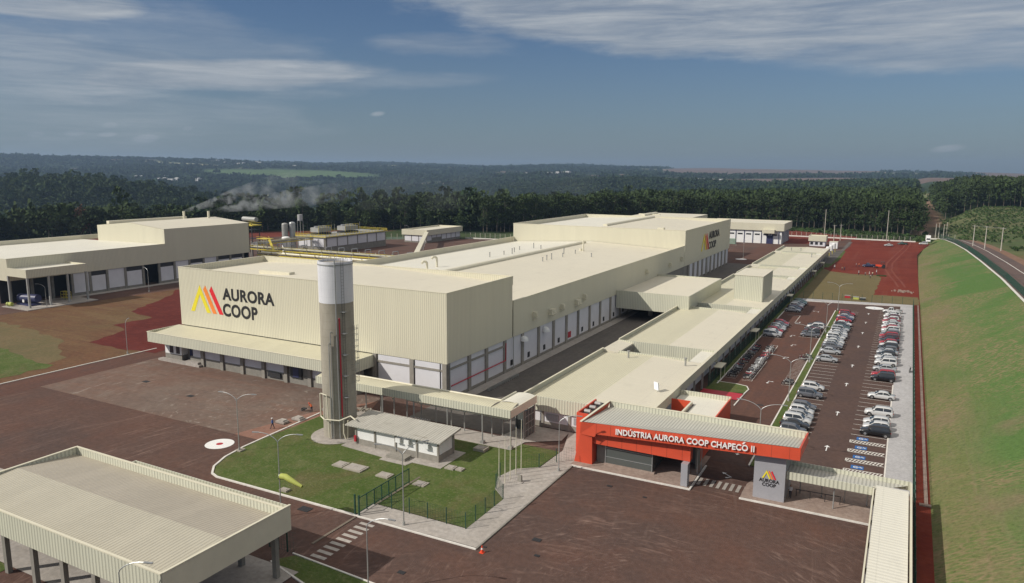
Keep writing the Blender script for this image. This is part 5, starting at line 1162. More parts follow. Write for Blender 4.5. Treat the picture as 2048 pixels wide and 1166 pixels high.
mb = MB(); mb.box(-242, -236, 222, 226, 10.8, 11.0); mb.box(-242, -236, 222, 222.1, 11.7, 11.8); mb.box(-229, -223, 213.5, 217, 7.2, 7.5); mb.box(-229, -223, 213.4, 213.5, 8.2, 8.3); mb.build('platform', 'yellow', ys_t)
mb = MB()
for x, y in ((-241.8, 222.2), (-236.2, 222.2), (-241.8, 225.8), (-228.8, 216.8), (-223.2, 213.7)): mb.box(x-.1, x+.1, y-.1, y+.1, 0, 10.8 if x < -230 else 7.2)
mb.build('stair_post', 'galv', ys_t)
bo = thing('boiler_structure', 'dark steel boiler frame with yellow platform behind the taller left hall', 'boiler', (-268, 244, 0))
mb = MB()
for x in (-271.5, -266.5):
    for y in (242, 246.5): mb.box(x-.15, x+.15, y-.15, y+.15, 0, 16)
for z in (4, 8, 12): mb.box(-271.6, -266.4, 241.9, 246.6, z, z+.15)
mb.build('frame', 'plastic_dark', bo)
mb = MB(); mb.box(-272, -265.5, 241.5, 247, 14.0, 14.5); mb.box(-272, -265.4, 241.4, 241.5, 15.3, 15.5); mb.box(-265.5, -265.4, 241.5, 247, 15.3, 15.5); mb.build('platform', 'yellow', bo)
mb = MB(); mb.tube((-276, 246, 16.8), (-266, 244.5, 16.8), 1.1, n=12); mb.build('drum', 'galv', bo)
for (nm, lab, x, y, r_, z0, z1, mt) in (('storage_tank', 'left one of the paired tall steel tanks behind the pipe racks', -268, 264, 1.5, 0, 13.4, 'galv'), ('storage_tank', 'right one of the paired tall steel tanks behind the pipe racks', -265.6, 266.5, 1.5, 0, 13.9, 'steel'), ('storage_tank', 'low white round tank beside the paired tall steel tanks', -262.5, 259, 2.0, 0, 7.4, 'white_paint')):
    t = thing(nm, lab, 'tank', (x, y, 0)); mb = MB(); mb.tube((x, y, z0), (x, y, z1), r_, n=20); mb.build('shell', mt, t); mb = MB(); mb.dome((x, y, z1), r_, 0.7, n=20); mb.build('dome', mt, t)
t = thing('water_tower', 'thin lattice tower with a grey water drum on top', 'water tower', (-290, 297, 0)); mb = MB()
for s_ in ((-1, -1), (1, -1), (1, 1), (-1, 1)): mb.bar((-290+1.1*s_[0], 297+1.1*s_[1], 0), (-290+1.0*s_[0], 297+1.0*s_[1], 12.5), 0.14, 0.14)
mb.build('lattice', 'galv', t); mb = MB(); mb.tube((-290, 297, 12.5), (-290, 297, 15.8), 1.35, n=16); mb.build('drum', 'distant_white', t)
b3 = thing('maintenance_building', 'small cream flat-roofed building with many white bays beyond the pipe racks', 'building', (-240, 352, 0))
mb = MB(); mb.box(-249.5, -232.5, 333.5, 333.8, 4.2, 7.2); mb.box(-232.8, -232.5, 333.8, 370.5, 4.2, 7.2); mb.box(-249.5, -249.2, 333.8, 370.5, 4.2, 7.2); mb.box(-249.2, -232.8, 370.2, 370.5, 4.2, 7.2); mb.build('fascia', 'cladding', b3)
mb = MB(); mb.quad((-249.2, 333.8, 6.4), (-232.8, 333.8, 6.4), (-232.8, 370.2, 6.4), (-249.2, 370.2, 6.4)); mb.build('roof', 'roof_sheet', b3)
mb = MB(); mb.box(-248.5, -233.5, 334.5, 369.5, 0, 6.3); mb.build('wall', 'concrete_wall', b3)
for k in range(7):
    y = 335+4.9*k; mb = MB(); mb.box(-233.5, -233.3, y, y+4.2, 1.2 if k not in (1, 2) else 2.6, 4.1); mb.build('wall_panel', 'white_panel', b3)
for k in range(3):
    x = -248+4.9*k; mb = MB(); mb.box(x, x+4.3, 334.3, 334.5, 0.8, 4.1); mb.build('wall_panel', 'white_panel', b3)
t = thing('sloping_conveyor_cover', 'long cream covered gangway sloping from the pipe racks to the maintenance building', 'gangway', (-215, 290, 0))
mb = MB(); mb.hexa([(-172, 236, 5.2), (-169.5, 236, 5.2), (-231, 333, 5.6), (-233.5, 333, 5.6), (-172, 236, 6.0), (-169.5, 236, 6.0), (-231, 333, 6.4), (-233.5, 333, 6.4)]); mb.build('cover', 'cream_trim', t)
mb = MB()
for k in range(8): q = k/7; x, y = -170.7-61.5*q, 237+95*q; mb.tube((x, y, 0), (x, y, 5.2), 0.15)
mb.build('posts', 'galv', t)
# far cold store at the end of the alley
cs = thing('far_store_building', 'cream-topped white store building beyond the end of the factory', 'building', (-76, 445, 0))
mb = MB(); mb.box(-104, -60.2, 431, 431.3, 7.3, 11.4); mb.box(-60.5, -60.2, 431.3, 462, 7.3, 11.4); mb.box(-104, -60.5, 461.7, 462, 7.3, 11.4); mb.build('fascia', 'cladding', cs)
mb = MB(); mb.quad((-104, 431.3, 10.8), (-60.5, 431.3, 10.8), (-60.5, 461.7, 11.3), (-104, 461.7, 11.3)); mb.build('roof', 'roof_sheet', cs)
mb = MB(); mb.box(-103, -61.5, 432, 461, 0, 7.25); mb.build('wall', 'white_paint', cs)
for k in range(9):
    x = -100.5+4.7*k
    mb = MB(); mb.box(x-0.15, x+0.15, 431.7, 432, 0, 7.3); mb.build('pillar', 'navy', cs)
    if k < 8: mb = MB(); mb.box(x+1, x+3.7, 431.9, 432, 4.6, 5.4); mb.build('window', 'glass', cs)
for k in range(6): y = 433+5*k; mb = MB(); mb.box(-61.5, -61.2, y, y+0.3, 0, 7.3); mb.build('pillar', 'navy', cs)
mb = MB(); mb.box(-71.5, -65.0, 428.5, 432, 6.0, 8.0); mb.build('door_canopy', 'cladding', cs)
mb = MB(); mb.box(-69.5, -66.0, 431.6, 431.9, 0, 4.6); mb.build('door', 'navy', cs)
t = thing('green_container', 'pale green container standing in front of the white store building', 'container', (-86, 420, 0)); mb = MB(); mb.box(-90, -84, 419, 421.5, 0, 2.9); plain('pale_green', (0.25, 0.36, 0.27), 0.6); mb.build('body', 'pale_green', t)
mb = MB()
for k in range(14): mb.box(-89.9+0.42*k, -89.8+0.42*k, 418.93, 419.0, 0.15, 2.75)
mb.build('ribs', 'galv', t)
gd = thing('guard_house', 'small cream-topped guard house by the back fence', 'guard house', (-42, 433, 0))
mb = MB(); mb.box(-47.2, -38.2, 430.4, 430.6, 2.7, 5.6); mb.box(-38.4, -38.2, 430.6, 438.5, 2.7, 5.6); mb.box(-47.2, -47.0, 430.6, 438.5, 2.7, 5.6); mb.box(-47, -38.4, 438.3, 438.5, 2.7, 5.6); mb.build('fascia', 'cladding', gd)
mb = MB(); mb.quad((-47, 430.6, 5.2), (-38.4, 430.6, 5.2), (-38.4, 438.3, 5.2), (-47, 438.3, 5.2)); mb.build('roof', 'roof_sheet', gd)
mb = MB(); mb.box(-46.6, -38.8, 431, 438, 0, 2.7); mb.build('wall', 'white_panel', gd)
for x in (-46.2, -43.8, -41.4):
    mb = MB(); mb.box(x, x+1.4, 430.9, 431.0, 0.8, 2.2); mb.build('window', 'glass', gd)
t = thing('generator_cabin', 'white box cabin to the right of the guard house', 'cabin', (-34, 424, 0)); mb = MB(); mb.box(-35.8, -31.8, 422, 426, 0, 3.4); mb.build('body', 'white_paint', t); mb = MB(); mb.box(-35.9, -31.7, 421.9, 426.1, 3.4, 3.55); mb.build('roof', 'cream_trim', t)
OR = ['nearest', 'second', 'third', 'fourth', 'fifth', 'sixth', 'seventh', 'eighth', 'ninth', 'tenth', 'eleventh', 'twelfth', 'thirteenth', 'fourteenth', 'fifteenth', 'sixteenth', 'seventeenth', 'eighteenth', 'nineteenth', 'twentieth'] 
def ordn(i):
    if i < 20: return OR[i]
    t = {2: 'twenty', 3: 'thirty', 4: 'forty', 5: 'fifty', 6: 'sixty'}[(i+1)//10]; u = (i+1) % 10
    return {2: 'twentieth', 3: 'thirtieth', 4: 'fortieth', 5: 'fiftieth'}.get((i+1)//10) if u == 0 else t+'-'+['', 'first', 'second', 'third', 'fourth', 'fifth', 'sixth', 'seventh', 'eighth', 'ninth'][u]
for i, (x, y) in enumerate(((-33.2, 364), (-32.9, 373), (-32.9, 383), (-32.4, 393), (-32.1, 404))):
    t = thing('white_tank', 'white upright tank on legs behind the annex, %s of five counted from the camera' % ordn(i), 'tank', (x, y, 0), 'white tanks on legs')
    mb = MB(); mb.tube((x, y, 1.6), (x, y, 4.2), 0.95, n=16); mb.dome((x, y, 4.2), 0.95, 0.35, n=16); mb.build('shell', 'white_paint', t)
    mb = MB()
    for a_, c_ in ((-.7, -.7), (.7, -.7), (.7, .7), (-.7, .7)): mb.box(x+a_-.06, x+a_+.06, y+c_-.06, y+c_+.06, 0, 1.7)
    mb.build('legs', 'yellow', t)
# fan of concrete posts with low white wall: perimeter fence at the back
def fence_posts(name, label, pts, step, ph, wall=0.0, pm='pole_conc', pr_=0.09, base_m='kerb_white', wires=None, grp=None, z=None):
    t = thing(name, label, 'fence', (pts[0][0], pts[0][1], 0), grp)
    zf = z or (lambda x, y: 0.0)
    wl = MB(); wr = MB()
    for a, b_ in zip(pts, pts[1:]):
        a, b_ = Vector((*a, 0)), Vector((*b_, 0)); L = (b_-a).length; n = max(1, round(L/step)); d = (b_-a)/n
        for k in range(n+(1 if (b_.x, b_.y) == (pts[-1][0], pts[-1][1]) else 0)):
            p = a+d*k; q = a+d*min(k+1, n); z0, z1 = zf(p.x, p.y), zf(q.x, q.y)
            mb = MB(); mb.box(p.x-pr_, p.x+pr_, p.y-pr_, p.y+pr_, z0, z0+ph); mb.build('post', pm, t)
            if k < n:
                if wall: wl.hexa([(p.x-.1, p.y-.1, z0-.2), (q.x-.1, q.y-.1, z1-.2), (q.x+.1, q.y+.1, z1-.2), (p.x+.1, p.y+.1, z0-.2), (p.x-.1, p.y-.1, z0+wall), (q.x-.1, q.y-.1, z1+wall), (q.x+.1, q.y+.1, z1+wall), (p.x+.1, p.y+.1, z0+wall)])
                if wires:
                    nh, dv, ww = wires; dd = (q-p).normalized()
                    for i in range(nh+1):
                        zz = 0.1+wall+(ph-0.15-wall)*i/nh; wr.bar((p.x, p.y, z0+zz), (q.x, q.y, z1+zz), ww, ww)
                    if dv:
                        m_ = max(1, int((q-p).length/dv))
                        for i in range(1, m_):
                            s_ = p+(q-p)*(i/m_); zs = z0+(z1-z0)*i/m_; wr.bar((s_.x, s_.y, zs+0.1+wall), (s_.x, s_.y, zs+ph-.05), ww, ww)
    if wall: wl.build('base_wall', base_m, t)
    if wires: wr.build('wire_mesh', 'green_fence' if pm == 'green_fence' else 'galv', t)
    return t
fence_posts('perimeter_fence', 'white concrete post fence along the back edge of the red earth', [(-75, 489.5), (4.8, 485)], 2.9, 3.0, 0.7, grp='perimeter fences', wires=(3, 0, 0.03))
fence_posts('perimeter_fence', 'short white post fence right of the box truck atop the grass bank', [(11, 484), (24, 484)], 2.9, 3.0, 0.5, grp='perimeter fences', z=lambda x, y: 2.4, wires=(3, 0, 0.03))
fence_posts('perimeter_fence', 'white concrete post fence behind the maintenance building near the dark wood', [(-231, 371.5), (-205, 373), (-165, 385)], 3.2, 3.4, 0.5, grp='perimeter fences', wires=(3, 0, 0.03))
fence_posts('perimeter_fence', 'white post fence with green base left of the maintenance building', [(-266, 340), (-250, 352)], 3.2, 3.4, 1.4, base_m='pale_green', grp='perimeter fences')
fence_posts('lawn_fence', 'low green wire fence around the corner lawn and flagpole bay', [(-54.0, 65.7), (-41.05, 65.7), (-41.05, 74.4), (-43.3, 76.6), (-44.6, 80.0), (-43.8, 83.0), (-41.5, 85.3), (-40.2, 88.1), (-38.4, 90.0)], 2.45, 2.1, 0, 'green_fence', 0.045, wires=(8, 0.35, 0.012), grp='green wire fences')
fence_posts('car_park_fence', 'tall green wire fence along the right edge of the car park', [(3.42, 60), (3.42, 252)], 2.6, 2.4, 0, 'green_fence', 0.05, wires=(12, 0.22, 0.022), grp='green wire fences')
fence_posts('car_park_fence', 'green wire fence across the far end of the car park', [(-27.5, 248.2), (3.3, 252.0)], 2.8, 2.4, 0, 'green_fence', 0.05, wires=(4, 0, 0.012), grp='green wire fences')
fence_posts('car_park_fence', 'dark bar fence below the colonnade of the long annex', [(-30.55, 135), (-30.55, 250)], 2.9, 2.3, 0, 'green_fence', 0.05, wires=(4, 0.30, 0.03), grp='green wire fences')
fence_posts('upper_road_fence', 'wire fence following the curved top of the grass bank', [(CX[i]+1.2, CY[i]) for i in range(1, 11)], 3.0, 2.2, 0, 'green_fence', 0.06, wires=(10, 0.4, 0.03), grp='green wire fences', z=lambda x, y: float(np.interp(y, CY, CZ)))
fence_posts('shed_fence', 'short dark green fence beside the open shed', [(-57.5, 52.4), (-53.8, 52.6)], 1.3, 2.4, 0, 'green_fence', 0.06, wires=(4, 0.4, 0.014), grp='green wire fences')
# sliding gate
sg = thing('sliding_gate', 'black green sliding gate standing open across the lawn edge', 'gate', (-54, 67, 0))
mb = MB()
for z in (0.35, 2.1): mb.bar((-53.9, 62.8, z), (-53.9, 72.6, z), 0.08, 0.09)
for k in range(8): y = 62.8+1.4*k; mb.box(-53.95, -53.85, y-0.05, y+0.05, 0.1, 2.15)
mb.build('frame', 'green_fence', sg)
mb = MB()
for k in range(60): y = 62.9+0.163*k; mb.bar((-53.9, y, 0.35), (-53.9, y, 2.1), 0.018, 0.018)
mb.build('bars', 'green_fence', sg)
for x in (-54.25, -53.65):
    mb = MB(); mb.box(x-0.08, x+0.08, 62.4, 62.56, 0, 2.6); mb.build('gate_post', 'green_fence', sg)
mb = MB(); mb.box(-54.05, -53.75, 55, 75, 0.005, 0.08); o = mb.build('gate_rail', 'trunk'); o['kind'] = 'structure'
# slabs and manholes in the lawn
for i, (x0, x1, y0, y1, h, lab) in enumerate(((-66.6, -64.8, 72.2, 73.9, .22, 'smaller of two adjoining concrete lids on the lawn'), (-64.6, -61.6, 72.1, 74.1, .22, 'larger of two adjoining concrete lids on the lawn'), (-59.2, -57.2, 72.3, 73.8, .22, 'single square concrete lid left of the sliding gate'), (-53.4, -51.6, 72.5, 73.9, .18, 'concrete lid just right of the sliding gate end'), (-52.6, -50.8, 86.3, 87.9, .45, 'raised concrete inspection box near the walkway corner'), (-52.6, -51.2, 78.8, 80.0, .25, 'round-topped concrete inspection box by the hut corner'), (-51.0, -50.0, 79.0, 80.0, .25, 'small square box beside the hut corner'), (-66.9, -65.7, 62.9, 63.7, .3, 'small concrete box by the windsock pole'), (-82.3, -81.3, 69.6, 70.6, .25, 'small concrete box at the foot of the corner lamp'), (-168, -163, 77.6, 79.2, .35, 'long pale concrete slab lying on the far left soil'))):
    t = thing('inspection_lid', lab, 'concrete lid', ((x0+x1)/2, (y0+y1)/2, 0)); mb = MB(); mb.box(x0, x1, y0, y1, 0.0, h); mb.build('frame', 'manhole', t); mb = MB(); mb.box(x0+.25, x1-.25, y0+.25, y1-.25, h+.001, h+.05); mb.build('lid', 'concrete_pave', t)
mb = MB()
for (x, y, s_) in ((-31, 84.5, .35), (-37.2, 63.4, .2), (-33.0, 67.5, .5), (-31.5, 64.5, .3), (-26, 83.5, .25), (-42, 55, .4), (-60.5, 60.8, .8), (-110, 84, .7), (-28.8, 127, .5), (-20, 128.5, .5), (-125, 86, .7)):
    mb.quad((x-s_, y-s_*.7, .045), (x+s_, y-s_*.7, .045), (x+s_, y+s_*.7, .045), (x-s_, y+s_*.7, .045))
o = mb.build('drain_covers', 'dark_open', fix=False); o['kind'] = 'structure'
# ------------------------------------------------------------------ lamps, poles, flagpoles
def lamp(label, x, y, h, arms, name='street_lamp', z0=0.0, grp='curved-arm street lamps', span=2.4, r_=0.06):
    t = thing(name, label, 'street lamp', (x, y, z0), grp)
    mb = MB(); mb.tube((x, y, z0), (x, y, z0+h-1.1), r_*1.25, r_*0.8); mb.tube((x, y, z0), (x, y, z0+0.5), 0.2, 0.16); mb.build('pole', 'galv', t)
    for az in arms:
        c, s_ = math.cos(R(az)), math.sin(R(az)); pts = []
        for i in range(8):
            q = i/7; pts.append((x+c*span*q**1.5, y+s_*span*q**1.5, z0+h-1.1+1.1*math.sin(q*math.pi/2)))
        mb = MB(); mb.path(pts, r_*0.75, 6); a_ = mb.build('arm', 'steel', t)
        e = pts[-1]; mb = MB(); mb.bar((e[0]-c*.1, e[1]-s_*.1, e[2]), (e[0]+c*0.65, e[1]+s_*0.65, e[2]-0.02), 0.2, 0.08); mb.build('lamp_head', 'steel', a_)
    return t
lamp('double-arm lamp at the left corner of the lawn beside the painted circle', -81.8, 69.9, 8.6, (20, 190))
lamp('tall double-arm lamp in front of the hut at the lawn edge', -47.7, 63.1, 9.6, (60, 200), span=2.6)
lamp('double-arm lamp carrying the yellow windsock between road and lawn', -61.5, 58.0, 10.2, (20, 200))
lamp('single-arm lamp standing on the pavement left of the orange gatehouse', -38.7, 85.6, 8.0, (15,))
lamp('single-arm lamp at the bottom centre of the picture by the road', -42.6, 50.6, 7.9, (10,))
lamp('dark single-arm lamp in front of the open shed eave at the lower left', -53.6, 33.2, 9.0, (20,))
lamp('thin single lamp on the brown soil left of the factory front', -147.7, 97.8, 7.6, (120,), span=1.2)
lamp('single-arm lamp in front of the white bays of the left building', -217.0, 152.9, 8.0, (170,))
lamp('single-arm lamp under the corner of the left porch', -218.5, 121.0, 6.8, (200,))
for i, y in enumerate((103.8, 133.0, 163.5, 197.0, 231.5)):
    lamp('double-arm lamp on the green median of the car park, %s of five from the gatehouse' % ordn(i), -16.0, y, 8.0, (5, 175), z0=0.1, span=2.8)
lamp('single lamp on the far side of the back yard by the container', -82, 412, 8, (0,))
lamp('single lamp beside the maintenance building fence', -256, 349, 8, (180,))
lamp('short lamp in the red yard at the end of the alley', -66.5, 352, 8, (90,))
def conc_pole(label, x, y, z0, h, arms=True):
    t = thing('utility_pole', label, 'utility pole', (x, y, z0), 'concrete utility poles'); mb = MB(); mb.tube((x, y, z0), (x, y, z0+h), 0.24, 0.15); mb.build('shaft', 'pole_conc', t)
    if arms: mb = MB(); mb.box(x-1.1, x+1.1, y-0.06, y+0.06, z0+h-0.5, z0+h-0.36); mb.build('crossarm', 'galv', t)
conc_pole('tall concrete pole behind the guard house', -46.3, 506.7, 0, 16.5, False)
conc_pole('tall concrete pole on the back fence above the red field', -10.3, 484.0, 0, 18.0, False)
for i, (px_, py_, zz) in enumerate(((29.0, 425, 4.2), (32.5, 406, 5.0), (37.6, 392, 5.5))): conc_pole('concrete pole with crossarm beside the upper road, %s of three from the left' % ('first', 'second', 'third')[i], px_, py_, zz, 10.5)
for i, (px_, py_) in enumerate(((15.5, 520), (17.5, 530), (19.5, 515), (22, 540))): conc_pole('slim pole in scrub beyond the grass bank, %s of four from the left' % ('first', 'second', 'third', 'fourth')[i], px_, py_, float(ground(px_, py_)), 9.5, False)
for i, (px_, py_) in enumerate(((-37.5, 468), (-34.5, 474))):
    conc_pole(('left' if i == 0 else 'right')+' pole of the transformer pair right of the guard house', px_, py_, 0, 9.5)
mb = MB()
for (a, b_) in ((Vector((29.0, 425, 14.4)), Vector((32.5, 406, 15.2))), (Vector((32.5, 406, 15.2)), Vector((37.6, 392, 15.7)))):
    for dx in (-1, 0, 1): mb.bar(a+Vector((dx, 0, 0)), b_+Vector((dx, 0, 0)), 0.03, 0.03)
o = mb.build('power_lines', 'galv'); tag(o, 'thin power wires strung between the poles of the upper road', 'wires')
for i, (x, y, h) in enumerate(((-43.2, 77.2, 6.0), (-43.1, 78.6, 6.4), (-43.2, 80.2, 6.0), (-43.2, 81.8, 6.6), (-43.2, 83.3, 7.2))):
    t = thing('flagpole', 'bare flagpole in the round pavement bay, %s of five from the camera' % ordn(i), 'flagpole', (x, y, 0), 'bare flagpoles'); mb = MB(); mb.tube((x, y, 0.1), (x, y, h), 0.06, 0.035); mb.build('shaft', 'cream_trim', t); mb = MB(); mb.dome((x, y, h), 0.07, 0.09, 8, 3); mb.build('finial', 'steel', t)
t = thing('memorial_stone', 'small grey marker stone on the pavement beside the flagpoles', 'stone', (-41.6, 79.9, 0.12)); mb = MB(); mb.hexa([(-41.9, 79.7, .1), (-41.3, 79.7, .1), (-41.3, 80.1, .1), (-41.9, 80.1, .1), (-41.85, 79.75, 1.15), (-41.35, 79.75, 1.15), (-41.35, 80.05, 1.0), (-41.85, 80.05, 1.0)]); mb.build('stone', 'concrete_col', t)
mb = MB(); mb.box(-42.1, -41.1, 79.5, 80.3, 0.1, 0.2); mb.build('plinth', 'concrete_pave', t)
# windsock
t = thing('windsock', 'yellow windsock drooping to the right above the lawn edge', 'windsock', (-61.5, 58, 4.5)); mb = MB()
pts = [(-61.3, 58.0, 5.05, .36), (-60.6, 58.1, 5.08, .36), (-60.0, 58.1, 4.9, .33), (-59.2, 58.2, 4.6, .26), (-58.3, 58.3, 4.3, .17)]
n = 12; vs = []
for (x, y, z, r_) in pts: vs += [(x+0.15*r_*math.sin(a_), y+r_*math.cos(a_), z+r_*math.sin(a_)) for a_ in np.linspace(0, 2*math.pi, n, endpoint=False)]
mb.add(vs, [(j*n+i, j*n+(i+1) % n, (j+1)*n+(i+1) % n, (j+1)*n+i) for j in range(len(pts)-1) for i in range(n)]); mb.build('sleeve', 'sock', t, smooth=True)
mb = MB()
for i in range(12): a0, a1 = i*R(30), (i+1)*R(30); mb.tube((-61.3, 58+.37*math.cos(a0), 5.05+.37*math.sin(a0)), (-61.3, 58+.37*math.cos(a1), 5.05+.37*math.sin(a1)), 0.025, n=5)
mb.tube((-61.5, 58, 5.05), (-61.3, 58.37, 5.05), .02); mb.build('hoop', 'steel', t)
# cone, barrier, small yard objects
t = thing('traffic_cone', 'orange and white traffic cone at the pavement corner', 'cone', (-36.9, 62.3, 0)); mb = MB(); mb.box(-37.15, -36.65, 62.05, 62.55, 0, 0.05); mb.tube((-36.9, 62.3, 0.05), (-36.9, 62.3, 0.8), 0.19, 0.04, 12); mb.build('cone_body', 'cone_orange', t)
mb = MB(); mb.tube((-36.9, 62.3, 0.38), (-36.9, 62.3, 0.55), 0.128, 0.094, 12); mb.build('band', 'white_paint', t)
t = thing('yellow_barrier', 'yellow tubular barrier at the bottom edge beside the lamp', 'barrier', (-38.6, 51.6, 0)); mb = MB()
mb.path([(-39.6, 51.2, 0), (-39.5, 51.2, 1.1), (-38.8, 51.5, 1.3), (-37.7, 52.0, 1.1), (-37.6, 52.0, 0)], 0.05); mb.tube((-39.5, 51.2, 0.6), (-37.7, 52, 0.6), 0.04); mb.build('frame', 'yellow', t)
t = thing('kerb_stone_stack', 'pile of pale kerb stones behind the silo foot', 'stone pile', (-77.5, 92.5, 0)); mb = MB()
for k in range(26):
    a_ = random.uniform(0, 3); x, y, z = -79.4+random.random()*3.6, 91+random.random()*2.6, 0.1+0.25*random.randint(0, 2); mb.bar((x-.4*math.cos(a_), y-.4*math.sin(a_), z+.12), (x+.4*math.cos(a_), y+.4*math.sin(a_), z+.12), .15, .22)
mb.build('stones', 'manhole', t)
t = thing('bicycle_rack', 'dark rack of wire trolleys beneath the covered walkway', 'rack', (-65.8, 92, 0)); mb = MB()
for k in range(9):
    x = -67.6+0.45*k; mb.path([(x, 90.6, 0.1), (x, 90.6, 0.9), (x, 92.0, 1.0), (x, 92.0, 0.1)], 0.03, 5)
mb.build('hoops', 'white_paint', t); mb = MB(); mb.bar((-67.8, 90.6, .5), (-63.9, 90.6, .5), .05, .05); mb.bar((-67.8, 92, .5), (-63.9, 92, .5), .05, .05); mb.build('rails', 'plastic_dark', t)
t = thing('alley_form_rack', 'row of dark metal frames lying along the alley kerb', 'rack', (-65.5, 118, 0)); mb = MB()
for k in range(16): y = 112.6+0.75*k; mb.box(-65.5, -64.9, y, y+0.06, 0.05, 0.5)
mb.bar((-65.5, 112.4, .5), (-65.5, 124.3, .5), .05, .05); mb.build('frames', 'galv', t)
for i, (x, y) in enumerate(((-85.3, 81.6), (-84.1, 83.9))):
    t = thing('paver_pallet', ('front' if i == 0 else 'rear')+' low stack of pale slabs by the walking workers', 'pallet', (x, y, 0)); mb = MB(); mb.box(x-.9, x+.9, y-.6, y+.6, 0.14, 0.42); mb.box(x-.5, x+.6, y-.4, y+.5, 0.42, 0.6); mb.build('slabs', 'concrete_pave', t); mb = MB(); mb.box(x-.95, x+.95, y-.62, y+.62, 0.03, 0.14); mb.build('pallet_base', 'trunk', t)
for i, (x, y, mt, nm) in enumerate(((-15.2, 256.6, 'red_paint', 'red'), (-12.6, 255.0, 'sock', 'yellow'), (-10.6, 254.0, 'plastic_dark', 'dark'))):
    t = thing('tool_crate', nm+' crate lying on the tan grass beyond the far pavement', 'crate', (x, y, 0.05)); mb = MB(); mb.box(x-.8, x+.8, y-.5, y+.5, 0.05, 0.75); mb.build('box', mt, t); mb = MB(); mb.box(x-.85, x+.85, y-.55, y+.55, 0.751, 0.85); mb.build('lid', 'galv', t)
t = thing('soil_heap', 'heap of pinkish rubble on the red earth near the grass bank', 'heap', (0.8, 279, 0)); mb = MB()
for k in range(34): x, y = random.gauss(0.5, 1.6), random.gauss(279, 1.4); s_ = random.uniform(.12, .34); mb.box(x-s_, x+s_, y-s_, y+s_, 0.0, s_*1.6)
mb.build('rubble', 'pave_pink', t)

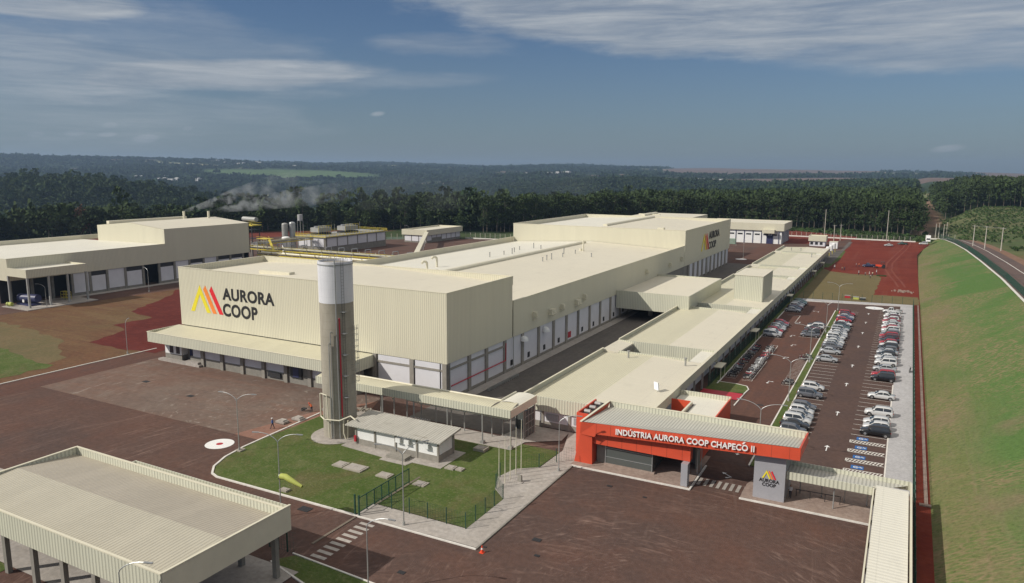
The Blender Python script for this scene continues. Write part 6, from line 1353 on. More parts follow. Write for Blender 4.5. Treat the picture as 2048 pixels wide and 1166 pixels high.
# ------------------------------------------------------------------ cars
def make_car(kind):
    P = dict(hatch=(3.95, 1.50, -1.88, 1.0, -1.62, 0.25), sedan=(4.45, 1.45, -1.55, 1.05, -1.0, 0.30), suv=(4.35, 1.66, -2.05, 1.05, -1.85, 0.42), pickup=(5.1, 1.75, -0.35, 1.35, -0.15, 0.75), van=(4.45, 1.72, -2.1, 1.35, -1.98, 0.55))[kind]
    L, Hh, gx0, gx1, rx0, rx1 = P; h = L/2; bz = 0.98 if kind in ('suv', 'pickup', 'van') else 0.90; hood = bz-0.02
    root = thing('parked_car', 'c', 'car')
    tw_ = .60; z0, z1 = bz-.02, Hh-.05
    # stations: x, half width, sill, belt height, roof half width, roof height
    rm = (rx0+rx1)/2
    st = [(-h, .66, .38, bz-.20, .50, bz-.16), (-h+.07, .80, .26, bz-.03, .62, bz+.02), (gx0, .86, .21, bz, .74, bz+.03), (rx0-.04, .875, .20, bz+.01, tw_+.02, Hh-.10), (rx0+.35, .88, .20, bz+.01, tw_+.01, Hh-.015), (rm, .88, .20, bz, tw_, Hh),
          (rx1-.12, .88, .20, bz-.01, tw_, Hh-.03), (rx1+.10, .88, .20, bz-.015, tw_+.01, Hh-.12), (gx1, .87, .20, bz-.03, .74, bz+.01), (h*.72, .85, .21, hood-.10, .68, hood-.03), (h-.16, .79, .25, hood-.24, .58, hood-.15), (h-.02, .68, .32, hood-.40, .50, hood-.32)]
    mb = MB(); vs = []
    for (x, w, zb, zt, wr_, zr_) in st: vs += [(x, -w*.92, zb), (x, -w, zb+.22), (x, -w*.985, zt-.10), (x, -w*.93, zt), (x, -wr_, zr_-.035), (x, -wr_*.8, zr_), (x, wr_*.8, zr_), (x, wr_, zr_-.035), (x, w*.93, zt), (x, w*.985, zt-.10), (x, w, zb+.22), (x, w*.92, zb)]
    n = 12; fs = [(j*n+i, j*n+(i+1) % n, (j+1)*n+(i+1) % n, (j+1)*n+i) for j in range(len(st)-1) for i in range(n)]+[tuple(range(n)), tuple(range((len(st)-1)*n, len(st)*n))[::-1]]
    mb.add(vs, fs)
    bw = .84
    G_ = [(gx0, -.74, bz+.03), (gx1, -.74, bz+.01), (gx1, .74, bz+.01), (gx0, .74, bz+.03), (rx0-.04, -tw_-.02, Hh-.12), (rx1+.10, -tw_-.01, Hh-.14), (rx1+.10, tw_+.01, Hh-.14), (rx0-.04, tw_+.02, Hh-.12)]
    def side(x0, x1, s_):
        """quad on the flank between belt and roof edge"""
        def at(x, top):
            xs_ = [q[0] for q in st]; i = max(0, min(len(st)-2, int(np.searchsorted(xs_, x))-1)); t_ = (x-xs_[i])/(xs_[i+1]-xs_[i])
            A, B = st[i], st[i+1]; w = A[1]*.93+(B[1]-A[1])*.93*t_; zt = A[3]+(B[3]-A[3])*t_; wr_ = A[4]+(B[4]-A[4])*t_; zr_ = A[5]+(B[5]-A[5])*t_-.035
            v = .86 if top else .10
            return (x, s_*(w+(wr_-w)*v+.016), zt+(zr_-zt)*v+.006)
        xs2 = np.linspace(x0, x1, 4); m_ = MB()
        for u0, u1 in zip(xs2, xs2[1:]): m_.quad(at(u0, 0), at(u1, 0), at(u1, 1), at(u0, 1))
        return m_
    for s_ in (-1, 1): mb.box(gx1-.28, gx1-.08, s_*.84, s_*.98, z0+.05, z0+.19)
    if kind == 'pickup':
        mb.box(-h+.08, gx0, -.84, -.78, bz, bz+.12); mb.box(-h+.08, gx0, .78, .84, bz, bz+.12); mb.box(-h+.02, -h+.08, -.8, .8, bz-.02, bz+.12)
    mb.m = 1
    wx = (-h+.72, h-.80)
    for x in wx:
        for s_ in (-1, 1):
            c = [(x+.38*math.cos(a_), s_*.885, .33+.38*math.sin(a_)) for a_ in np.linspace(-.35, math.pi+.35, 12)]; mb.quad(*c)
    mb.box(-h+.05, h-.05, -.7, .7, .17, .22)
    if kind == 'pickup': mb.quad((-h+.1, -.77, bz+.03), (gx0, -.77, bz+.03), (gx0, .77, bz+.03), (-h+.1, .77, bz+.03))
    body = mb.build('body', ['car_paint', 'plastic_dark'], root, smooth=True)
    def lerp(a, b_, t): return tuple(a[i]+(b_[i]-a[i])*t for i in range(3))
    def pane(nm, A, B, C_, D, u0, u1, v0=.08, v1=.90, off=(0, 0, 0)):
        q = [lerp(lerp(A, B, u), lerp(D, C_, u), v) for u, v in ((u0, v0), (u1, v0), (u1, v1), (u0, v1))]
        m_ = MB(); m_.quad(*[(p[0]+off[0], p[1]+off[1], p[2]+off[2]) for p in q]); return m_
    pane('w', G_[1], G_[2], G_[6], G_[5], .04, .96, .04, .95, off=(.02, 0, .018)).build('windscreen', 'glass', root)
    pane('w', G_[0], G_[3], G_[7], G_[4], .07, .93, .06, .92, off=(-.02, 0, .018)).build('rear_window', 'glass', root)
    for s_ in (-1, 1):
        m_ = MB(); xm = (rx0+rx1)/2+.05
        for u0, u1 in ((gx0+.18 if gx0 < rx0-.3 else rx0+.02, xm-.04), (xm+.04, gx1-.22)): q = side(u0, u1, s_); m_.add(q.v, q.f)
        m_.build('side_window', 'glass', root)
    for x in wx:
        for s_ in (-1, 1):
            m_ = MB(); m_.tube((x, s_*.70, .32), (x, s_*.90, .32), .32, n=16); w_ = m_.build('wheel', 'tyre', root)
            m_ = MB(); m_.tube((x, s_*.90, .32), (x, s_*.912, .32), .20, n=12); m_.build('rim', 'rim', w_)
    for s_ in (-1, 1):
        m_ = MB(); m_.hexa([(h-.16, s_*.50, hood-.38), (h-.01, s_*.50, hood-.38), (h-.06, s_*.68, hood-.36), (h-.2, s_*.76, hood-.34), (h-.2, s_*.50, hood-.24), (h-.07, s_*.50, hood-.25), (h-.12, s_*.68, hood-.22), (h-.26, s_*.78, hood-.2)]); m_.build('headlight', 'light_lens', root)
        m_ = MB(); m_.box(-h-.012, -h+.08, s_*.52, s_*.76, bz-.26, bz-.08); m_.build('tail_light', 'tail_lens', root)
    return root, body
COLS = dict(white=(.62, .62, .61), silver=(.40, .41, .42), grey=(.13, .135, .15), black=(.012, .012, .014), red=(.34, .012, .022), maroon=(.10, .012, .02), green=(.03, .075, .06), blue=(.03, .04, .10), teal=(.05, .10, .11), brown=(.10, .06, .04))
protos = {}
def car(kind, colr, x, y, face, label, group, z=0.03, cat='car'):
    if kind not in protos: root, body = protos[kind] = make_car(kind)
    else:
        root = copy_tree(protos[kind][0])
    for ch in root.children:
        if ch.name.startswith('body'): ch.color = (*COLS[colr], 1)
    root.location = (x+random.uniform(-.12, .12), y, z); root.rotation_euler = (0, 0, R(face+random.uniform(-1.2, 1.2)))
    tag(root, label, cat, group); return root
KN = dict(hatch='hatchback', sedan='sedan', suv='tall wagon', pickup='pickup', van='minivan')
def row(spec, x, y0, face, where, group, total):
    for i, (k, colr, kind) in enumerate(spec):
        car(kind, colr, x, y0+BAY*(k+.5), face, '%s %s, %s car from the gatehouse in %s' % (colr, KN[kind], ordn(i), where), group)
h_, s__, u_ = 'hatch', 'sedan', 'suv'
row([(0, 'black', u_), (1, 'white', h_), (2, 'white', h_), (4, 'white', u_), (8, 'white', s__), (13, 'black', u_), (14, 'red', u_), (16, 'silver', s__), (18, 'white', u_), (19, 'silver', h_), (20, 'white', s__), (21, 'black', h_), (22, 'silver', s__), (23, 'grey', h_), (24, 'black', u_), (25, 'white', h_), (26, 'red', h_), (27, 'black', s__), (28, 'maroon', u_), (29, 'red', u_), (30, 'grey', u_), (31, 'silver', h_), (32, 'white', u_), (33, 'red', h_), (34, 'white', s__), (35, 'silver', h_), (36, 'white', s__), (37, 'red', s__), (38, 'white', h_), (39, 'maroon', h_), (40, 'white', s__), (41, 'white', h_), (43, 'white', 'pickup')],
    -1.75, 120.5, 180, 'the right-hand row', 'cars in the right-hand row by the pale pavement', 33)
row([(1, 'grey', h_), (2, 'black', s__), (3, 'white', u_), (4, 'silver', h_), (5, 'white', h_), (6, 'grey', h_), (9, 'grey', u_), (11, 'white', h_), (20, 'silver', s__), (23, 'silver', s__), (25, 'grey', s__), (26, 'silver', s__), (27, 'white', s__), (28, 'silver', h_), (29, 'white', u_), (30, 'silver', s__), (31, 'white', s__), (32, 'silver', h_), (33, 'silver', u_), (34, 'green', s__), (35, 'black', h_), (36, 'white', s__), (38, 'red', h_), (39, 'blue', s__), (40, 'silver', s__), (41, 'maroon', h_), (42, 'red', u_)],
    -13.0, 112.7, 0, 'the row right of the median', 'cars in the row right of the green median', 27)
row([(0, 'grey', s__), (1, 'black', u_), (2, 'maroon', h_), (3, 'black', s__), (4, 'white', u_), (5, 'black', s__)], -18.9, 188.8, 180, 'the dark cluster left of the median', 'dark cars left of the median', 6)
row([(0, 'silver', 'van'), (1, 'white', h_), (2, 'red', h_), (3, 'silver', s__), (4, 'silver', h_), (5, 'grey', s__), (6, 'red', h_)], -27.2, 184.5, 0, 'the nearer shaded row by the annex', 'cars in the nearer shaded row by the annex', 7)
row([(0, 'silver', s__), (1, 'blue', h_), (2, 'maroon', s__), (3, 'white', h_), (4, 'silver', h_), (5, 'teal', s__), (6, 'green', h_)], -27.2, 221.3, 0, 'the farther shaded row by the annex', 'cars in the farther shaded row by the annex', 7)
car(s__, 'white', -8.5, 450.8, 200, 'white sedan alone on the far red earth near the fence', None, 0.05)
car('pickup', 'green', -1.6, 465, 170, 'dark green pickup beside the back fence right of the lone white sedan', None, 0.05)
car('pickup', 'blue', -13.2, 346.5, 185, 'dark pickup on the red earth among the field workers', None, 0.05)
car(u_, 'white', 8.3, 455, 190, 'white tall wagon in front of the white box truck at the bank top', None, 1.4)
# white box truck
t = thing('box_truck', 'small white box truck at the far top end of the grass bank', 'truck', (10.6, 468, 2.0))
mb = MB(); mb.box(9.4, 11.8, 466.5, 471.5, 2.9, 5.4); mb.build('box', 'white_paint', t)
mb = MB(); mb.hexa([(9.5, 464.2, 2.5), (11.7, 464.2, 2.5), (11.7, 466.4, 2.5), (9.5, 466.4, 2.5), (9.6, 464.8, 4.4), (11.6, 464.8, 4.4), (11.6, 466.3, 4.4), (9.6, 466.3, 4.4)]); mb.build('cab', 'white_paint', t)
mb = MB(); mb.quad((9.7, 464.28, 3.4), (11.5, 464.28, 3.4), (11.4, 464.62, 4.2), (9.8, 464.62, 4.2)); mb.build('windscreen', 'glass', t)
for x in (9.45, 11.55):
    for y in (465.3, 470.3): mb = MB(); mb.tube((x-.12, y, 2.4), (x+.12, y, 2.4), .42, n=12); mb.build('wheel', 'tyre', t)
# tractor
t = thing('tractor', 'orange-brown tractor with a roof frame beside the dark pickup on the red earth', 'tractor', (-9, 345, 0))
mb = MB(); mb.box(-10.6, -8.6, 344.6, 345.5, .7, 1.4); mb.hexa([(-8.6, 344.5, .7), (-7.3, 344.5, .7), (-7.3, 345.6, .7), (-8.6, 345.6, .7), (-8.5, 344.6, 1.3), (-7.5, 344.6, 1.3), (-7.5, 345.5, 1.3), (-8.5, 345.5, 1.3)]); mb.build('body', 'cone_orange', t)
mb = MB()
for x, y in ((-8.6, 344.5), (-7.4, 344.5), (-8.6, 345.6), (-7.4, 345.6)): mb.box(x-.04, x+.04, y-.04, y+.04, 1.3, 2.6)
mb.box(-8.8, -7.2, 344.4, 345.7, 2.6, 2.7); mb.build('roll_frame', 'plastic_dark', t)
for (x, y, r_) in ((-7.6, 344.2, .75), (-7.6, 345.9, .75), (-10.1, 344.4, .42), (-10.1, 345.7, .42)): mb = MB(); mb.tube((x, y-.15, r_), (x, y+.15, r_), r_, n=14); mb.build('wheel', 'tyre', t)

# ------------------------------------------------------------------ motorcycles
def make_bike():
    root = thing('motorcycle', 'm', 'motorcycle')
    for x in (-.62, .64):
        mb = MB(); n = 14
        for i in range(n):
            a0, a1 = 2*math.pi*i/n, 2*math.pi*(i+1)/n; mb.tube((x+.27*math.cos(a0), 0, .32+.27*math.sin(a0)), (x+.27*math.cos(a1), 0, .32+.27*math.sin(a1)), .055, n=5, cap=False)
        w_ = mb.build('wheel', 'tyre', root); mb = MB(); mb.tube((x, -.04, .32), (x, .04, .32), .10, n=8)
        for i in range(5): a0 = i*1.257; mb.bar((x, 0, .32), (x+.24*math.cos(a0), 0, .32+.24*math.sin(a0)), .03, .03)
        mb.build('rim', 'rim', w_)
    mb = MB(); mb.hexa([(-.1, -.13, .62), (.35, -.15, .66), (.35, .15, .66), (-.1, .13, .62), (-.05, -.09, .84), (.28, -.12, .92), (.28, .12, .92), (-.05, .09, .84)])
    mb.hexa([(-.85, -.08, .60), (-.1, -.12, .55), (-.1, .12, .55), (-.85, .08, .60), (-.88, -.09, .72), (-.1, -.12, .70), (-.1, .12, .70), (-.88, .09, .72)]); mb.box(.5, .8, -.06, .06, .62, .68); mb.build('fairing', 'car_paint', root)
    mb = MB(); mb.hexa([(-.8, -.11, .72), (-.05, -.14, .70), (-.05, .14, .70), (-.8, .11, .72), (-.8, -.1, .82), (-.05, -.12, .78), (-.05, .12, .78), (-.8, .1, .82)]); mb.build('seat', 'plastic_dark', root)
    mb = MB(); mb.box(-.15, .25, -.12, .12, .28, .6); mb.tube((-.6, .14, .34), (.1, .14, .3), .045, n=6); mb.bar((.62, -.07, .32), (.38, -.07, .98), .04, .04); mb.bar((.62, .07, .32), (.38, .07, .98), .04, .04); mb.bar((-.6, -.07, .32), (-.1, -.07, .5), .04, .05); mb.bar((-.6, .07, .32), (-.1, .07, .5), .04, .05); mb.build('engine', 'galv', root)
    mb = MB(); mb.tube((.36, -.36, 1.02), (.36, .36, 1.02), .022, n=6); mb.tube((.36, -.3, 1.02), (.38, -.34, 1.2), .015, n=5); mb.box(.37, .40, -.42, -.3, 1.15, 1.24); mb.box(.37, .40, .3, .42, 1.15, 1.24); mb.build('handlebar', 'plastic_dark', root)
    mb = MB(); mb.tube((.46, 0, .86), (.54, 0, .86), .09, n=10); mb.build('headlight', 'light_lens', root)
    return root
bp0 = None
def bike(x, y, face, colr, label, group):
    global bp0
    if bp0 is None: root = bp0 = make_bike()
    else: root = copy_tree(bp0)
    for ch in root.children:
        if ch.name.startswith('fairing'): ch.color = (*COLS[colr], 1)
    root.location = (x+random.uniform(-.15, .15), y+random.uniform(-.1, .1), 0.05); root.rotation_euler = (R(random.choice((-9, -10, 8))), 0, R(face+random.uniform(-9, 9))); tag(root, label, 'motorcycle', group)
bc = ['black', 'red', 'black', 'white', 'grey', 'black', 'blue', 'black', 'silver', 'red', 'black', 'white']
i = 0
for k in range(25):
    if k in (9, 10, 17): continue
    c_ = bc[(k*5+2) % 12]; bike(-28.2, 144+1.15*k, 180, c_, '%s motorcycle, %s from the gatehouse in the shaded row by the annex' % (c_, ordn(i)), 'motorcycles in the deep-shade row'); i += 1
i = 0
for k in range(26):
    if k in (21,): continue
    c_ = ['black', 'black', 'red', 'white', 'black', 'grey', 'white', 'white', 'white', 'black', 'white', 'silver', 'white', 'white', 'silver', 'blue', 'red', 'red', 'maroon', 'red', 'silver', 'white', 'white', 'black', 'white', 'black'][k]
    bike(-25.1, 143.8+1.12*k, 0, c_, '%s motorcycle, %s from the gatehouse end of the sunlit motorcycle row' % (c_, ordn(i)), 'motorcycles in the sunlit row'); i += 1
for i, (y, c_) in enumerate(((143.6, 'black'), (144.5, 'silver'), (145.4, 'black'))): bike(-17.7, y, 180, c_, '%s motorcycle, %s of the three by the near end of the median' % (c_, ordn(i)), 'motorcycles at the near median end')
for i, (y, c_) in enumerate(((165.0, 'maroon'), (166.0, 'brown'), (167.2, 'green'))): bike(-17.6+i*.5, y, 150, c_, '%s motorcycle, %s of the three by the middle of the median' % (c_, ordn(i)), 'motorcycles at the middle of the median')
bike(2.8, 165.3, 90, 'black', 'black motorcycle alone on the pale side pavement by the fence', None)

# ------------------------------------------------------------------ people
def make_person(pose, name='person'):
    J = dict(pel=(0, 0, .95), ch=(0, 0, 1.28), nk=(0, 0, 1.48), hd=(.02, 0, 1.60), tp=(.02, 0, 1.74))
    if pose == 'bend': J.update(ch=(.22, 0, 1.20), nk=(.38, 0, 1.33), hd=(.46, 0, 1.40), tp=(.56, 0, 1.49))
    st = .22 if pose == 'walk' else .03
    V_ = []; E_ = []; Rr = []
    def v(p, r_): V_.append(p); Rr.append(r_); return len(V_)-1
    pe = v(J['pel'], .15); ch = v(J['ch'], .165); nk = v(J['nk'], .07); hd = v(J['hd'], .098); tp = v(J['tp'], .075)
    E_ += [(pe, ch), (ch, nk), (nk, hd), (hd, tp)]
    for s_ in (-1, 1):
        f_ = st*s_
        hip = v((0, .10*s_, .88), .10); kn = v((f_*.6+.03, .11*s_, .48), .068); an_ = v((f_*1.2, .11*s_, .09), .045); to = v((f_*1.2+.17, .12*s_, .04), .04); E_ += [(pe, hip), (hip, kn), (kn, an_), (an_, to)]
        c = J['ch']; shd = v((c[0]+(.08 if pose == 'bend' else 0), .19*s_, c[2]+.12), .062)
        if pose == 'bend': el = (c[0]+.15, .24*s_, c[2]-.15); wr = (c[0]+.28, .2*s_, c[2]-.4)
        elif pose == 'walk': el = (-f_*.5, .26*s_, 1.12); wr = (-f_*.5+.12, .27*s_, .90)
        else: el = (-.02, .26*s_, 1.12); wr = (.08, .26*s_, .88)
        a_ = v(el, .045); b_ = v(wr, .032); E_ += [(ch, shd), (shd, a_), (a_, b_)]
        hnd = v((wr[0]+.03, wr[1], wr[2]-.07), .036); E_.append((b_, hnd))
        for k in range(4): fg = v((wr[0]+.01+.022*k, wr[1]+.004*k, wr[2]-.155-.012*(k in (1, 2))), .009); E_.append((hnd, fg))
        th = v((wr[0]+.085, wr[1]-.02*s_, wr[2]-.09), .010); E_.append((hnd, th))
    me = bpy.data.meshes.new('body'); me.from_pydata(V_, E_, [])
    o = bpy.data.objects.new('tmp', me); COL.objects.link(o); md = o.modifiers.new('s', 'SKIN'); sv = me.skin_vertices[0].data
    for i, r_ in enumerate(Rr): sv[i].radius = (r_, r_*(1.25 if i in (0, 1) else 1.0))
    sv[0].use_root = True; md.use_smooth_shade = True; sd = o.modifiers.new('d', 'SUBSURF'); sd.levels = 1
    dg = bpy.context.evaluated_depsgraph_get(); m2 = bpy.data.meshes.new_from_object(o.evaluated_get(dg)); bpy.data.objects.remove(o); m2.name = 'body'
    m2.materials.clear()
    for mn in ('cloth_color', 'cloth_dark', 'skin', 'hair'): m2.materials.append(MATS[mn])
    hz = J['nk'][2]-.0; hx = J['hd']
    for p in m2.polygons:
        c = p.center; dh = (Vector(c)-Vector(hx)).length
        if dh < .19 and c.z > hz-.02: p.material_index = 3 if (c.z > hx[2]+.07 or c.x < hx[0]-.04) else 2
        elif c.z < .93 and abs(c.y) < .185: p.material_index = 1
        elif abs(c.y) > .20 and c.z < 1.05 or (pose == 'bend' and c.z < J['ch'][2]-.2 and c.x > .3): p.material_index = 2
        else: p.material_index = 0
    return m2
PM = {k: make_person(k) for k in ('stand', 'walk', 'bend')}
def person(pose, x, y, face, colr, label, group=None, z=0.03, hat=None):
    t = thing('person', label, 'person', (x, y, z), group, R(face)); o = bpy.data.objects.new('body', PM[pose]); COL.objects.link(o); o.parent = t; o.color = (*colr, 1)
    if hat:
        q = (.02, 0, 1.70) if pose != 'bend' else (.52, 0, 1.45); me = MB(); me.dome(q, .125, .11, 10, 3); me.tube((q[0]+.03, q[1], q[2]), (q[0]+.03, q[1], q[2]+.015), .15, n=12); h2 = me.build('helmet', hat, None); h2.parent = t
    return t
person('walk', -84.6, 78.9, 200, (.04, .10, .30), 'person in blue work clothes walking by the lawn kerb', hat='white_paint')
person('bend', -85.0, 87.9, 180, (.62, .14, .05), 'person in orange vest stooping in the yard left of the silo', hat='cone_orange')
person('stand', -10.1, 91.9, 250, (.55, .55, .56), 'person in pale shirt and dark trousers standing beside the grey tower', z=0.15)
t = thing('wheelbarrow', 'small dark wheelbarrow beside the stooping worker in orange', 'wheelbarrow', (-86, 87.6, 0)); mb = MB(); mb.hexa([(-86.6, 87.4, .3), (-86.1, 87.4, .3), (-86.1, 87.8, .3), (-86.6, 87.8, .3), (-86.8, 87.3, .6), (-86, 87.3, .6), (-86, 87.9, .6), (-86.8, 87.9, .6)]); mb.build('tray', 'plastic_dark', t)
mb = MB(); mb.tube((-86.9, 87.55, .2), (-86.9, 87.65, .2), .2, n=12); mb.build('wheel', 'tyre', t); mb = MB(); mb.bar((-86.9, 87.45, .2), (-85.6, 87.35, .6), .04, .04); mb.bar((-86.9, 87.75, .2), (-85.6, 87.85, .6), .04, .04); mb.build('handles', 'galv', t)
cl = [((.5, .5, .5), 'white'), ((.45, .12, .05), 'orange'), ((.05, .06, .12), 'dark'), ((.5, .42, .3), 'beige'), ((.35, .3, .3), 'grey')]
for i, (x, y, p_, c_, w) in enumerate(((-25.4, 331.7, 'stand', 0, 'alone at the shaded left edge of the red field'), (-22.3, 328.7, 'bend', 3, 'left of the pair near the shaded red edge'), (-21.4, 328.3, 'stand', 2, 'right of the pair near the shaded red edge'), (-18.0, 344.4, 'stand', 4, 'left of the two behind, near the dark pickup'), (-16.9, 344.2, 'stand', 1, 'right of the two behind, near the dark pickup'), (-15.4, 316.5, 'stand', 0, 'leftmost in the row of workers at the turf edge'), (-13.1, 316.1, 'bend', 4, 'second from left in the row at the turf edge'), (-11.6, 315.2, 'stand', 0, 'third from left in the row at the turf edge'), (-10.6, 316.7, 'bend', 3, 'fourth from left in the row at the turf edge'), (-9.4, 322.6, 'stand', 0, 'rightmost in the row at the turf edge'), (-11.0, 308.9, 'bend', 4, 'nearest of all, stooping on the tan turf'))):
    person(p_, x, y, random.uniform(0, 360), cl[c_][0], 'field worker in %s shirt, %s' % (cl[c_][1], w), 'field workers laying turf', 0.05, 'white_paint' if c_ == 0 else None)
t = thing('turf_stack', 'low stack of turf rolls beside the field workers', 'turf stack', (-7.4, 318, 0)); mb = MB()
for k in range(10): mb.tube((-9+.35*k, 317.2, .25+.0*k), (-9+.35*k, 318.6, .25), .2, n=8)
mb.build('rolls', 'leaf_mid', t)
# ------------------------------------------------------------------ trees, woods, scrub
def rquads(n, fn, size, r):
    """n leaf-clump quads at points fn(i)"""
    V = np.zeros((n, 4, 3)); 
    for i in range(n):
        c = fn(i); a = r.normal(size=3); a /= np.linalg.norm(a); b_ = np.cross(a, r.normal(size=3)); b_ /= np.linalg.norm(b_); s_ = size*r.uniform(.6, 1.35)
        cr = np.cross(a, b_); V[i] = [c-a*s_-b_*s_*.6, c+a*s_*.8-b_*s_*.7, c+a*s_+b_*s_*.6, c-a*s_*.7+b_*s_*.75]
    return V
def crown_fn(kind, h, r, seed):
    q = np.random.default_rng(seed)
    if kind == 'tall':      # plantation tree: clumps along the upper two thirds
        cl = [(q.uniform(.30, .97), q.uniform(0, 6.28)) for _ in range(13)]
        cl = [(min(t, .93), a, (1-abs((t-.66)/.42)**2.6*.55)) for t, a in cl]
        def f(i):
            t, a, w = cl[i % len(cl)]; ro = r*.62*w; c = np.array([ro*math.cos(a), ro*math.sin(a), h*t]); return c+q.normal(size=3)*np.array([r*.42, r*.42, h*.036])
    elif kind == 'round':
        cl = [q.normal(size=3) for _ in range(12)]
        def f(i):
            c = cl[i % 12]; c = c/np.linalg.norm(c)*np.array([r*.62, r*.62, h*.27]); c = c+np.array([0, 0, h*.62]); return c+q.normal(size=3)*np.array([r*.3, r*.3, h*.09])
    else:
        def f(i):
            t = q.uniform(0, 1)**.8; rr = r*(1-t)**.8*q.uniform(.5, 1.05); a = q.uniform(0, 6.28); return np.array([rr*math.cos(a), rr*math.sin(a), h*(.18+.82*t)])
    return f
def tree_mesh_data(kind, h, r, nq, size, seed):
    q = np.random.default_rng(seed); return rquads(nq, crown_fn(kind, h, r, seed+50), size, q)
def make_tree(kind, h, r, nq, size, seed, leaf, tr=.22):
    V = tree_mesh_data(kind, h, r, nq, size, seed).reshape(-1, 3); F = np.arange(len(V)).reshape(-1, 4)
    crown = fast_mesh(bpy.data.meshes.new('crown'), V, F, [leaf])
    mb = MB(); q = random.Random(seed); top = h*.92 if kind != 'round' else h*.6
    pts = [(q.uniform(-.15, .15)*k, q.uniform(-.15, .15)*k, top*k/5) for k in range(6)]
    for k in range(5): mb.tube(pts[k], pts[k+1], tr*(1-k/6.5), tr*(1-(k+1)/6.5), 6, cap=False)
    for k in range(7):
        z = h*q.uniform(.35, .8); a = q.uniform(0, 6.28); mb.tube((0, 0, z), (r*.7*math.cos(a), r*.7*math.sin(a), z+h*.08), tr*.35, tr*.1, 5, cap=False)
    me = bpy.data.meshes.new('trunk'); me.from_pydata(mb.v, [], mb.f); me.materials.append(MATS['trunk']); me.update()
    return crown, me
TP = dict(tall=[make_tree('tall', 22.5, 3.0, 560, .46, 100+i, ['leaf_dark', 'leaf_mid', 'leaf_dark', 'leaf_mid'][i]) for i in range(4)],
          round=[make_tree('round', 13, 4.4, 520, .5, 200+i, ['leaf_mid', 'leaf_dark', 'leaf_mid'][i], .3) for i in range(3)])
def tree(kind, x, y, sc, label, group, v=None, leafo=None, zs=1.0):
    k = random.randrange(len(TP[kind])) if v is None else v; cm, tm = TP[kind][k]; z = float(ground(x, y))
    t = thing('plantation_tree' if kind == 'tall' else 'broadleaf_tree', label, 'tree', (x, y, z-.2), group, random.uniform(0, 6.28)); t.scale = (sc, sc, sc*zs)
    for nm, me in (('crown', leafo or cm), ('trunk', tm)): o = bpy.data.objects.new(nm, me); COL.objects.link(o); o.parent = t
    return t
edge = lambda x: float(np.interp(x, EX, EY))
for rowi, (off, step) in enumerate(((2.5, 4.3), (8, 4.9))):
    x = -242.0
    while x < 9:
        xx = x+random.uniform(-1.2, 1.2); tree('tall', xx, edge(xx)+off+random.uniform(-1.6, 1.6), random.uniform(.86, 1.12), 'tall slim plantation tree in the dark wood behind the factory', 'front trees of the plantation behind the factory')
        x += step
for k in range(70):
    x = -455+212*random.random(); y = edge(x)+2+random.random()**1.5*26
    if random.random() < .45: tree('round', x, y, random.uniform(.8, 1.35), 'bushy tree at the edge of the dark wood on the left', 'front trees of the dark wood on the left', zs=1.1)
    else: tree('tall', x, y, random.uniform(.62, .9), 'bushy tree at the edge of the dark wood on the left', 'front trees of the dark wood on the left')
for k in range(44):
    x = 27+4.6*k+random.uniform(-1, 1); y = 738+random.uniform(-3, 3)+.05*(x-27)
    if k < 40: tree('tall', x, y, random.uniform(.85, 1.08), 'tall tree on the front edge of the dark wood at the far right', 'front trees of the wood at the far right')
bm_ = make_tree('round', 15, 3.4, 520, .55, 300, 'leaf_brown', .3)
t = thing('brown_leaved_tree', 'single tree with brownish pink leaves in front of the dark wood on the left', 'tree', (-428, 262, -1.5)); t.scale = (1, 1, 1.35)
for nm, me in (('crown', bm_[0]), ('trunk', bm_[1])): o = bpy.data.objects.new(nm, me); COL.objects.link(o); o.parent = t
def mass(name, label, P, templates, mats, smin, smax, kind='stuff', zs=(.85, 1.15), sink=.3):
    """P: n x 2 points; merged tree geometry as one object"""
    n = len(P); 
    if n == 0: return
    z = ground(P[:, 0], P[:, 1])-sink; var = rng.integers(0, len(templates), n); VV = []; MI = []
    for v in range(len(templates)):
        s_ = var == v; k = s_.sum()
        if not k: continue
        T = templates[v].reshape(-1, 3); a = rng.uniform(0, 6.28, k); sc = rng.uniform(smin, smax, k); zz = sc*rng.uniform(*zs, k); c, sn = np.cos(a), np.sin(a)
        X = (T[None, :, 0]*c[:, None]-T[None, :, 1]*sn[:, None])*sc[:, None]+P[s_, 0][:, None]; Y = (T[None, :, 0]*sn[:, None]+T[None, :, 1]*c[:, None])*sc[:, None]+P[s_, 1][:, None]; Z = T[None, :, 2]*zz[:, None]+z[s_][:, None]
        VV.append(np.stack([X, Y, Z], -1).reshape(-1, 3)); MI.append(np.repeat(rng.integers(0, len(mats), k), len(T)//4))
    V = np.concatenate(VV); F = np.arange(len(V)).reshape(-1, 4); me = fast_mesh(bpy.data.meshes.new(name), V, F, mats, np.concatenate(MI))
    o = bpy.data.objects.new(name, me); COL.objects.link(o); tag(o, label, 'wood' if 'scrub' not in name else 'scrub', kind=kind); return o
def scatter(x0, x1, y0, y1, sp, keep):
    xs, ys2 = np.meshgrid(np.arange(x0, x1, sp), np.arange(y0, y1, sp)); P = np.stack([xs.ravel(), ys2.ravel()], -1)+rng.uniform(-.48, .48, (xs.size, 2))*sp
    return P[keep(P[:, 0], P[:, 1])]
dE = lambda X, Y: Y-np.interp(X, EX, EY)
PHI = lambda X, Y: np.degrees(np.arctan2(-X, np.maximum(Y, 1)))
tall = [tree_mesh_data('tall', 22, 3.3, 130, .85, 400+i) for i in range(5)]
mixt = [tree_mesh_data('round', 14, 5.0, 120, 1.0, 500+i) for i in range(4)]+[tree_mesh_data('tall', 20, 3.0, 110, .95, 520)]
small = [tree_mesh_data('round', 12, 6.5, 44, 1.9, 600+i) for i in range(4)]
tiny = [tree_mesh_data('round', 12, 14, 20, 4.2, 700+i) for i in range(4)]
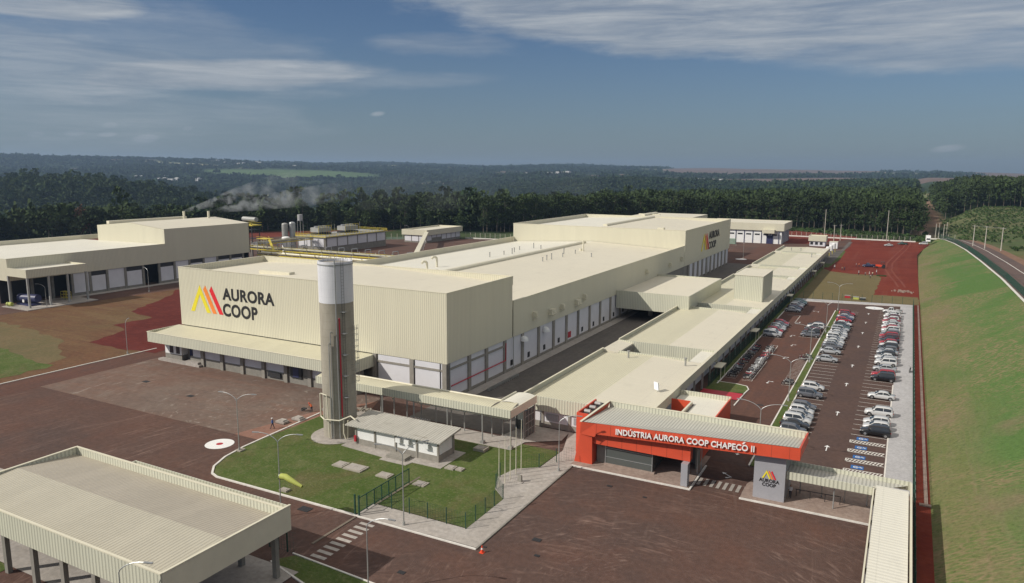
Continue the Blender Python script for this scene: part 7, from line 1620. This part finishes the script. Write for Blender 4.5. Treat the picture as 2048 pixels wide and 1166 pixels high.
inview = lambda X, Y: (PHI(X, Y) > -9) & (PHI(X, Y) < 66)
nof = lambda X, Y: fields(X, Y) == 0
P = scatter(-330, 10, 380, 1050, 6.2, lambda X, Y: (dE(X, Y) > 12) & inview(X, Y) & (dE(X, Y) < 430) & nof(X, Y))
mass('plantation_wood', 'deep dark plantation wood behind the factory, seen as one canopy', P, tall, ['leaf_dark', 'leaf_mid', 'leaf_dark'], .82, 1.1)
P = scatter(-1500, -245, 40, 900, 9.0, lambda X, Y: ((dE(X, Y) > 14) & (dE(X, Y) < 380) | (((X+1120)/330)**2+((Y-640)/300)**2 < 1)) & inview(X, Y) & nof(X, Y))
mass('left_wood', 'dark mixed wood filling the ground behind the left building', P, mixt, ['leaf_dark', 'leaf_far', 'leaf_dark', 'leaf_mid'], .9, 1.45)
P = scatter(-2500, 0, 60, 2500, 13.5, lambda X, Y: (np.hypot(X, Y) < 2500) & inview(X, Y) & nof(X, Y) & np.where(X < -245, dE(X, Y) > 370, dE(X, Y) > 420))
mass('valley_wood', 'wooded valley between the factory and the hills', P, small, ['leaf_dark', 'leaf_far', 'leaf_far'], .8, 1.3, zs=(.8, 1.3))
P = scatter(-6600, 700, 60, 7200, 34, lambda X, Y: (np.hypot(X, Y) > 2500) & (np.hypot(X, Y) < 7300) & (PHI(X, Y) > -9) & (PHI(X, Y) < 66) & nof(X, Y) & (vnoise(X, Y, 120, 77) > .25))
mass('hill_wood', 'blue-green woods on the distant hills', P, tiny, ['leaf_far', 'leaf_far'], .8, 1.3, zs=(.7, 1.3))
P = scatter(26, 330, 741, 1100, 6.4, lambda X, Y: PHI(X, Y) > -16)
mass('right_wood', 'dark wood on the rise at the far right', P, tall, ['leaf_dark', 'leaf_mid', 'leaf_dark'], .85, 1.05)
P = scatter(-300, 8, 1650, 1990, 9, lambda X, Y: (Y > 1660+.1*X)); mass('far_row_wood', 'far plantation rows beyond the light green clearing', P, [tree_mesh_data('tall', 22, 5, 30, 2.6, 800+i) for i in range(3)], ['leaf_mid', 'leaf_far'], .9, 1.1)
bush = [tree_mesh_data('round', 2.6, 1.7, 16, .62, 900+i) for i in range(4)]
P = scatter(14, 190, 486, 740, 3.3, lambda X, Y: (PHI(X, Y) > -16) & (vnoise(X, Y, 14, 5) > .25) & ~((X < 19+0.022*(Y-500)) & (Y > 505))); mass('plantation_scrub', 'young green scrub covering the slope at the right', P, bush, ['leaf_light', 'leaf_mid', 'leaf_light'], .25, .62)
P = scatter(-120, 12, 492, 556, 2.0, lambda X, Y: (dE(X, Y) < 3) & (Y > np.interp(X, [-120, -62, -30, 12], [546, 532, 507, 492]))); mass('verge_scrub', 'green scrub between the back fence and the plantation', P, bush, ['leaf_light', 'leaf_mid'], .4, 1.0)
P = scatter(44, 140, 330, 486, 3.6, lambda X, Y: (X > 46+.0*Y) & (vnoise(X, Y, 18, 8) > .45)); mass('roadside_scrub', 'scattered green scrub beyond the upper road', P, bush, ['leaf_light', 'leaf_mid'], .4, .9)
# distant pale sheds of the town
k = 0
for (x, y, n_, sp_) in ((-1750, 1290, 12, 34), (-3300, 3050, 14, 70), (-2300, 1750, 8, 45), (-1480, 2950, 6, 60), (-640, 2700, 3, 40)):
    for i in range(n_):
        xx, yy = x+random.uniform(-1, 1)*sp_*n_*.42, y+random.uniform(-1, 1)*sp_*n_*.22; z = float(ground(xx, yy)); w, l = random.uniform(8, 16), random.uniform(12, 30); hh = random.uniform(5, 9)
        t = thing('distant_shed', 'tiny pale shed among the trees of the far valley', 'shed', (xx, yy, z), 'pale sheds in the far valley', random.uniform(-.5, .5))
        me = MB(); me.box(-l/2, l/2, -w/2, w/2, 0, hh+6); o = me.build('wall', 'distant_white', None); o.parent = t
        me = MB(); me.extr([(-w/2-.4, hh+6), (w/2+.4, hh+6), (0, hh+8.5)], 'X', -l/2-.4, l/2+.4); o = me.build('roof', 'distant_white', None); o.parent = t
# ------------------------------------------------------------------ smoke and haze
def smoke(name, label, pts, dens, nscale=.09, thr=(.42, .68), col=(.93, .965, 1.0)):
    vs = []; n = 14
    for (x, y, z, r_) in pts: vs += [(x+r_*.66*math.cos(a_)*-.6, y+r_*math.cos(a_)*.9, z+r_*.62*math.sin(a_)) for a_ in np.linspace(0, 2*math.pi, n, endpoint=False)]
    mb = MB(); m_ = len(pts); mb.add(vs, [(j*n+i, j*n+(i+1) % n, (j+1)*n+(i+1) % n, (j+1)*n+i) for j in range(m_-1) for i in range(n)]+[tuple(range(n)), tuple(range((m_-1)*n, m_*n))[::-1]])
    m = bpy.data.materials.new(name); m.use_nodes = True; nt = m.node_tree; nodes(nt); MATS[name] = m
    o_ = N(nt, 'ShaderNodeOutputMaterial'); v = N(nt, 'ShaderNodeVolumePrincipled'); v.inputs['Color'].default_value = (*col, 1); v.inputs['Anisotropy'].default_value = .2
    nz = noise(nt, posn(nt), nscale, 5, .62, .8); mr = N(nt, 'ShaderNodeMapRange', interpolation_type='SMOOTHSTEP'); nt.links.new(nz, mr.inputs[0]); mr.inputs[1].default_value, mr.inputs[2].default_value = thr; v.inputs['Emission Strength'].default_value = 0.0; mr.inputs[4].default_value = dens
    # thinner with distance from the stack
    g = N(nt, 'ShaderNodeSeparateXYZ'); nt.links.new(posn(nt), g.inputs[0]); fa = N(nt, 'ShaderNodeMapRange'); nt.links.new(g.outputs[0], fa.inputs[0]); fa.inputs[1].default_value = pts[0][0]; fa.inputs[2].default_value = pts[-1][0]; fa.inputs[3].default_value = 1.0; fa.inputs[4].default_value = .12
    nt.links.new(mth(nt, 'MULTIPLY', mr.outputs[0], mth(nt, 'POWER', fa.outputs[0], 1.5)), v.inputs['Density']); nt.links.new(v.outputs[0], o_.inputs['Volume'])
    o = mb.build(name, name); tag(o, label, 'smoke', kind='stuff'); return o
smoke('smoke_plume', 'white smoke drifting right from the left chimney', [(-254.5, 197, 23.2, .8), (-250, 204, 25.5, 2.6), (-245, 214, 29, 5), (-239, 226, 33, 6.0), (-233, 238, 36, 6.5)], .22, .20, (.44, .62))
smoke('smoke_plume', 'thicker white smoke drifting right from the right chimney', [(-247.5, 203, 23.2, .8), (-243, 209, 24.2, 2.6), (-238, 217, 25.6, 4.6), (-231, 228, 27.5, 6.2), (-224, 240, 29, 7.0), (-216, 254, 31, 7.0)], .22, .18, (.44, .62))
smoke('smoke_veil', 'thin blue smoke hanging over the valley wood', [(-300, 300, 26, 12), (-275, 360, 26, 18), (-250, 440, 26, 22), (-225, 520, 24, 26), (-205, 620, 20, 26)], .006, .025, (.4, .7), (.9, .95, 1.0))
mb = MB(); mb.box(-9600, 3600, -420, 9650, -75, 175); m = bpy.data.materials.new('haze'); m.use_nodes = True; nt = m.node_tree; nodes(nt); MATS['haze'] = m
o_ = N(nt, 'ShaderNodeOutputMaterial'); v = N(nt, 'ShaderNodeVolumePrincipled'); v.inputs['Color'].default_value = (.50, .70, 1.0, 1); v.inputs['Density'].default_value = 9.5e-5; v.inputs['Anisotropy'].default_value = .3; nt.links.new(v.outputs[0], o_.inputs['Volume'])
o = mb.build('haze', 'haze'); o['kind'] = 'stuff'
